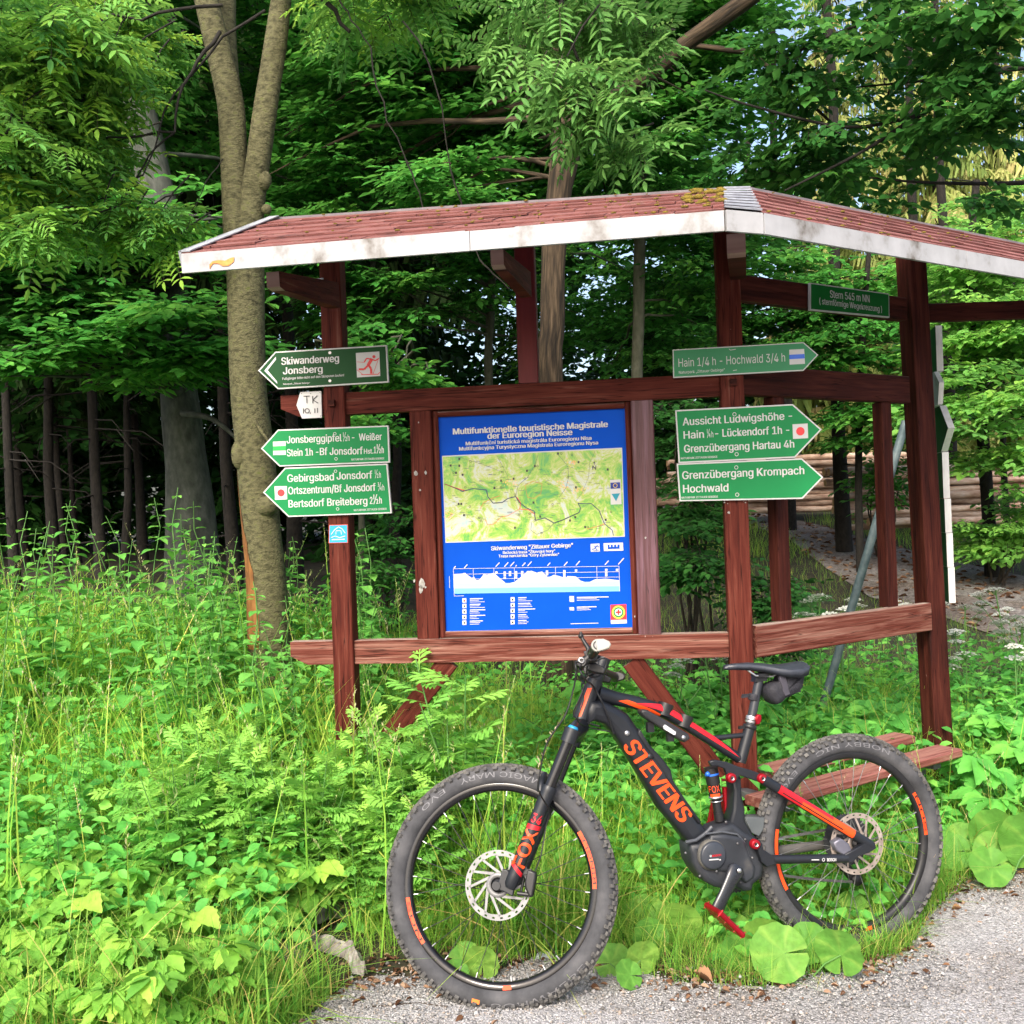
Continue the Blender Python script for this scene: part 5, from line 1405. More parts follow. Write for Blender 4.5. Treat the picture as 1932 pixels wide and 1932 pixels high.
# saddle bag and folding lock are things of their own --------------------------
b = MB(); b.pillow([bq(zS(*p)) for p in ((868, 640), (900, 580), (960, 545), (1090, 510), (1110, 420), (1300, 395), (1455, 360), (1462, 420), (1430, 620), (1360, 700), (1290, 740), (1160, 800), (1100, 860), (1020, 900), (960, 870), (900, 800), (870, 720))], NL, .042, .024)
bag_base = bq(zS(1020, 900))
bag = b.build('saddle_bag', cloth_m, None, bag_base); tag(bag, 'small black nylon bag strapped under the bicycle saddle', 'bag')
b = MB(); b.pillow([bq(zS(*p), .036) for p in ((1100, 440), (1200, 430), (1245, 600), (1262, 690), (1285, 735), (1190, 770), (1165, 690), (1150, 600))], NL, .009, .003); b.build('strap', nmat('strap_webbing', [(.03, .028, .04), (.05, .047, .06)], rough=.7), bag)
b = MB(); b.box(bq(zS(1400, 685), .03), Rr_ * .012, UPb * .005, NL * .006); b.build('buckle', blk, bag)
b = MB(); b.pillow([bq(zC(*p), .045) for p in ((755, 770), (800, 768), (950, 850), (1130, 960), (1145, 1000), (1100, 1030), (1060, 1010), (780, 830), (755, 800))], NL, .022, .008)
lock = b.build('folding_lock', nmat('lock_case', [(.014, .014, .016), (.026, .026, .03)], rough=.5), None, bq(zC(950, 930), .045)); tag(lock, 'black folding bicycle lock in its holder strapped under the top tube', 'lock')
b = MB(); b.pillow([bq(zC(*p), .0675) for p in ((945, 905), (960, 890), (1050, 950), (1045, 975), (1030, 975), (950, 925))], NL, .001, .0005); b.build('badge', flat('badge_grey', (.42, .43, .45)), lock)
b = MB(); b.lathe([(0, .002), (.006, .002), (.007, -.002)], bq(zC(1113, 995), .068), NL, 14); b.build('key_cylinder', alu, lock)
for x, y in ((960, 770), (1120, 865)):
    b = MB(); b.tube([bq(zC(x + 12, y - 50)), bq(zC(x - 18, y + 45))], .0255, 14, caps=False); b.build('strap', blk, lock)
for x, y in ((840, 910), (1000, 985)):
    b = MB(); b.box(bq(zC(x, y), .04), Rr_ * .011, UPb * .016, NL * .008); b.build('strap_end', blk, lock)

# ------------------------------------------------------------------ leaf and plant builders
rg = np.random.default_rng(11)

class TP:
    """A template of leaf faces: vertices, faces, per-vertex tint offset, per-face material."""
    def __init__(s): s.v = np.zeros((0, 3)); s.f = []; s.r = np.zeros(0); s.m = []
    def join(s, o, M=None, t=(0, 0, 0), dr=0.0, m=None):
        k = len(s.v); v = o.v
        if M is not None: v = v @ np.array(M).T
        s.v = np.vstack([s.v, v + np.array(t)]); s.r = np.concatenate([s.r, o.r + dr])
        s.f += [tuple(i + k for i in f) for f in o.f]; s.m += [x if m is None else m for x in o.m]
        return s

def rotm(yaw=0, pitch=0, roll=0):
    """Leaf axis is +y; yaw about z, pitch lifts the tip, roll turns about the axis."""
    cy, sy = math.cos(yaw), math.sin(yaw); cp, sp = math.cos(pitch), math.sin(pitch); cr, sr = math.cos(roll), math.sin(roll)
    Rz = np.array([[cy, -sy, 0], [sy, cy, 0], [0, 0, 1]]); Rx = np.array([[1, 0, 0], [0, cp, -sp], [0, sp, cp]]); Ry = np.array([[cr, 0, sr], [0, 1, 0], [-sr, 0, cr]])
    return Rz @ Rx @ Ry

def t_leaf(w=.55, fold=.08, curl=.12, shape=(.30, .62)):
    t = TP(); a, b = shape
    t.v = np.array([(0, 0, 0), (w * .42, a, fold), (w * .44, b, fold - curl * .3), (0, 1, -curl), (-w * .44, b, fold - curl * .3), (-w * .42, a, fold)])
    t.f = [(0, 1, 2, 3), (3, 4, 5, 0)]; t.r = np.zeros(6); t.m = [0, 0]
    return t

def t_tooth(w=.6, n=6, tooth=.12, curl=.25, fold=.10):
    t = TP(); v = []; 
    for i in range(n + 1):
        s = i / n; z = -curl * s * s
        wd = w * .5 * (math.sin(math.pi * min(1, s ** .75)) ** .9 if 0 < s < 1 else 0)
        v.append((0, s, z))
        v.append((wd, s - .02, z + fold * wd / w * 2)); v.append((-wd, s - .02, z + fold * wd / w * 2))
        if i < n:
            s2 = (i + .62) / n; w2 = w * .5 * (1 + tooth) * math.sin(math.pi * min(1, s2 ** .75)) ** .9
            z2 = -curl * s2 * s2
            v.append((w2, s2 + .05, z2 + fold * w2 / w * 2)); v.append((-w2, s2 + .05, z2 + fold * w2 / w * 2))
    t.v = np.array(v)
    for i in range(n):
        b = i * 5; e = (i + 1) * 5
        t.f += [(b, b + 1, b + 3), (b, b + 3, e + 1, e), (b, b + 4, b + 2), (b, e, e + 2, b + 4)]
    t.r = np.zeros(len(v)); t.m = [0] * len(t.f)
    return t

def t_round(n=30, lobes=5, wave=.06, cup=.12, notch=.16):
    t = TP(); v = [(0, 0, 0)]; r = [0]
    for ring, rad in ((0, .5), (1, 1.0)):
        for i in range(n + 1):
            a = -math.pi / 2 + notch / 2 + (2 * math.pi - notch) * i / n
            rr_ = rad * (1 + ((.025 * math.cos(lobes * 2 * a) + .02 * math.cos(13 * a)) if ring else 0)) * (1 + .10 * math.cos(a - math.pi / 2))
            v.append((rr_ * math.cos(a), rr_ * math.sin(a) + .12, cup * rad * rad + wave * rad * rad * math.sin(lobes * a))); r.append((.24 if i % 5 == 0 else -.06 + .05 * math.sin(lobes * a)))
    t.v = np.array(v)
    for i in range(n):
        t.f += [(0, 1 + i, 2 + i)]
        t.f += [(1 + i, n + 2 + i, n + 3 + i, 2 + i)]
    t.r = np.array(r); t.m = [0] * len(t.f)
    return t

def t_strip(L, w, m=1, up=0.0):
    t = TP(); t.v = np.array([(-w, 0, 0), (w, 0, 0), (w * .4, L, up), (-w * .4, L, up)]); t.f = [(0, 1, 2, 3)]; t.r = np.zeros(4); t.m = [m]
    return t

def t_spray(leaf, n=11, L=1.0, ll=.19, side=3, seed=0, tilt=.4, wtw=.006):
    """A flat leafy spray: an axis with alternate leaves and a few side twigs."""
    r = random.Random(seed); t = TP()
    def twig(x0, y0, z0, yaw, L, n, ll):
        M = rotm(yaw, -.12)
        t.join(t_strip(L, wtw), M, (x0, y0, z0))
        for i in range(n):
            s = (i + .6) / n * L; sg = 1 if i % 2 else -1
            p = M @ np.array([0, s, 0]) + np.array([x0, y0, z0])
            k = ll * r.uniform(.75, 1.15) * (1.0 if i < n - 2 else .8)
            t.join(leaf, rotm(yaw + sg * r.uniform(.6, 1.15), r.uniform(-.35, .15), r.uniform(-tilt, tilt)) * k, p, r.uniform(-.22, .22))
        p = M @ np.array([0, L, 0]) + np.array([x0, y0, z0])
        t.join(leaf, rotm(yaw + r.uniform(-.3, .3), r.uniform(-.3, .1)) * ll, p, r.uniform(-.2, .2))
    twig(0, 0, 0, 0, L, n, ll)
    for i in range(side):
        s = L * (.15 + .6 * i / max(1, side)); sg = 1 if i % 2 else -1
        twig(0, s, 0, sg * r.uniform(.6, .95), L * r.uniform(.4, .6), max(4, n // 2), ll * .95)
    return t

def t_pinnate(leaf, pairs=6, ll=.30, w=0, seed=0, droop=.25):
    """A rowan leaf: paired leaflets along a drooping stalk."""
    r = random.Random(seed); t = TP()
    t.join(t_strip(1.0, .008, 1, -droop))
    for i in range(pairs):
        s = .25 + .68 * i / (pairs - 1); z = -droop * s * s
        for sg in (1, -1):
            t.join(leaf, rotm(-sg * r.uniform(1.0, 1.25), r.uniform(-.35, -.05), sg * .1) * (ll * (1.0 - .25 * abs(i / (pairs - 1) - .45)) * r.uniform(.9, 1.1)), (0, s, z), r.uniform(-.1, .1))
    t.join(leaf, rotm(0, -.3) * (ll * .95), (0, .96, -droop * .92))
    return t

def t_fan(tmpl, n, L, up, seed, spread=2.6, pitch=(-.5, .3), size=1.0):
    """Several compound leaves from a twig end."""
    r = random.Random(seed); t = TP()
    for i in range(n):
        yaw = -spread / 2 + spread * i / max(1, n - 1) + r.uniform(-.2, .2); s = L * i / n
        t.join(tmpl, rotm(yaw * (1 if i % 2 else -1), r.uniform(*pitch), r.uniform(-.4, .4)) * (size * r.uniform(.8, 1.1)), (0, s, 0), r.uniform(-.15, .15))
    t.join(t_strip(L, .012))
    return t

class LB:
    """Collects placed templates into one mesh (numpy)."""
    def __init__(s): s.V = []; s.L = []; s.S = []; s.R = []; s.M = []; s.n = 0
    def add(s, t, P, D, N, S, R=None):
        P = np.atleast_2d(np.asarray(P, float)); I = len(P)
        if I == 0: return
        D = np.broadcast_to(np.asarray(D, float), (I, 3)); N = np.broadcast_to(np.asarray(N, float), (I, 3))
        D = D / np.linalg.norm(D, axis=1, keepdims=True)
        X = np.cross(D, N); ln = np.linalg.norm(X, axis=1, keepdims=True); X = np.where(ln > 1e-5, X / np.maximum(ln, 1e-6), np.array([[1, 0, 0]]))
        Z = np.cross(X, D)
        S = np.broadcast_to(np.asarray(S, float), (I,)); R = rg.random(I) if R is None else np.broadcast_to(R, (I,))
        v = t.v[None] * S[:, None, None]
        V = P[:, None] + v[:, :, 0:1] * X[:, None] + v[:, :, 1:2] * D[:, None] + v[:, :, 2:3] * Z[:, None]
        k = len(t.v); flat_ = np.array([i for f in t.f for i in f]); sz = np.array([len(f) for f in t.f])
        s.V.append(V.reshape(-1, 3)); s.L.append((flat_[None] + (np.arange(I) * k)[:, None] + s.n).ravel()); s.S.append(np.tile(sz, I)); s.M.append(np.tile(np.array(t.m), I))
        s.R.append(np.clip(R[:, None] + t.r[None], 0, 1).ravel()); s.n += I * k
    def build(s, name, mats, parent=None, base=None, smooth=False):
        V = np.vstack(s.V); L = np.concatenate(s.L); S = np.concatenate(s.S); R = np.concatenate(s.R); M = np.concatenate(s.M)
        if parent is not None: off = np.array(root_of(parent).location)
        elif base is not None: off = np.array(base)
        else: off = np.array([V[:, 0].mean(), V[:, 1].mean(), V[:, 2].min()])
        me = bpy.data.meshes.new(name)
        me.vertices.add(len(V)); me.vertices.foreach_set('co', (V - off).astype('f').ravel())
        me.loops.add(len(L)); me.loops.foreach_set('vertex_index', L.astype('i'))
        me.polygons.add(len(S)); st = np.concatenate([[0], np.cumsum(S)[:-1]])
        me.polygons.foreach_set('loop_start', st.astype('i')); 
        try: me.polygons.foreach_set('loop_total', S.astype('i'))
        except Exception: pass
        me.polygons.foreach_set('material_index', M.astype('i'))
        if smooth: me.polygons.foreach_set('use_smooth', np.ones(len(S), bool))
        a = me.attributes.new('rnd', 'FLOAT', 'POINT'); a.data.foreach_set('value', R.astype('f'))
        for m in mats: me.materials.append(m)
        me.update(calc_edges=True); me.validate()
        o = bpy.data.objects.new(name, me); COL.objects.link(o)
        if parent is not None: o.parent = parent
        else: o.location = off
        return o

# leaf colours (base colours of real leaves, save the sunlit spruce and shaded far ones)
L_beech = leafmat('beech_leaf', [(.012, .070, .010), (.020, .105, .016), (.036, .150, .022), (.070, .21, .030)], .38, k=2.3, warm=1.2, mott=0)
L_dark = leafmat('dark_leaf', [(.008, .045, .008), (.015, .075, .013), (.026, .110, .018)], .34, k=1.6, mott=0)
L_far_shade = leafmat('shaded_far_leaf', [(.008, .045, .008), (.015, .075, .013), (.026, .110, .018)], .30)  # darker copy of dark_leaf, with the wood's shade put into the colour
L_rowan = leafmat('rowan_leaf', [(.045, .16, .035), (.075, .22, .040), (.12, .28, .035), (.20, .33, .04)], .38, k=1.6, warm=1.2, mott=0)
L_rowan2 = leafmat('rowan_leaf_bluish', [(.055, .19, .040), (.085, .25, .055), (.14, .33, .075)], .36, k=1.2, mott=0)
L_maple = leafmat('maple_leaf', [(.012, .065, .012), (.022, .10, .018), (.05, .17, .025)], .42, k=1.7, mott=0)
L_young = leafmat('young_beech_leaf', [(.05, .20, .04), (.085, .28, .05), (.14, .36, .06)], .42, k=1.6, warm=1.4, mott=0)
L_sunlit = leafmat('sunlit_spruce_needles', [(.11, .21, .045), (.18, .30, .07), (.28, .39, .11), (.40, .43, .17)], .30, .6, k=1.0, mott=0)  # sunlight on the treetops is put into this needle colour
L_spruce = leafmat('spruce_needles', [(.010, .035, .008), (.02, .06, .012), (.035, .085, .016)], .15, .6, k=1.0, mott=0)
L_grass = leafmat('grass_blade', [(.045, .17, .020), (.085, .26, .030), (.15, .34, .045), (.30, .36, .09)], .40, .5, k=1.75, warm=1.45, mott=0)
L_verge = leafmat('verge_grass', [(.035, .16, .018), (.075, .25, .028), (.17, .32, .05), (.38, .34, .13)], .38, .5, k=1.35, warm=1.3, mott=0)
L_nettle = leafmat('nettle_leaf', [(.030, .15, .026), (.052, .21, .036), (.09, .28, .048)], .34, k=1.8, warm=1.35, mott=40)
L_mug = leafmat('mugwort_leaf', [(.06, .22, .035), (.10, .31, .05), (.17, .39, .06)], .36, k=1.35, warm=1.25, mott=0)
L_elder = leafmat('ground_elder_leaf', [(.055, .21, .030), (.095, .30, .040), (.15, .37, .05), (.21, .40, .06)], .38, k=1.4, warm=1.4, mott=45)
L_butter = leafmat('butterbur_leaf', [(.055, .20, .03), (.085, .27, .04), (.17, .36, .06)], .38, k=1.1, mott=35)
L_herb = leafmat('herb_leaf', [(.030, .17, .028), (.055, .25, .040), (.10, .33, .05)], .38, k=1.85, warm=1.4, mott=40)
L_umbel = leafmat('umbel_white', [(.55, .57, .50), (.68, .69, .63)], .12, raw=True)
L_seed = leafmat('grass_seed', [(.18, .26, .08), (.34, .34, .16), (.48, .42, .28)], .25, raw=True)
twig_m = nmat('twig_bark', [(.020, .014, .010), (.05, .038, .028)], rough=.9, scale=20)
stem_m = nmat('green_stem', [(.05, .16, .03), (.10, .22, .05)], rough=.6, scale=20)

# ------------------------------------------------------------------ ground
def tri_grid(xs, ys, zf, name, mat, kind='structure'):
    X, Y = np.meshgrid(xs, ys); Z = zf(X, Y)
    V = np.stack([X, Y, Z], -1).reshape(-1, 3); nx = len(xs)
    me = bpy.data.meshes.new(name)
    idx = np.arange(len(V)).reshape(len(ys), nx)
    F = np.stack([idx[:-1, :-1], idx[:-1, 1:], idx[1:, 1:], idx[1:, :-1]], -1).reshape(-1, 4)
    me.from_pydata(V.tolist(), [], F.tolist()); me.materials.append(mat)
    me.polygons.foreach_set('use_smooth', np.ones(len(F), bool))
    o = bpy.data.objects.new(name, me); COL.objects.link(o); tag(o, kind=kind); return o
soil = nmat('forest_soil', [(.006, .008, .003), (.018, .018, .008), (.035, .026, .013), (.03, .045, .012)], rough=.95, scale=6, detail=10, bump=.6, bscale=60, pos=[.3, .45, .58, .72])
EDGE = [(450, 2050), (530, 1960), (600, 1905), (640, 1872), (720, 1848), (850, 1832), (1000, 1815), (1180, 1830), (1330, 1850), (1450, 1858), (1560, 1838), (1660, 1795), (1720, 1748), (1790, 1690), (1870, 1652), (1932, 1634), (2100, 1612)]
ew = [at(u, v, 0) for u, v in EDGE]; ew = []
for u, v in EDGE:
    r = ray(u, v); t = -HC / r.z; p = CAM + r * t; ew.append((p.x, p.y))
ew = np.array(ew)
def yedge(x): return np.interp(x, ew[:, 0], ew[:, 1], left=2.0, right=ew[-1, 1] + .4) + .03 * np.sin(9 * np.asarray(x)) + .015 * np.sin(23 * np.asarray(x) + 1)

xs = np.sinh(np.linspace(-5.4, 5.4, 150)) * 3.5 / 1.0
xs = xs[(xs > -420) & (xs < 420)]
ys = np.concatenate([np.linspace(-400, -8, 12), np.linspace(-7, 2, 12), np.linspace(2.1, 4.4, 60), np.linspace(4.5, 10, 50), np.linspace(10.3, 40, 50), np.linspace(45, 420, 16)])
tri_grid(xs, ys, lambda X, Y: gz(X, Y) - .05 * ((Y < yedge(X) - .04) & (Y > -30)), 'ground', soil)

def gravel_mat(name, a, b, c, sc=1.0, moist=None):
    m = bpy.data.materials.new(name); m.use_nodes = True; nt = m.node_tree; p = nt.nodes['Principled BSDF']
    p.inputs['Roughness'].default_value = .9; p.inputs['Specular IOR Level'].default_value = .2
    tc = nt.nodes.new('ShaderNodeTexCoord')
    vo = nt.nodes.new('ShaderNodeTexVoronoi'); vo.inputs['Scale'].default_value = 150 * sc; nt.links.new(tc.outputs['Object'], vo.inputs['Vector'])
    v2 = nt.nodes.new('ShaderNodeTexVoronoi'); v2.inputs['Scale'].default_value = 330 * sc; nt.links.new(tc.outputs['Object'], v2.inputs['Vector'])
    nz = nt.nodes.new('ShaderNodeTexNoise'); nz.inputs['Scale'].default_value = 2.2; nz.inputs['Detail'].default_value = 8; nt.links.new(tc.outputs['Object'], nz.inputs['Vector'])
    s1_ = nt.nodes.new('ShaderNodeSeparateColor'); nt.links.new(vo.outputs['Color'], s1_.inputs[0])
    s2_ = nt.nodes.new('ShaderNodeSeparateColor'); nt.links.new(v2.outputs['Color'], s2_.inputs[0])
    mx = nt.nodes.new('ShaderNodeMath'); mx.operation = 'MULTIPLY_ADD'; mx.inputs[1].default_value = .55; nt.links.new(s1_.outputs[0], mx.inputs[0])
    ml = nt.nodes.new('ShaderNodeMath'); ml.operation = 'MULTIPLY'; ml.inputs[1].default_value = .45; nt.links.new(s2_.outputs[1], ml.inputs[0]); nt.links.new(ml.outputs[0], mx.inputs[2])
    rp = nt.nodes.new('ShaderNodeValToRGB'); e = rp.color_ramp.elements; e.new(.5)
    for i, (t, col) in enumerate(((.1, a), (.5, b), (.95, c))): e[i].position = t; e[i].color = (*col, 1)
    nt.links.new(mx.outputs[0], rp.inputs[0])
    r2 = nt.nodes.new('ShaderNodeValToRGB'); e = r2.color_ramp.elements; e[0].position = .40; e[0].color = (*(moist or (.55, .50, .46)), 1); e[1].position = .60; e[1].color = (1, 1, 1, 1)
    nt.links.new(nz.outputs['Fac'], r2.inputs[0])
    mm_ = nt.nodes.new('ShaderNodeMix'); mm_.data_type = 'RGBA'; mm_.blend_type = 'MULTIPLY'; mm_.inputs[0].default_value = .8
    nt.links.new(rp.outputs[0], mm_.inputs[6]); nt.links.new(r2.outputs[0], mm_.inputs[7]); nt.links.new(mm_.outputs[2], p.inputs['Base Color'])
    bp_ = nt.nodes.new('ShaderNodeBump'); bp_.inputs['Strength'].default_value = .9; bp_.inputs['Distance'].default_value = .006
    nt.links.new(vo.outputs['Distance'], bp_.inputs['Height']); bp_.invert = True; nt.links.new(bp_.outputs[0], p.inputs['Normal'])
    return m
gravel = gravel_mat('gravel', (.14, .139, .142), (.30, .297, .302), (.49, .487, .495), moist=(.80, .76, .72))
gx = np.concatenate([np.linspace(-30, -1.2, 12), np.linspace(-1.15, 3.2, 150), np.linspace(3.4, 30, 12)])
gt = np.linspace(0, 1, 50) ** .6
X = np.repeat(gx[None], 50, 0); ye = yedge(gx); Y = -30 + (ye[None] + 30) * gt[:, None]
Z = gz(X, Y) + .006 - .005 * (gt[:, None] > .995)
me = bpy.data.meshes.new('gravel_path'); idx = np.arange(X.size).reshape(X.shape)
me.from_pydata(np.stack([X, Y, Z], -1).reshape(-1, 3).tolist(), [], np.stack([idx[:-1, :-1], idx[:-1, 1:], idx[1:, 1:], idx[1:, :-1]], -1).reshape(-1, 4).tolist()); me.materials.append(gravel)
o = bpy.data.objects.new('gravel_path', me); COL.objects.link(o); tag(o, kind='structure')
# loose stones
t = TP(); ic = [(0, 0, .5), (.5, 0, .1), (.1, .5, .12), (-.45, .15, .1), (-.2, -.48, .12), (.25, -.4, .05), (0, 0, -.2)]
t.v = np.array(ic); t.f = [(0, 1, 2), (0, 2, 3), (0, 3, 4), (0, 4, 5), (0, 5, 1), (6, 2, 1), (6, 3, 2), (6, 4, 3), (6, 5, 4), (6, 1, 5)]; t.r = np.zeros(7); t.m = [0] * 10
px = rg.uniform(-1.3, 2.6, 26000); py = yedge(px) - np.abs(rg.normal(0, .45, 26000)) + rg.normal(0, .05, 26000)
k = (py > 2.4) & (py < 4.4); px, py = px[k], py[k]
pb_ = LB(); a = rg.uniform(0, 6.28, len(px))
pb_.add(t, np.stack([px, py, gz(px, py) + .006], -1), np.stack([np.cos(a), np.sin(a), 0 * a], -1), np.stack([rg.normal(0, .3, len(px)), rg.normal(0, .3, len(px)), np.ones(len(px))], -1), rg.uniform(.003, .009, len(px)) * np.where(rg.random(len(px)) < .03, 2.2, 1))
peb = leafmat('pebble_stone', [(.12, .115, .11), (.28, .275, .27), (.46, .455, .46), (.33, .27, .22)], 0.0, .85, raw=True, k=.8)
tag(pb_.build('pebbles', [peb]), 'loose grey grit lying along the edge of the gravel', kind='stuff')

# forest path behind
near_px = [(1180, 958), (1250, 964), (1330, 975), (1400, 990), (1480, 1012), (1560, 1075), (1640, 1128), (1760, 1160), (1932, 1225), (2150, 1330)]
far_px = [(1180, 950), (1250, 953), (1330, 957), (1400, 964), (1480, 976), (1560, 996), (1640, 1020), (1760, 1052), (1932, 1090), (2150, 1150)]
nv_, fv_ = [], []
for q in range(len(near_px) - 1):
    for s in np.linspace(0, 1, 6)[:-1 if q < len(near_px) - 2 else None]:
        for lst, src in ((nv_, near_px), (fv_, far_px)):
            u = src[q][0] + (src[q + 1][0] - src[q][0]) * s; v = src[q][1] + (src[q + 1][1] - src[q][1]) * s
            lst.append(ground_hit(u, v))
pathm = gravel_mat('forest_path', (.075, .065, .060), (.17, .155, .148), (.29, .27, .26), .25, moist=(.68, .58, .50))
V = []; K_ = 14
for a, b in zip(nv_, fv_):
    for i in range(K_ + 1):
        p = a.lerp(b, i / K_); V.append((p.x, p.y, gh(p.x, p.y) + .012))
F = [(i * (K_ + 1) + j, (i + 1) * (K_ + 1) + j, (i + 1) * (K_ + 1) + j + 1, i * (K_ + 1) + j + 1) for i in range(len(nv_) - 1) for j in range(K_)]
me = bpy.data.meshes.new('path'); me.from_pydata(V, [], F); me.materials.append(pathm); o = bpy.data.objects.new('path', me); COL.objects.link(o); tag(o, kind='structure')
path_poly = [(p.x, p.y) for p in nv_] + [(p.x, p.y) for p in fv_[::-1]]
def in_poly(x, y, poly):
    x = np.asarray(x); y = np.asarray(y); c = np.zeros(x.shape, bool); j = len(poly) - 1
    for i in range(len(poly)):
        xi, yi = poly[i]; xj, yj = poly[j]
        c ^= ((yi > y) != (yj > y)) & (x < (xj - xi) * (y - yi) / (yj - yi + 1e-12) + xi); j = i
    return c
# bark chips and dead leaves on the forest path and by the gravel
lb_ = LB(); n = 6000; sx = rg.uniform(2, 11, n); sy = rg.uniform(6, 20, n); k = in_poly(sx, sy, path_poly) & (rg.random(n) < .9); sx, sy = sx[k], sy[k]
a = rg.uniform(0, 6.28, len(sx)); dead = t_leaf(.5, .15, .2)
lb_.add(dead, np.stack([sx, sy, gz(sx, sy) + .016], -1), np.stack([np.cos(a), np.sin(a), 0 * a], -1), np.stack([rg.normal(0, .3, len(sx)), rg.normal(0, .3, len(sx)), np.ones(len(sx))], -1), rg.uniform(.05, .13, len(sx)))
n = 1500; sx = rg.uniform(-.75, 2.4, n); sy = yedge(sx) + rg.normal(.03, .10, n); a = rg.uniform(0, 6.28, n)
lb_.add(dead, np.stack([sx, sy, gz(sx, sy) + .01], -1), np.stack([np.cos(a), np.sin(a), 0 * a], -1), np.stack([rg.normal(0, .5, n), rg.normal(0, .5, n), np.ones(n)], -1), rg.uniform(.008, .034, n))
tag(lb_.build('leaf_litter', [leafmat('dead_leaf', [(.06, .028, .014), (.15, .075, .04), (.30, .17, .10), (.40, .28, .19)], .15, .8, raw=True, k=.8), twig_m]), 'brown dead leaves and bark chips on the path and gravel edge', kind='stuff')
# ------------------------------------------------------------------ trees
bark_rowan = nmat('rowan_bark', [(.022, .021, .008), (.056, .053, .022), (.098, .092, .045), (.078, .088, .020)], rough=.9, scale=4.5, detail=12, stretch=(5, 5, 11), coord='gc', bump=.8, bscale=13, pos=[.28, .43, .56, .72])
bark_beech = nmat('beech_bark', [(.030, .035, .028), (.060, .066, .055), (.10, .105, .09)], rough=.9, scale=3, detail=9, stretch=(4, 4, 3), coord='gc', bump=.35, bscale=6)
bark_rough = nmat('furrowed_bark', [(.010, .007, .004), (.034, .023, .013), (.085, .058, .034)], rough=.95, scale=4, detail=8, stretch=(9, 9, 1.1), coord='gc', bump=1.0, bscale=5, pos=[.36, .5, .66])
bark_dark = nmat('spruce_bark', [(.004, .0035, .003), (.012, .010, .008), (.022, .019, .015)], rough=.95, scale=6, detail=8, stretch=(4, 4, 3), coord='gc', bump=.8, bscale=9)
bark_grey = nmat('grey_green_bark', [(.04, .045, .025), (.075, .078, .05), (.11, .11, .08)], rough=.9, scale=4, detail=9, stretch=(5, 5, 3), coord='gc', bump=.4)
orange_wood = nmat('bare_orange_wood', [(.06, .026, .009), (.16, .065, .015), (.24, .11, .03)], rough=.85, scale=6, stretch=(6, 6, 1.2), coord='gc')

lf_b = t_leaf(.62, .07, .12, (.28, .60)); lf_r = t_leaf(.34, .06, .10); lf_m = t_leaf(.75, .10, .18, (.22, .55)); lf_y = t_leaf(.60, .06, .10)
SP_B = [t_spray(lf_b, 9, 1.0, .20, 3, s) for s in (1, 2, 3)]
SP_M = [t_spray(lf_m, 8, 1.0, .21, 3, s, .6) for s in (4, 5, 6)]
SP_F = [t_spray(t_leaf(.6, .05, .1), 5, 1.0, .30, 2, s, .6) for s in (7, 8)]
PIN = [t_pinnate(lf_r, 6, .27, 0, s) for s in (1, 2, 3)]
SP_R = [t_fan(PIN[s % 3], 6, .7, 0, s, 3.0, (-.55, .25)) for s in (1, 2, 3)]

def blob(u, v, d, ru, rv, rd, n):
    return (np.array(at(u, v, d)), np.array([ru * d / W, rd, rv * d / W]), n)

def cloud(lb, tmpls, blobs, size, layer=0.0, droop=(-.35, .10), njit=.25, shell=.5, face=0.0, pts_out=None):
    for c, r, n in blobs:
        n = int(n)
        g = rg.normal(size=(n, 3)); g /= np.linalg.norm(g, axis=1, keepdims=True)
        rad = rg.random(n) ** shell
        q = g * rad[:, None]
        P = c + q * r
        if layer:
            zl = np.round((P[:, 2] + .25 * np.sin(P[:, 0] * 1.3 + P[:, 1])) / layer) * layer
            P[:, 2] = zl - .25 * np.sin(P[:, 0] * 1.3 + P[:, 1]) + rg.normal(0, layer * .13, n)
        az = np.arctan2(q[:, 1] - face, q[:, 0]) + rg.normal(0, .7, n)
        D = np.stack([np.cos(az), np.sin(az), rg.uniform(droop[0], droop[1], n)], -1)
        N = np.stack([rg.normal(0, njit, n), rg.normal(0, njit, n), np.ones(n)], -1)
        S = size * rg.uniform(.7, 1.25, n)
        base_r = np.clip(rg.normal(.45, .2, n), 0, 1)
        wh = rg.integers(0, len(tmpls), n)
        for k, t in enumerate(tmpls):
            s = wh == k
            lb.add(t, P[s] - D[s] * (S[s, None] * .5), D[s], N[s], S[s], base_r[s])
        if pts_out is not None: pts_out += list(P)

def limb(mb, p0, p1, r0, r1, bend=.12, n=7, m=0, rr=random):
    p0 = Vector(p0); p1 = Vector(p1); L = (p1 - p0).length
    k = Vector((rr.uniform(-1, 1), rr.uniform(-1, 1), rr.uniform(.2, 1))) * bend * L
    pts = [p0.lerp(p1, i / (n - 1)) + k * (4 * (i / (n - 1)) * (1 - i / (n - 1))) + Vector((rr.gauss(0, .012), rr.gauss(0, .012), rr.gauss(0, .012))) * L * (0 < i < n - 1) for i in range(n)]
    mb.tube(pts, [r0 + (r1 - r0) * i / (n - 1) for i in range(n)], 7, m, wob=.05)
    return pts

def densify(pts, rad, k=5):
    P = [Vector(p) for p in pts]; out = []; ro = []
    for i in range(len(P) - 1):
        a, b_, c, d_ = P[max(0, i - 1)], P[i], P[i + 1], P[min(len(P) - 1, i + 2)]
        for j in range(k):
            t = j / k
            out.append(.5 * ((2 * b_) + (c - a) * t + (2 * a - 5 * b_ + 4 * c - d_) * t * t + (3 * b_ - a - 3 * c + d_) * t ** 3)); ro.append(rad[i] + (rad[i + 1] - rad[i]) * t)
    return out + [P[-1]], ro + [rad[-1]]

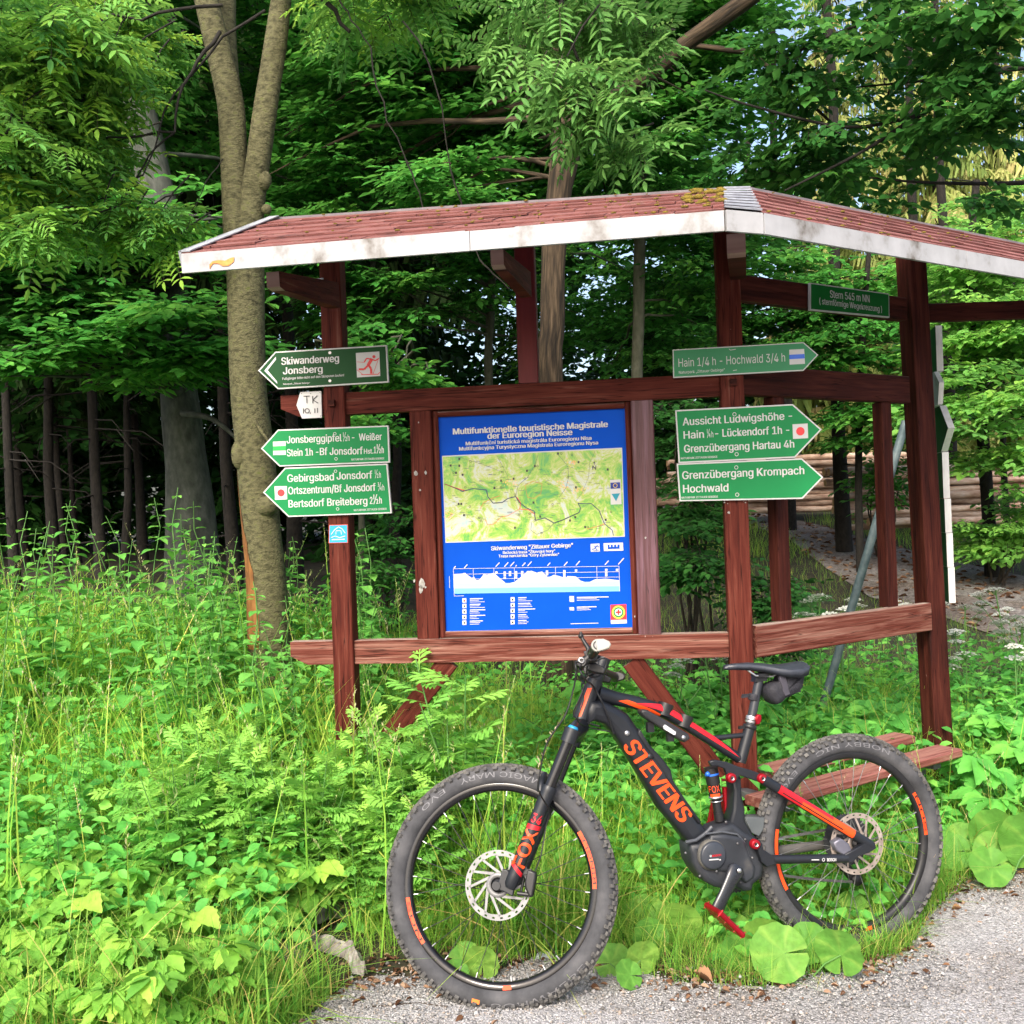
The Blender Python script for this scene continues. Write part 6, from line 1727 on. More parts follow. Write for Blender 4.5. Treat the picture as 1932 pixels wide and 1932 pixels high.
def ptrunk(pxs, d, extra_top=None):
    """Trunk centre line from photo measurements (u, v, width in px) at depth d."""
    pts = [at(u, v, d) for u, v, w in pxs]; rad = [w * d / W / 2 for u, v, w in pxs]
    b = pts[0]; g = gh(b.x, b.y) - .15
    if b.z > g: pts.insert(0, Vector((b.x + (b.x - pts[1].x) * .15, b.y, g))); rad.insert(0, rad[0] * 1.22)
    return densify(pts, rad)

def tree(name, label, base, trunk_fn, crown_fn, leafm, bark, group=None, cat='tree', cmats=None):
    t = empty(name, base, label, cat, group)
    b = MB(); trunk_fn(b); b.build('trunk', bark, t)
    if crown_fn:
        lb = LB(); tw = MB(); crown_fn(lb, tw); lb.build('crown', [leafm, twig_m], t)
        if tw.v: tw.build('branches', cmats or bark, t)
    return t

def branchlets(tw, src, blobs, per, r0=.02, rr=random):
    for c, r, n in blobs:
        for _ in range(per):
            tgt = Vector(c) + Vector([rr.uniform(-1, 1) * x for x in r]) * .85
            s = min(src, key=lambda p: (p - tgt).length + abs(p.z - tgt.z) * .5)
            L = (tgt - s).length
            limb(tw, s, tgt, min(.05, r0 * (.5 + L * .35)), .004, .12, 7, 0, rr)

# -- the forked rowan beside the shelter
dR = 5.4
tp, trd = ptrunk([(504, 1110, 74), (494, 1000, 71), (482, 860, 72), (469, 740, 67), (465, 620, 68), (463, 510, 70), (458, 420, 72)], dR)
lp_, lr_ = densify([at(450, 470, dR), at(444, 370, dR), at(441, 300, dR), at(436, 200, dR), at(414, 100, dR), at(389, 0, dR), at(360, -120, dR + .1), at(320, -300, dR)], [x * dR / W / 2 for x in (54, 52, 50, 50, 48, 44, 40, 32)])
rp_, rr__ = densify([at(468, 480, dR), at(478, 370, dR - .02), at(488, 300, dR - .04), at(502, 200, dR - .04), at(518, 100, dR - .02), at(531, 0, dR), at(550, -150, dR), at(570, -300, dR)], [x * dR / W / 2 for x in (48, 46, 45, 44, 43, 38, 34, 28)])
mp_, mr_ = densify([at(450, 300, dR + .1), at(428, 120, dR + .25), at(424, 0, dR + .3), at(430, -200, dR + .3)], [x * dR / W / 2 for x in (40, 44, 44, 36)])
RB = [blob(110, 90, 5.0, 170, 90, .7, 100), blob(110, 230, 5.2, 120, 90, .6, 65), blob(60, 290, 5.0, 110, 90, .5, 60), blob(235, 60, 5.9, 90, 80, .4, 40), blob(200, 420, 5.3, 130, 40, .4, 22), blob(310, 440, 5.2, 30, 60, .2, 7), blob(90, 430, 4.9, 70, 30, .3, 12), blob(720, -60, 5.2, 200, 70, .6, 50), blob(660, 40, 5.9, 50, 60, .3, 9)]
RB2 = [blob(1070, 15, 4.6, 150, 30, .35, 22), blob(1060, 140, 4.5, 120, 50, .3, 15), blob(1120, 215, 4.4, 85, 35, .25, 11), blob(980, 70, 4.7, 80, 40, .3, 8), blob(1220, 70, 4.7, 50, 40, .2, 6), blob(1190, 270, 4.5, 30, 30, .15, 4)]
def rowan_trunk(b):
    b.tube(tp, trd, 22, wob=.02); b.tube(lp_, lr_, 18, wob=.04); b.tube(rp_, rr__, 18, wob=.04); b.tube(mp_, mr_, 14, wob=.03)
    b.ball(at(452, 858, dR - .05), .05, 0, 12, sc=(.9, .9, 1.6)); b.ball(at(497, 340, dR - .055), .045, 0, 10, sc=(1, .8, 1.2)); b.ball(at(455, 450, dR - .09), .03, 0, 10); b.ball(at(500, 955, dR - .07), .07, 0, 10, sc=(1, .7, .8)); b.ball(at(503, 395, dR - .06), .028, 0, 10)
    b.tube([at(480, 795, dR - .12), at(508, 835, dR - .15)], [.012, .006], 7)
def rowan_crown(lb, tw):
    pts = []
    cloud(lb, SP_R, RB, .26, droop=(-.35, .15), njit=.3, shell=.6, face=.5, pts_out=pts)
    cloud(lb2_, SP_R, RB2, .25, droop=(-.75, -.1), njit=.35, shell=.6, face=.6, pts_out=pts)
    r = random.Random(4)
    for a, c, r0 in (((415, 60), (330, 250), 0.0110), ((330, 250), (225, 390), 0.0060), ((330, 250), (90, 290), 0.0070), ((500, 20), (270, 330), 0.0080), ((420, 10), (120, 60), 0.0100), ((150, 90), (0, 190), 0.0060), ((270, 330), (170, 440), 0.0050), ((560, -60), (660, 60), .02), ((420, 300), (350, 440), 0.0030)):
        limb(tw, at(a[0], a[1], 5.2), at(c[0], c[1], 5.1), r0, r0 * .45, .08, 9, 0, r)
    m0 = at(640, -120, 5.2); prev = m0
    for u, v, d, rad in ((780, -60, 5.0, .03), (940, -40, 4.8, .024), (1060, 0, 4.6, .014), (1090, 110, 4.5, .007), (1130, 210, 4.4, .004)):
        p = at(u, v, d); limb(tw, prev, p, rad * 1.25, rad, .05, 7, 0, r); prev = p
    for a, c in (((640, 0), (700, 90)), ((700, 90), (765, 300)), ((765, 300), (800, 400)), ((850, 320), (905, 490)), ((905, 490), (960, 545)), ((760, 40), (850, 320))):
        limb(tw, at(*a, 4.9), at(*c, 4.9), .0045, .0028, .06, 7, 0, r)
    src = [Vector(p) for p in pts]
    for p in pts[::3]:
        p = Vector(p); q_ = p + Vector((r.uniform(-.1, .3), r.uniform(0, .2), r.uniform(.05, .25)))
        tw.tube([q_, q_.lerp(p, .5) + Vector((0, 0, .02)), p], [.005, .004, .003], 5)
rw = empty('rowan_tree', Vector((tp[0].x, tp[0].y, gh(tp[0].x, tp[0].y))), 'forked rowan with mossy grey bark standing beside the left end of the shelter', 'tree')
b = MB(); rowan_trunk(b); tk = b.build('trunk', bark_rowan, rw)
# the strip where the bark is gone
b = MB(); s_ = []
i0 = 3; n_ = 12; r_s = random.Random(8)
for i in range(n_):
    t = i / (n_ - 1); c_, ra_ = tp[i0 + i], trd[i0 + i]; w0, w1 = -1.5, -1.35 + 1.15 * (1 - t) ** .8 + r_s.uniform(-.08, .08)
    for j in range(6):
        a = w0 + (w1 - w0) * j / 5; s_.append(c_ + Vector((math.sin(a), -math.cos(a), 0)) * (ra_ * 1.018 + .0015))
b.add(s_, [(i * 6 + j, i * 6 + j + 1, (i + 1) * 6 + j + 1, (i + 1) * 6 + j) for i in range(n_ - 1) for j in range(5)], 0, True); b.build('bare_wood', orange_wood, tk)
lb = LB(); lb2_ = LB(); tw = MB(); rowan_crown(lb, tw); lb.build('crown', [L_rowan, twig_m], rw); tag(lb2_.build('crown', [L_rowan2, twig_m], rw), 'bluish green leaf sprays hanging over the roof'); tw.build('branches', bark_dark, rw)
# moss at its foot
# -- the old beech on the left
dB = 8.2
bt, br = ptrunk([(362, 1010, 96), (357, 930, 84), (350, 850, 76), (341, 760, 70), (333, 690, 66), (326, 600, 62), (316, 520, 66), (300, 400, 68), (284, 310, 66), (262, 200, 62), (235, 80, 56), (210, -60, 50), (190, -250, 40)], dB)
BB = [blob(215, 430, 7.6, 215, 70, 1.0, 210), blob(110, 560, 7.3, 160, 90, .9, 190), blob(360, 630, 7.0, 120, 40, .7, 80), blob(180, 650, 7.0, 190, 45, .6, 120), blob(400, 640, 7.4, 90, 40, .5, 40), blob(80, 380, 8.5, 150, 100, 1.2, 110), blob(200, 220, 9.5, 260, 160, 1.2, 220), blob(330, 60, 10, 260, 150, 1.2, 180), blob(560, 450, 9.2, 120, 110, .8, 110), blob(30, 690, 6.6, 60, 40, .4, 20), blob(-60, 500, 7, 120, 200, 1, 120), blob(100, -250, 9, 400, 200, 2, 260), blob(150, -330, 7.8, 650, 150, 1.6, 420), blob(560, -300, 9.5, 300, 160, 1.6, 200)]  # widest blob is unseen foliage added overhead to shade the wood behind
def beech_trunk(b):
    b.tube(bt, br, 22, wob=.06)
    for pts, rad in (([(330, 735), (290, 705), (240, 690), (170, 668), (90, 640)], (38, 34, 28, 18, 8)), ([(322, 560), (380, 480), (450, 440)], (26, 18, 8)), ([(300, 420), (200, 330), (80, 300)], (28, 20, 8)), ([(345, 780), (400, 790), (450, 830)], (14, 10, 5))):
        p, r = densify([at(u, v, dB - .2 - .25 * i) for i, (u, v) in enumerate(pts)], [x * dB / W / 2 for x in rad]); b.tube(p, r, 10, wob=.06)
tree('beech_tree', 'big smooth grey beech leaning left at the dark forest edge', Vector((bt[0].x, bt[0].y, gh(bt[0].x, bt[0].y))), beech_trunk,
     lambda lb, tw: (cloud(lb, SP_B, BB, .52, layer=.30, droop=(-.28, .05), njit=.18, face=.7), branchlets(tw, bt[10:], BB, 5, .02, random.Random(2))), L_beech, bark_beech)
# -- the furrowed tree behind the roof
dO = 7.4
ot, orr = ptrunk([(1038, 740, 48), (1042, 620, 46), (1046, 480, 46), (1056, 360, 48), (1072, 260, 56), (1092, 160, 64), (1112, 60, 66), (1130, -60, 60), (1150, -250, 50)], dO)
OB = [blob(760, 120, 8.6, 230, 120, .9, 230), blob(640, 300, 9.2, 170, 110, .8, 170), blob(900, 270, 8.8, 190, 120, .9, 210), blob(1060, 330, 9.0, 150, 70, .8, 110), blob(880, 60, 8.2, 220, 90, .8, 150), blob(1220, 270, 8.8, 130, 90, .8, 120), blob(1330, 180, 9, 150, 120, .9, 150), blob(1290, 20, 8.6, 200, 90, .9, 150), blob(1000, -200, 8.5, 600, 170, 1.8, 300), blob(850, 350, 7.6, 120, 30, .4, 50), blob(570, 120, 10, 130, 120, .8, 110)]
def oak_trunk(b):
    b.tube(ot, orr, 20, wob=.09)
    p, r = densify([at(u, v, dO - .12 * i) for i, (u, v) in enumerate(((1085, 200), (1150, 182), (1225, 140), (1290, 85), (1350, 42), (1430, -15), (1540, -90)))], [x * dO / W / 2 for x in (30, 26, 26, 30, 30, 30, 24)]); b.tube(p, r, 12, wob=.07)
    p, r = densify([at(u, v, dO) for u, v in ((1300, 85), (1380, 95), (1420, 105), (1500, 170), (1600, 260))], [x * dO / W / 2 for x in (10, 12, 10, 7, 4)]); b.tube(p, r, 8, wob=.06)
tree('oak_tree', 'dark furrowed trunk rising behind the shelter roof with a bent limb to the right', Vector((ot[0].x, ot[0].y, gh(ot[0].x, ot[0].y))), oak_trunk,
     lambda lb, tw: (cloud(lb, SP_B, OB, .48, layer=.33, droop=(-.3, .05), njit=.22, face=.7), branchlets(tw, ot[20:], OB, 5, .02, random.Random(3))), L_beech, bark_rough)
# -- overhanging maple from the right
MBL = [blob(1470, 130, 7.2, 150, 110, .8, 50), blob(1650, 90, 6.6, 190, 90, .7, 39), blob(1860, 70, 6.0, 130, 95, .7, 50), blob(1600, 280, 7.0, 150, 80, .7, 33), blob(1780, 230, 6.4, 120, 70, .6, 21), blob(1900, 210, 6.0, 80, 60, .5, 25), blob(1480, 320, 7.6, 160, 60, .7, 54), blob(1690, 380, 6.8, 60, 40, .4, 6), blob(1880, 370, 6.2, 80, 30, .4, 7), blob(1730, -90, 6.4, 260, 60, .9, 33)]
def maple_trunk(b):
    b.tube([Vector((4.7, 6.6, gh(4.7, 6.6) - .1)), Vector((4.68, 6.6, 1.5)), Vector((4.6, 6.6, 3.2)), Vector((4.45, 6.55, 5.4)), Vector((4.4, 6.5, 7.5))], [.17, .15, .14, .11, .07], 14, wob=.05)
    for pts, rad in (([(2150, 330), (1932, 345), (1760, 345), (1640, 335)], (14, 9, 6, 3)), ([(2200, 120), (1900, 130), (1740, 215), (1620, 290), (1480, 360)], (20, 13, 9, 6, 3)), ([(2200, 40), (1800, 60), (1650, 40), (1500, 100)], (16, 10, 7, 4)), ([(1740, 215), (1600, 240), (1420, 200), (1330, 170)], (8, 6, 5, 3)), ([(1900, 130), (1760, 150), (1560, 170)], (8, 5, 3))):
        p, r = densify([at(u, v, 6.7) for u, v in pts], [x * 6.7 / W / 2 for x in rad]); b.tube(p, r, 8, wob=.05)
tree('maple_tree', 'leafy maple overhanging from the right with dark thin branches against the sky', Vector((4.7, 6.6, gh(4.7, 6.6))), maple_trunk,
     lambda lb, tw: cloud(lb, SP_M, MBL, .42, droop=(-.55, .05), njit=.35, shell=.6, face=.5), L_maple, bark_dark)
# -- slim broadleaf trees behind the shelter
def slim(pxs, d, blobs, label, leafm=L_beech, bark=bark_grey, sz=.5, layer=.35, tmpl=SP_B, per=4, seed=1, group='slim trees behind the shelter'):
    p, r = ptrunk(pxs, d)
    tree('slim_tree', label, Vector((p[0].x, p[0].y, gh(p[0].x, p[0].y))), lambda b: b.tube(p, r, 12, wob=.05),
         (lambda lb, tw: (cloud(lb, tmpl, blobs, sz, layer=layer, njit=.22, face=.7), branchlets(tw, p[len(p) // 3:], blobs, per, .015, random.Random(seed)))) if blobs else None, leafm, bark, group)
slim([(1202, 760, 22), (1205, 600, 22), (1207, 460, 22), (1213, 250, 24), (1216, 100, 26), (1222, -80, 24)], 9.6, [blob(1330, 480, 10, 160, 110, .8, 130), blob(1250, 620, 10.5, 130, 90, .7, 80), blob(1220, 120, 10.5, 160, 150, .8, 130), blob(1250, 380, 10, 120, 60, .6, 70)], 'slim greenish trunk just right of the furrowed tree behind the roof', seed=5)
slim([(922, 720, 16), (925, 600, 16), (928, 450, 15), (915, 250, 14), (905, 50, 12)], 11, [blob(860, 520, 10.5, 110, 70, .6, 70), blob(720, 550, 9.5, 90, 80, .6, 70), blob(930, 440, 11, 130, 90, .7, 100), blob(1000, 590, 12, 120, 110, .8, 90), blob(1120, 570, 12.5, 110, 130, .8, 100), blob(760, 200, 12, 200, 150, 1, 140)], 'thin pale trunk seen between the shelter stud and its middle rafter', seed=6)
slim([(682, 980, 12), (680, 800, 12), (690, 640, 11), (705, 480, 10), (720, 300, 9)], 10, [blob(700, 660, 7.0, 70, 28, .3, 26), blob(640, 560, 9.5, 90, 90, .6, 60), blob(780, 700, 7.2, 60, 24, .3, 16), blob(720, 790, 9, 60, 60, .5, 30)], 'thin young tree with low light sprays right of the left post', seed=7)
slim([(1868, 1010, 24), (1852, 800, 22), (1838, 620, 20), (1832, 480, 17), (1842, 340, 13)], 11.5, [blob(1850, 620, 11, 130, 70, .9, 110), blob(1830, 760, 10.6, 130, 60, .8, 90), blob(1870, 480, 11.5, 150, 80, .9, 110), blob(1900, 870, 10.5, 90, 50, .7, 45), blob(1960, 700, 11, 100, 200, 1, 110)], 'young beech with a dark slender stem and bright layered leaves at the right edge', L_young, bark_dark, .55, .32, seed=8, group='young beeches on the right')
slim([(1900, 1000, 12), (1892, 800, 11), (1905, 600, 10), (1915, 450, 8)], 12.5, [blob(1830, 540, 13, 110, 110, .9, 110), blob(1730, 560, 13.5, 80, 90, .9, 60), blob(1900, 420, 13, 110, 80, .9, 80)], 'thinner young beech just right of the slender dark stem', L_young, bark_dark, .55, .32, seed=9, group='young beeches on the right')
slim([(1620, 940, 14), (1622, 780, 13), (1628, 620, 12), (1640, 470, 9)], 12, [blob(1640, 780, 11.8, 90, 80, .7, 90), blob(1600, 650, 12, 120, 80, .8, 100), blob(1540, 560, 12.5, 140, 80, .8, 110), blob(1640, 560, 12.5, 110, 60, .8, 60), blob(1480, 640, 13, 120, 80, .8, 90)], 'bushy young broadleaf tree seen through the gap of the right wing', L_beech, bark_dark, .55, .32, seed=10, group='young beeches on the right')
slim([(1400, 820, 14), (1400, 600, 14), (1405, 400, 13), (1415, 200, 10)], 13, [blob(1400, 470, 13, 150, 120, 1.0, 130), blob(1300, 350, 13, 160, 130, 1, 130), blob(1440, 650, 13, 120, 100, .8, 90)], 'broadleaf tree hidden by the middle post with foliage over the right wing', L_beech, bark_dark, .6, .35, seed=11)
# -- low dark shrub behind the gap beside the map board
def shrub(u, v, d, label, blobs, leafm, sz=.4, seed=0, group=None):
    p = ground_hit(u, v); p = at(u, v, d); p.z = gh(p.x, p.y)
    def tf(b):
        r = random.Random(seed)
        for _ in range(7):
            c, rr_, n = r.choice(blobs); limb(b, p + Vector((r.uniform(-.1, .1), r.uniform(-.1, .1), -.03)), Vector(c) + Vector([r.uniform(-.5, .5) * x for x in rr_]), .015, .004, .1, 7, 0, r)
    t = empty('shrub', p, label, 'shrub', group); b = MB(); tf(b); b.build('stems', twig_m, t); lb = LB(); cloud(lb, SP_B, blobs, sz, layer=.22, njit=.25, face=.7); lb.build('foliage', [leafm, twig_m], t)
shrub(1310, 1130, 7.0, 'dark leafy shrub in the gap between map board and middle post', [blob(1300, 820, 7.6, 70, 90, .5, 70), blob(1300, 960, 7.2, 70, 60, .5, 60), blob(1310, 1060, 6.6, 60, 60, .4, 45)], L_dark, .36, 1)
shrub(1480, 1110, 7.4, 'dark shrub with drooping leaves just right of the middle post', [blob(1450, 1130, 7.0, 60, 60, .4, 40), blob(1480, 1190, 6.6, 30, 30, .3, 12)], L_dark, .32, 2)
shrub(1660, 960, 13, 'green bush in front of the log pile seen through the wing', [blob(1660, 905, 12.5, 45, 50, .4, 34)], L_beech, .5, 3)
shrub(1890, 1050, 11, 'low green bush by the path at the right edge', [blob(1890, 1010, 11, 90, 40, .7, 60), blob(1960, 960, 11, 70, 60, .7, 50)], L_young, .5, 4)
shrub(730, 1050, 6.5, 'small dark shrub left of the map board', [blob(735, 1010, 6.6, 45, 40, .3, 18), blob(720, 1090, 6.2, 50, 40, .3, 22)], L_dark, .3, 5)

# -- spruces
def t_frond(seed, n=26):
    r = random.Random(seed); t = TP(); t.join(t_strip(1.0, .012, 1, -.12))
    for i in range(n):
        s = (i + 1) / n; sg = 1 if i % 2 else -1; z = -.12 * s * s
        L = .38 * (1.05 - s * .75) * r.uniform(.7, 1.1)
        t.join(t_strip(L, .022, 0, 0), rotm(-sg * r.uniform(.5, 1.0), r.uniform(-1.3, -.55), r.uniform(-.8, .8)), (0, s * .98, z), r.uniform(-.25, .25))
        t.join(t_strip(L * .6, .018, 0, 0), rotm(-sg * r.uniform(.1, .6), r.uniform(-1.5, -.9), r.uniform(-1.2, 1.2)), (0, s * .98, z), r.uniform(-.25, .25))
    return t
FR = [t_frond(1), t_frond(2)]
def spruce(base, H, Rad, z0, leafm, label, group, whorl=.42, per=7, size=1.0, rtr=.16, seed=0, bark=bark_dark, name='spruce_tree', dead=True):
    t = empty(name, base, label, 'tree', group)
    r = random.Random(seed); b = MB(); pts = [base + Vector((r.gauss(0, .03), r.gauss(0, .03), -.1 + (H + .1) * i / 8)) for i in range(9)]
    b.tube(pts, [rtr * (1 - .88 * i / 8) * (1.25 if i == 0 else 1) for i in range(9)], 10, wob=.04)
    if dead:
        for k in range(16):
            z = r.uniform(.5, z0 + .5); a = r.uniform(0, 6.28); p = base + Vector((0, 0, z)); L = r.uniform(.4, 1.1)
            b.tube([p, p + Vector((math.cos(a), math.sin(a), -.1)) * L * .6, p + Vector((math.cos(a), math.sin(a), -.35)) * L], [.012, .008, .004], 4)
    b.build('trunk', bark, t)
    lb = LB(); P = []; D = []; S = []
    z = z0
    while z < H - .2:
        f = 1 - (z - z0) / (H - z0)
        for k in range(per):
            a = 6.283 * k / per + r.uniform(-.4, .4); L = (Rad * f + .25) * r.uniform(.75, 1.1)
            P.append(base + Vector((0, 0, z + r.uniform(-.15, .15)))); D.append((math.cos(a), math.sin(a), -.25 - .25 * r.random())); S.append(L)
        z += whorl * r.uniform(.8, 1.2)
    P = np.array([tuple(p) for p in P]); D = np.array(D); S = np.array(S); w = rg.integers(0, 2, len(P))
    hN = np.stack([rg.normal(0, .15, len(P)), rg.normal(0, .15, len(P)), np.ones(len(P))], -1)
    for k in (0, 1): lb.add(FR[k], P[w == k], D[w == k], hN[w == k], S[w == k], np.clip(rg.normal(.5, .22, (w == k).sum()), 0, 1))
    lb.build('crown', [leafm, twig_m], t)
    return t
def gbase(u, d): p = at(u, 966, d); return Vector((p.x, p.y, gh(p.x, p.y)))
G1 = 'sunlit spruces behind the right wing'
sp0 = spruce(gbase(1590, 25), 17, 2.6, 1.5, L_sunlit, 'golden green spruce high behind the right end of the roof, leftmost of the sunlit ones', G1, .45, 8, 1, .22, 1)
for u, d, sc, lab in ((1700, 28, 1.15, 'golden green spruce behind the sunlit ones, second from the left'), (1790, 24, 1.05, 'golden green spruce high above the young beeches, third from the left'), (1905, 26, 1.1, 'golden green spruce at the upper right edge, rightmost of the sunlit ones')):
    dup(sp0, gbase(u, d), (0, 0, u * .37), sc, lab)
G2 = 'bare dark spruce trunks in the shade'
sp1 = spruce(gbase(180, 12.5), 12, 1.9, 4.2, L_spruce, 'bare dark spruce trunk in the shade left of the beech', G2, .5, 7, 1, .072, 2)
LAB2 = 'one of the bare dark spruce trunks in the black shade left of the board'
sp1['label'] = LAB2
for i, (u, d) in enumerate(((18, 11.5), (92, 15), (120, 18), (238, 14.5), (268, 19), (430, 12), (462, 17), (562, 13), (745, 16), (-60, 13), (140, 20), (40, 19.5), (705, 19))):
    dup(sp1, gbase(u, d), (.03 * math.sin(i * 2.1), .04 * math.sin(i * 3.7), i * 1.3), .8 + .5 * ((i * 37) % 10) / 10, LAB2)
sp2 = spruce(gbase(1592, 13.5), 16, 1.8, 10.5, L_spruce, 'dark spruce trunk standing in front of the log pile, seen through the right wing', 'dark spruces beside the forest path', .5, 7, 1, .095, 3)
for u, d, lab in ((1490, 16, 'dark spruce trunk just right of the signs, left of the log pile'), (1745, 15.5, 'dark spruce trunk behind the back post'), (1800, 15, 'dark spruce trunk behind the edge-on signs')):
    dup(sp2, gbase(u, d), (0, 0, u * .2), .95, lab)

# -- the wood beyond
fl = LB()
BFW = []
r = random.Random(9)
for k in range(150):
    x = r.uniform(-24, 17); y = r.uniform(17, 34)
    if x / y > .17 and r.random() < .75: continue
    h = gh(x, y)
    top = 13 if x / y < .17 else 4.5
    BFW.append((np.array([x, y, h + r.uniform(.8, top)]), np.array([1.9, 1.5, 1.3]), 46))
for k in range(170):   # close-set dark undergrowth and lower crowns deep in the wood
    x = r.uniform(-26, 16); y = r.uniform(24, 40); h = gh(x, y)
    if x / y > .17 and y < 27: continue
    BFW.append((np.array([x, y, h + r.uniform(.3, 6)]), np.array([2.2, 1.5, 1.4]), 50))
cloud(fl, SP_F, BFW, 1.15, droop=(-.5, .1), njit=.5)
# high canopy added overhead to keep the wood dark
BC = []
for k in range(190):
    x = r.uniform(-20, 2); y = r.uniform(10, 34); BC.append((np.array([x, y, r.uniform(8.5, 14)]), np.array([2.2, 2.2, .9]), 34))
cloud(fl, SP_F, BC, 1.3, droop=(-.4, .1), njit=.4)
tag(fl.build('forest', [L_far_shade, twig_m]), 'dense dark green wood closing the view behind the shelter', kind='stuff')

# ------------------------------------------------------------------ log piles
bark_log = nmat('peeling_log_bark', [(.16, .09, .06), (.36, .23, .16), (.52, .38, .29), (.62, .52, .44)], rough=.9, scale=3, detail=8, stretch=(3, 3, 1.2), coord='gc', bump=.5, objvar=.5)
log_end = nmat('cut_log_end', [(.45, .27, .13), (.62, .42, .24)], rough=.8, scale=9)
def mk_log(L, r_):
    b = MB(); n = 7; b.tube([Vector((L * (i / (n - 1) - .5), .01 * math.sin(i * 2), 0)) for i in range(n)], [r_ * (1.08 - .12 * i / (n - 1)) for i in range(n)], 12, 0, wob=.05)
    b.m[-2:] = [1, 1]; return b
lg0 = mk_log(4.2, .052).build('log', [bark_log, log_end], None, (0, 0, 0))
first = True
def logpile(u0, u1, vb, d, rows, ncol, lab, grp, yaw, seed):
    global first
    r = random.Random(seed)
    c = at((u0 + u1) / 2, vb, d); dx = Vector((math.cos(yaw), math.sin(yaw), 0)); dy = Vector((-dx.y, dx.x, 0))
    for i in range(rows):
        for j in range(ncol):
            p = c + Zv * (.06 + i * .094) + dy * ((j - ncol / 2) * .11 + (i % 2) * .055) + dx * r.uniform(-.35, .35)
            if r.random() < .08 and i > 2: continue
            o = lg0 if first else dup(lg0); first = False
            o.location = p; o.rotation_euler = (r.uniform(0, 6.28), r.gauss(0, .012), yaw + r.gauss(0, .02)); s = r.uniform(.8, 1.12); o.scale = (1, s, s)
            tag(o, lab, 'log', grp)
logpile(1390, 1600, 968, 17.0, 10, 2, 'felled log stacked in the pile seen through the right wing of the shelter', 'logs of the pile behind the wing', .06, 1)
logpile(1775, 1935, 990, 14.5, 9, 2, 'felled log lying in the pile at the right edge behind the young beech', 'logs of the pile at the right edge', .12, 2)
# ------------------------------------------------------------------ grass
def blade_t(n=4, w=.012, bend=.5, seed=0):
    t = TP(); v = []; r = random.Random(seed)
    for i in range(n + 1):
        s = i / n; ww = w * (1 - s ** 1.6) * (1 if i else .8) + .0008
        y = s * (1 - bend * .25 * s); x = bend * s * s
        v += [(-ww, x, y), (ww, x, y)]
    t.v = np.array(v); t.f = [(2 * i, 2 * i + 1, 2 * i + 3, 2 * i + 2) for i in range(n)]; t.r = np.array([-.12 + .2 * (i // 2) / n for i in range(len(v))]); t.m = [0] * n
    return t
# blade templates are defined x = width, y = lean, z = height; placed with D = lean direction, N = up
BLD = [blade_t(4, .008, .35, 1), blade_t(4, .007, .7, 2), blade_t(5, .009, 1.0, 3)]
BLV = [blade_t(4, .010, .7, 4), blade_t(5, .011, 1.2, 5), blade_t(4, .009, .45, 6)]
def head_t(seed):
    r = random.Random(seed); t = TP(); t.join(blade_t(4, .004, .25, seed))
    for i in range(22):
        s = .72 + .28 * i / 22; a = r.uniform(0, 6.28); q = TP(); L = .05 * (1.1 - (s - .72) * 2.5); q.v = np.array([(0, 0, 0), (.0035, 0, L * .3), (0, 0, L * .6), (-.0035, 0, L * .3)]); q.f = [(0, 1, 2, 3)]; q.r = np.zeros(4); q.m = [2]
        t.join(q, rotm(a) @ np.array([[1, 0, 0], [0, math.cos(.7), math.sin(.7)], [0, -math.sin(.7), math.cos(.7)]]), (0, .25 * s * s, s * (1 - .06 * s)))
    return t
HD = [head_t(1), head_t(2)]

def off_gravel(x, y): return y > yedge(x) + .02
def sow(n, x0, x1, y0, y1, pw=1.3):
    u = rg.random(n); y = (y0 ** (1 - pw) + u * (y1 ** (1 - pw) - y0 ** (1 - pw))) ** (1 / (1 - pw)); x = x0 + rg.random(n) * (x1 - x0)
    k = (np.abs(x) < .56 * y + 1.1); return x[k], y[k]
def put(lb, tm, x, y, h, lean=.35, rn=None, dz=-.01, wid=None):
    I = len(x)
    if I == 0: return
    a = rg.uniform(0, 6.28, I); D = np.stack([np.cos(a), np.sin(a), np.zeros(I)], -1)
    ta = rg.normal(0, lean, I) * .6; N = np.stack([ta * np.cos(a), ta * np.sin(a), np.ones(I)], -1); D = D - N * (np.sum(D * N, 1) / np.sum(N * N, 1))[:, None]
    w = rg.integers(0, len(tm), I); P = np.stack([x, y, gz(x, y) + dz], -1); h = np.broadcast_to(h, (I,))
    R = np.clip(rg.normal(.45, .22, I), 0, 1) if rn is None else rn
    for k, t in enumerate(tm):
        s = w == k; lb.add(t, P[s], D[s], N[s], h[s], R[s])

def clumpy(x, y, f=2.3, s=0): return .5 + .5 * np.sin(f * x + s + 1.7 * np.sin(f * .7 * y + s)) * np.sin(f * 1.1 * y - .6 * x + 2 * s)
gl = LB()
# bank on the left: tall meadow grass
x, y = sow(36000, -4.6, .2, 2.75, 6.8); k = off_gravel(x, y) & ~((x > -.9) & (y < 3.56)); x, y = x[k], y[k]
h = (.16 + .34 * sst((y - 3.0) / 1.3)) * (.55 + .7 * clumpy(x, y)) * rg.uniform(.6, 1.25, len(x))
h = np.where(x > -.45, h * .8, h)
put(gl, BLD, x, y, h, .45)
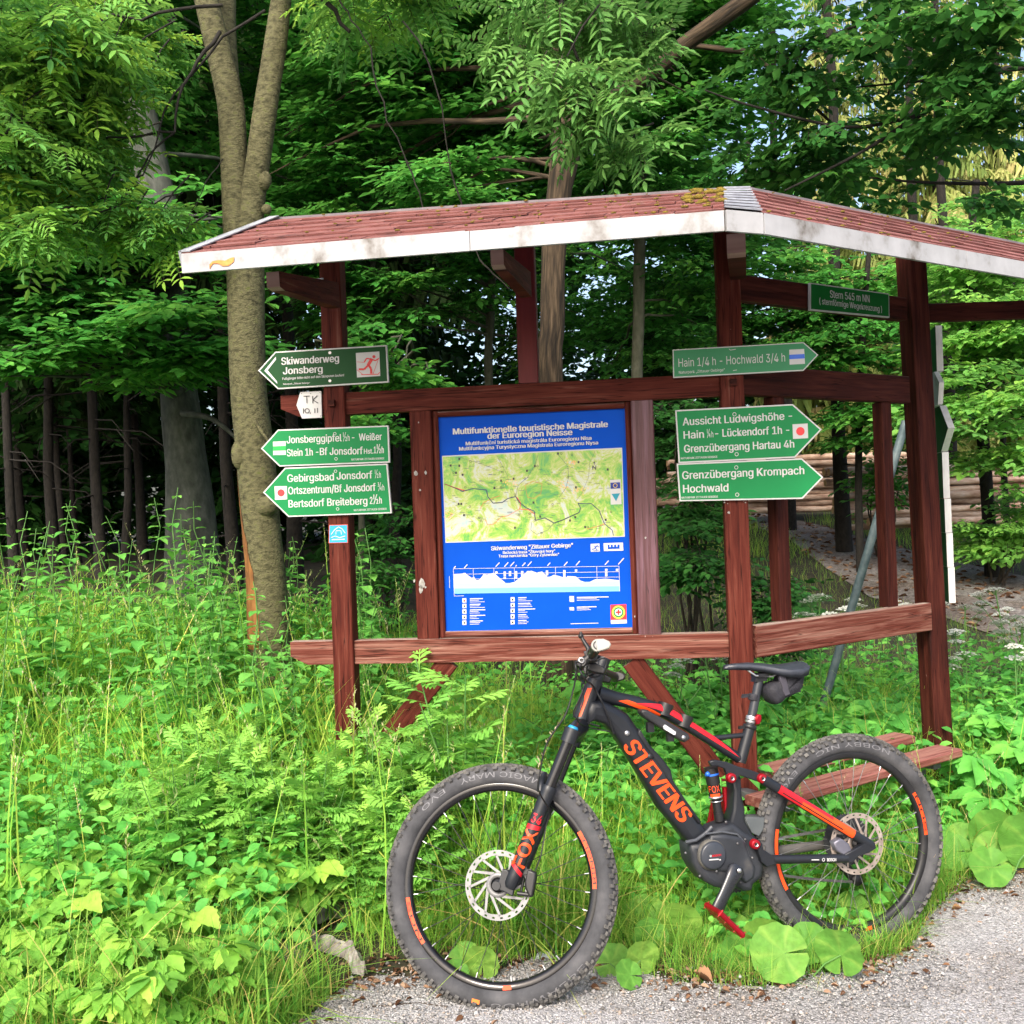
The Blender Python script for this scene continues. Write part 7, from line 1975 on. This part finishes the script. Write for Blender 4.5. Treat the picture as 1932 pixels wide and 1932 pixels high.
# under and behind the shelter
x, y = sow(30000, -.6, 3.6, 3.35, 6.7); k = off_gravel(x, y) & ~in_poly(x, y, path_poly); x, y = x[k], y[k]
dd = y - yedge(x); h = (.09 + .26 * sst((dd - .1) / .5)) * (.5 + .75 * clumpy(x, y, 2.9, 1)) * rg.uniform(.6, 1.25, len(x))
put(gl, BLD, x, y, h, .5)
x, y = sow(30000, .6, 9, 6.4, 17); k = ~in_poly(x, y, path_poly); x, y = x[k], y[k]; put(gl, BLD, x, y, rg.uniform(.06, .16, len(x)) + .12 * (y > 13), .4)
gr_o = gl.build('grass', [L_grass, twig_m, L_seed]); tag(gr_o, 'tall green meadow grass on the bank and under the shelter', kind='stuff')
# short verge grass and tufts along the gravel
vl = LB()
x = rg.uniform(-1.4, 3.0, 22000); y = yedge(x) + np.abs(rg.normal(0, .16, 22000)) - .02
y = np.where(x < -.6, rg.uniform(2.65, 3.5, 22000), y); k = clumpy(x, y, 5.5, 2) > rg.random(22000) * 1.1; k &= (y > yedge(x) - .02); x, y = x[k], y[k]
k = ~((x > -.55) & (x < .55) & (rg.random(len(x)) < .55)) & ~((x > -.85) & (x < -.34) & (y > 3.2) & (y < 3.55) & (rg.random(len(x)) < .8)); x, y = x[k], y[k]
put(vl, BLV, x, y, rg.uniform(.05, .13, len(x)), .6)
for cx, cy, n, hh, sp_ in ((1.5, 3.42, 700, .17, .11), (1.25, 3.3, 500, .12, .12), (1.75, 3.74, 450, .20, .10), (1.98, 3.95, 400, .22, .10), (.95, 3.2, 350, .12, .10), (.62, 3.22, 300, .11, .10), (-.80, 2.95, 700, .15, .12), (-.62, 3.02, 400, .13, .08), (-1.0, 2.95, 600, .22, .15), (.05, 3.42, 450, .30, .11), (.2, 3.5, 350, .26, .10), (-.1, 3.45, 300, .26, .1), (1.05, 3.45, 400, .14, .12), (1.3, 3.72, 500, .28, .15), (2.2, 4.15, 400, .25, .12), (-.30, 3.5, 260, .14, .08), (.45, 3.36, 300, .16, .1)):
    x = rg.normal(cx, sp_, n); y = rg.normal(cy, sp_ * .7, n); k = y > yedge(x) - .015; x, y = x[k], y[k]; n = len(x); put(vl, BLV, x, y, hh * rg.uniform(.5, 1.3, n), .55)
x = rg.uniform(-2.0, -.55, 5200); y = rg.uniform(2.7, 3.7, 5200); k = off_gravel(x, y) & ~((x > -.9) & (y > 3.15)); x, y = x[k], y[k]; put(vl, BLV, x, y, rg.uniform(.14, .34, len(x)), .6)
tag(vl.build('verge_grass', [L_verge, twig_m, L_seed]), 'short tufted grass along the edge of the gravel', kind='stuff')
# flowering grass stalks
hl = LB(); x, y = sow(300, -3.4, .0, 3.3, 6.6); k = off_gravel(x, y); x, y = x[k], y[k]; put(hl, HD, x, y, rg.uniform(.5, .95, len(x)), .30)
x, y = sow(70, 0, 2.6, 3.6, 5.5); k = off_gravel(x, y); put(hl, HD, x[k], y[k], rg.uniform(.35, .6, k.sum()), .3)
tag(hl.build('grass_seed_heads', [L_grass, twig_m, L_seed]), 'pale flowering grass stalks over the meadow', kind='stuff')
# leafy ground cover low between the plants
gc_ = LB(); lt1 = t_leaf(.62, .08, .2); x, y = sow(46000, -3.6, 3.8, 2.8, 7.5, 1.5); k = (y > yedge(x) + .12) & ~in_poly(x, y, path_poly) & ~((x > -.75) & (x < .6) & (y < 3.55)); x, y = x[k], y[k]
hz = rg.random(len(x)) ** 1.3 * (.10 + .30 * sst((y - np.maximum(yedge(x), 2.75) - .1) / .7)); a = rg.uniform(0, 6.28, len(x))
gc_.add(lt1, np.stack([x, y, gz(x, y) + hz], -1), np.stack([np.cos(a), np.sin(a), rg.uniform(-.5, .3, len(x))], -1), np.stack([rg.normal(0, .4, len(x)), rg.normal(-.3, .4, len(x)), np.ones(len(x))], -1), rg.uniform(.03, .075, len(x)), np.clip(rg.normal(.4, .25, len(x)), 0, 1))
tag(gc_.build('ground_cover', [L_herb, twig_m]), 'low mixed leaves covering the soil between the plants', kind='stuff')

# ------------------------------------------------------------------ herbs, each a thing of its own
TL = t_tooth(.62, 6, .14, .25, .10); TE = t_tooth(.60, 5, .10, .30, .08)
def nettle(h, seed, leafm=L_nettle, nm='nettle', lw=.13):
    r = random.Random(seed); b = MB(); lb = LB()
    pts = [Vector((r.gauss(0, .008) * i, r.gauss(0, .008) * i, h * i / 6)) for i in range(7)]
    b.tube(pts, [.0045 - .0004 * i for i in range(7)], 6)
    st = b.build(nm, stem_m, None, (0, 0, 0))
    n = int(h / .065); yaw = r.uniform(0, 3)
    for i in range(n):
        s = (i + 1.2) / (n + .8); z = h * s
        if s < .18: continue
        L = lw * (1.0 - .72 * max(0, (s - .45) / .55)) * r.uniform(.85, 1.1); yaw += math.pi / 2 + r.uniform(-.2, .2); p = pts[min(5, int(s * 6))].lerp(pts[min(6, int(s * 6) + 1)], s * 6 - int(s * 6))
        for k in (0, math.pi):
            a = yaw + k; d = (math.cos(a), math.sin(a), r.uniform(-.25, .2) + .5 * max(0, s - .8)); o = Vector(p) + Vector(d) * L * .18
            lb.add(TL, [o], [d], [(0, 0, 1)], L, np.array([np.clip(r.gauss(.4 + .3 * s, .15), 0, 1)]))
    lb.build('leaves', [leafm, twig_m], st)
    return st
lobe = t_leaf(.30, .03, .12, (.35, .72))
def t_mug():
    t = TP(); t.join(t_strip(.8, .03, 0))
    for s, L in ((.22, .30), (.40, .42), (.58, .42), (.74, .34)):
        for sg in (1, -1):
            t.join(lobe, rotm(-sg * .75, -.1, sg * .2) * L, (0, s, 0), .03); t.join(lobe, rotm(-sg * 1.15, -.15) * (L * .55), (sg * L * .3, s + L * .28, 0), -.03)
    t.join(lobe, np.eye(3) * .42, (0, .72, 0), .05); return t
MUG = t_mug()
def mugwort(h, seed, stems=4):
    r = random.Random(seed); b = MB(); lb = LB()
    for k in range(stems):
        a0 = r.uniform(0, 6.28); lean = r.uniform(.05, .28); x0 = Vector((r.gauss(0, .04), r.gauss(0, .04), 0)); hh = h * r.uniform(.75, 1.1)
        pts = [x0 + Vector((math.cos(a0) * lean * hh * (i / 5) ** 1.4, math.sin(a0) * lean * hh * (i / 5) ** 1.4, hh * i / 5)) for i in range(6)]
        b.tube(pts, [.0045, .004, .0038, .0032, .0026, .0018], 6)
        n = int(hh / .034)
        for i in range(n):
            s = (i + 1) / n
            if s < .25: continue
            p = pts[min(4, int(s * 5))].lerp(pts[min(5, int(s * 5) + 1)], s * 5 - int(s * 5)); a = i * 2.4 + r.uniform(-.3, .3)
            L = .14 * (1.05 - .55 * abs(s - .55)) * r.uniform(.8, 1.15)
            lb.add(MUG, [p], [(math.cos(a), math.sin(a), r.uniform(-.15, .45) + .5 * (s > .9))], [(r.gauss(0, .25), r.gauss(0, .25), 1)], L, np.array([np.clip(r.gauss(.3 + .4 * s, .15), 0, 1)]))
    st = b.build('mugwort', stem_m, None, (0, 0, 0)); lb.build('leaves', [L_mug, twig_m], st); return st
def elder(h, seed, n=12, leafm=L_elder, nm='ground_elder', Ls=.088):
    r = random.Random(seed); b = MB(); lb = LB()
    for k in range(n):
        a0 = r.uniform(0, 6.28); hh = h * r.uniform(.5, 1.1); sp_ = r.uniform(.04, .17); p0 = Vector((r.gauss(0, .05), r.gauss(0, .05), 0)); p1 = p0 + Vector((math.cos(a0) * sp_, math.sin(a0) * sp_, hh))
        b.tube([p0, p0.lerp(p1, .5) + Vector((0, 0, .03)), p1], [.003, .0026, .0022], 5)
        old = r.random() < .0
        for da in (-1.25, 0, 1.25):
            q = p1 + Vector((math.cos(a0 + da), math.sin(a0 + da), .05)) * .03
            for db in (-.75, 0, .75):
                a = a0 + da + db; L = Ls * (1 if db == 0 else .78) * r.uniform(.85, 1.15)
                lb.add(TE, [q], [(math.cos(a), math.sin(a), r.uniform(-.35, .05))], [(r.gauss(0, .3), r.gauss(-.15, .3), 1)], L, np.array([.92 if old else min(.78, max(0, r.gauss(.4, .18)))]))
    st = b.build(nm, stem_m, None, (0, 0, 0)); lb.build('leaves', [leafm, twig_m], st); return st
RD = [t_round(30, 5, .07, .16), t_round(30, 6, .09, .05)]
def butterbur(n, R, h, seed):
    r = random.Random(seed); b = MB(); lb = LB()
    for k in range(n):
        a = 6.28 * k / n + r.uniform(-.5, .5); hh = h * r.uniform(.6, 1.1); d = r.uniform(.6, 1.1) * R * 1.1; p = Vector((math.cos(a) * d, math.sin(a) * d, hh))
        b.tube([Vector((0, 0, 0)), p * .5 + Vector((0, 0, hh * .15)), p], [.005, .0045, .004], 6)
        lb.add(RD[k % 2], [p], [(1.1 * math.sin(a), -.15, .35 + .5 * math.cos(a))], [(r.gauss(0, .3), -1.0, .75)], R * r.uniform(.7, 1.1), np.array([np.clip(r.gauss(.5, .2), 0, 1)]))
    st = b.build('butterbur', stem_m, None, (0, 0, 0)); lb.build('leaves', [L_butter, twig_m], st, smooth=True); return st
um = TP(); um.v = np.array([(-.5, -.5, 0), (.5, -.5, .1), (.5, .5, 0), (-.5, .5, .1)]); um.f = [(0, 1, 2, 3)]; um.r = np.zeros(4); um.m = [0]
def hogweed(h, seed, heads=3):
    r = random.Random(seed); b = MB(); lb = LB(); lf = LB(); top = Vector((r.gauss(0, .04), r.gauss(0, .04), h))
    b.tube([Vector((0, 0, 0)), top * .5, top], [.006, .005, .004], 6)
    for k in range(heads):
        a = r.uniform(0, 6.28); c = top + Vector((math.cos(a), math.sin(a), .3)) * (.10 * (k > 0)) - Vector((0, 0, .06 * k)); st0 = top * (1 - .18 * k)
        b.tube([st0, c - Vector((0, 0, .02))], [.003, .002], 5); Rh = r.uniform(.05, .085)
        for i in range(17):
            t_ = i / 17; rr2 = Rh * math.sqrt(t_); an = i * 2.4; cc = c + Vector((rr2 * math.cos(an), rr2 * math.sin(an), .015 - .02 * t_)); b.tube([c - Vector((0, 0, .03)), cc], [.001, .0008], 3, caps=False)
            m_ = 7; pp = np.array(cc) + rg.normal(0, .0065, (m_, 3)) * [1, 1, .35]; lb.add(um, pp, [(1, 0, 0)], rg.normal(0, .35, (m_, 3)) + [0, -.3, 1], .0115, rg.random(m_))
    for k in range(5):
        a = r.uniform(0, 6.28); z = h * r.uniform(.1, .55); d = (math.cos(a), math.sin(a), .1)
        for db in (-.6, 0, .6): lf.add(TE, [Vector((0, 0, z)) + Vector(d) * .06], [(math.cos(a + db), math.sin(a + db), -.1)], [(0, 0, 1)], .12 * r.uniform(.7, 1.1))
    st = b.build('hogweed', stem_m, None, (0, 0, 0)); lb.build('flower_head', [L_umbel], st); lf.build('leaves', [L_herb, twig_m], st); return st

used = set()
def plant(protos, lab, cat, grp, x, y, sc=1.0, rot=None, z=None):
    if cat in ('weed', 'ground elder', 'nettle') and .7 < x < 2.05:
        t_ = y - (3.62 + (x - .75) * .675)   # in front of or under the bench
        if -.55 < t_ < .35: sc *= .5
    o = protos[int(rg.integers(0, len(protos)))]
    if o.name in used: o = dup(o)
    used.add(o.name)
    o.location = (x, y, (gh(x, y) if z is None else z) - .01); o.rotation_euler = (float(rg.normal(0, .06)), float(rg.normal(0, .06)), float(rg.uniform(0, 6.28)) if rot is None else rot); o.scale = (sc,) * 3
    tag(o, lab, cat, grp); return o
NET = [nettle(1.0, s) for s in (1, 2, 3)]; MUGS = [mugwort(.62, s, 5) for s in (4, 5, 6)]; ELD = [elder(.24, s) for s in (7, 8, 9)]; BUT = [butterbur(3, .13, .15, s) for s in (10, 11, 19)]; HOG = [hogweed(.74, s, 3) for s in (12, 13, 18)]
HRB = [nettle(.42, s, L_herb, 'broadleaf_weed', .12) for s in (14, 15)]; HE2 = [elder(.26, s, 9, L_herb, 'ground_elder', .10) for s in (16, 17)]
# nettles on the bank
L1, G_1 = 'tall nettle with opposite toothed leaves on the back of the left bank', 'nettles on the left bank'
plant(NET, 'tallest nettle, its tip standing out in front of the beech trunk', 'nettle', G_1, -1.78, 5.45, 1.16)
plant(NET, 'nettle spire at the far left edge against the dark wood', 'nettle', G_1, -2.62, 5.5, 1.05)
for i in range(78):
    x = float(rg.uniform(-3.3, -.7)); y = float(rg.uniform(4.3, 6.3)); plant(NET, L1, 'nettle', G_1, x, y, float(rg.uniform(.65, 1.08)))
L1b = 'nettle among the leaves at the lower left edge of the bank'
for i in range(46):
    x = float(rg.uniform(-2.3, -.9)); y = float(rg.uniform(3.4, 4.6)); plant(NET, L1b, 'nettle', 'nettles in the lower left corner', x, y, float(rg.uniform(.4, .62)))
L1c = 'nettle beside the rowan trunk and the left post'
for i in range(24):
    x = float(rg.uniform(-1.6, -.35)); y = float(rg.uniform(4.55, 5.25)); plant(NET, L1c, 'nettle', 'nettles by the rowan', x, y, float(rg.uniform(.6, .85)))
# mugwort
L2 = 'mugwort with deeply cut light green leaves in front of the left post'; g2 = 'mugwort in front of the shelter'
for i in range(46):
    x = float(rg.uniform(-1.35, -.28)); y = float(rg.uniform(3.55, 4.15)); plant(MUGS, L2, 'mugwort', g2, x, y, float(rg.uniform(.55, .95)))
for u, v, s, lab in ((868, 1500, 1.35, 'tall single mugwort right of the left brace, reaching up to the bottom rail'), (930, 1560, .9, 'mugwort under the bottom rail left of the bicycle'), (690, 1560, 1.0, 'mugwort at the foot of the left brace')):
    p = at(u, v, 3.95); plant(MUGS, lab, 'mugwort', g2, p.x, p.y, s)
# ground elder lower left
L3 = 'low light green ground elder in the lower left corner of the bank'; g3 = 'ground elder on the bank'
for i in range(50):
    x = float(rg.uniform(-1.9, -.62)); y = float(rg.uniform(2.85, 3.75)); 
    if x > -.85 and y < 3.55: continue
    plant(ELD, L3, 'ground elder', g3, x, y, float(rg.uniform(.65, 1.15)))
L3b = 'green ground elder behind the bicycle under the shelter'
for i in range(60):
    x = float(rg.uniform(.35, 3.0)); y = float(rg.uniform(3.95, 6.2)); plant(HE2, L3b, 'ground elder', 'ground elder behind the bicycle', x, y, float(rg.uniform(.8, 1.5)))
L4 = 'broad-leaved green weed growing behind the bicycle'
for i in range(46):
    x = float(rg.uniform(.2, 3.1)); y = float(rg.uniform(3.9, 6.8)); plant(HRB, L4, 'weed', 'broad-leaved weeds behind the bicycle', x, y, float(rg.uniform(.7, 1.35)))
L4b = 'broad-leaved weed in the grass between the braces under the map board'
for i in range(16):
    x = float(rg.uniform(-.55, .8)); y = float(rg.uniform(4.1, 5.4)); plant(HRB, L4b, 'weed', 'weeds under the map board', x, y, float(rg.uniform(.7, 1.2)))
# butterbur
g5 = 'butterbur around the bicycle'
for u, v, s, lab, n_ in ((1040, 1700, 0.75, 'big round butterbur leaves seen through the front wheel', 1), (1230, 1735, 0.59, 'round butterbur leaves right of the front wheel', 1), (1180, 1800, 0.43, 'small butterbur touching the right side of the front tyre', 1), (1395, 1765, 0.55, 'round butterbur leaves behind the hanging pedal', 1), (1465, 1745, 0.55, 'upright butterbur just left of the rear tyre', 1), (1528, 1800, 0.62, 'biggest butterbur leaf in front of the rear wheel', 1), (1640, 1700, 0.50, 'butterbur seen low through the rear wheel', 1), (1830, 1600, 0.81, 'butterbur below the right end of the bench', 1), (1905, 1620, 0.81, 'butterbur at the right edge of the picture', 1), (1870, 1530, 0.68, 'yellowish butterbur right of the back post', 1), (880, 1800, 0.43, 'small butterbur low inside the front wheel', 1), (60, 1890, 0.81, 'big soft butterbur leaf in the bottom left corner', 1)):
    p = ground_hit(u, v + 45); plant(BUT, lab, 'butterbur', g5, p.x, p.y, s, float(rg.uniform(-.4, .4)))
# hogweed
L6 = 'white-flowered hogweed near the forest path behind the right wing'; g6 = 'hogweed with white umbels'
for i in range(11):
    u = float(rg.uniform(1450, 1720)); y = float(rg.uniform(5.6, 7.4)); p = at(u, 966, y); plant(HOG, L6, 'hogweed', g6, p.x, p.y, float(rg.uniform(.75, 1.15)))
L6b = 'white-flowered hogweed right of the back post'
for i in range(10):
    u = float(rg.uniform(1800, 1950)); y = float(rg.uniform(5.4, 7.2)); p = at(u, 966, y); plant(HOG, L6b, 'hogweed', g6, p.x, p.y, float(rg.uniform(.75, 1.1)))
L6c = 'white-flowered hogweed between map board and middle post'
for i in range(4):
    u = float(rg.uniform(1250, 1370)); y = float(rg.uniform(5.6, 6.4)); p = at(u, 966, y); plant(HOG, L6c, 'hogweed', g6, p.x, p.y, float(rg.uniform(.75, 1.0)))

# ------------------------------------------------------------------ small things on the ground
barkm = nmat('pale_bark', [(.07, .055, .045), (.22, .20, .175), (.40, .385, .36)], rough=.9, scale=22, detail=8, bump=.6)
def scrap(u0, v0, u1, v1, w, lab, seed):
    r = random.Random(seed); a = ground_hit(u0, v0); c = ground_hit(u1, v1); n = 14; d = (c - a); s = d.cross(Zv).normalized(); b = MB(); vs = []
    for i in range(n):
        t = i / (n - 1); p = a + d * t + s * (.02 * math.sin(t * 7 + seed)); ww = w * (.35 + .65 * math.sin(math.pi * min(1, t + .05))) * r.uniform(.6, 1.2)
        for j in range(5):
            q = (j / 4 - .5) * 2; x_ = p + s * (q * ww) ; vs.append(Vector((x_.x, x_.y, gh(x_.x, x_.y) + .012 + .045 * (1 - abs(q)) * r.uniform(.4, 1.2) + .012 * r.random())))
    k = len(vs); vs += [p - Zv * .006 for p in vs]
    f = [(i * 5 + j, i * 5 + j + 1, (i + 1) * 5 + j + 1, (i + 1) * 5 + j) for i in range(n - 1) for j in range(4)]
    b.add(vs, f + [tuple(x + k for x in q)[::-1] for q in f], 0); tag(b.build('bark_piece', barkm), lab, 'bark')
scrap(598, 1780, 700, 1850, .035, 'pale crumpled piece of bark at the gravel edge left of the front wheel', 1)
scrap(592, 1745, 735, 1728, .015, 'long thin strip of pale bark in the grass left of the front wheel', 2)
scrap(472, 1800, 575, 1815, .03, 'brownish curl of bark in the grass, leftmost of the bark pieces', 3)
b = MB(); p = ground_hit(1028, 1812); b.ball(p + Zv * .012, .03, 0, 8, sc=(1.1, .8, .6)); 
for i in range(len(b.v)): b.v[i] = tuple(Vector(b.v[i]) + Vector((random.gauss(0, .003), random.gauss(0, .003), random.gauss(0, .002))))
b.s = [False] * len(b.s); tag(b.build('stone', nmat('bluish_stone', [(.22, .26, .27), (.40, .45, .46)], rough=.8, scale=20, bump=.4)), 'bluish grey stone lying inside the front wheel opening', 'stone')
br_leaf = leafmat('big_dead_leaf', [(.22, .11, .05), (.34, .20, .12)], .15, .8, raw=True)
for u, v, s, lab in ((965, 1790, .07, 'curled brown leaf on the ground inside the front wheel'), (995, 1770, .045, 'paler curled leaf just above the brown one inside the front wheel'), (1795, 1722, .035, 'small reddish leaf on the gravel right of the rear wheel'), (1345, 1860, .06, 'long thin dry leaf on the gravel below the pedal'), (800, 1838, .05, 'brown leaf at the gravel edge left of the front tyre')):
    p = ground_hit(u, v); lb = LB(); a = float(rg.uniform(0, 6.28)); lb.add(t_tooth(.6, 5, .2, -.35, .5), [p + Zv * .008], [(math.cos(a), math.sin(a), .1)], [(.2, -.2, 1)], s); tag(lb.build('dead_leaf', [br_leaf]), lab, 'leaf')
def twig(uvs, r_, lab):
    b = MB(); pts = [ground_hit(u, v) + Zv * (.006 + r_) for u, v in uvs]; b.tube(pts, [r_, r_ * .9, r_ * .7][:len(pts)], 6); tag(b.build('twig', twig_m), lab, 'twig')
twig(((690, 1906), (790, 1898), (845, 1905)), .003, 'thin brown twig on the gravel below the bark pieces'); twig(((1300, 1868), (1370, 1873), (1450, 1876)), .004, 'dark flat twig on the gravel below the pedal')
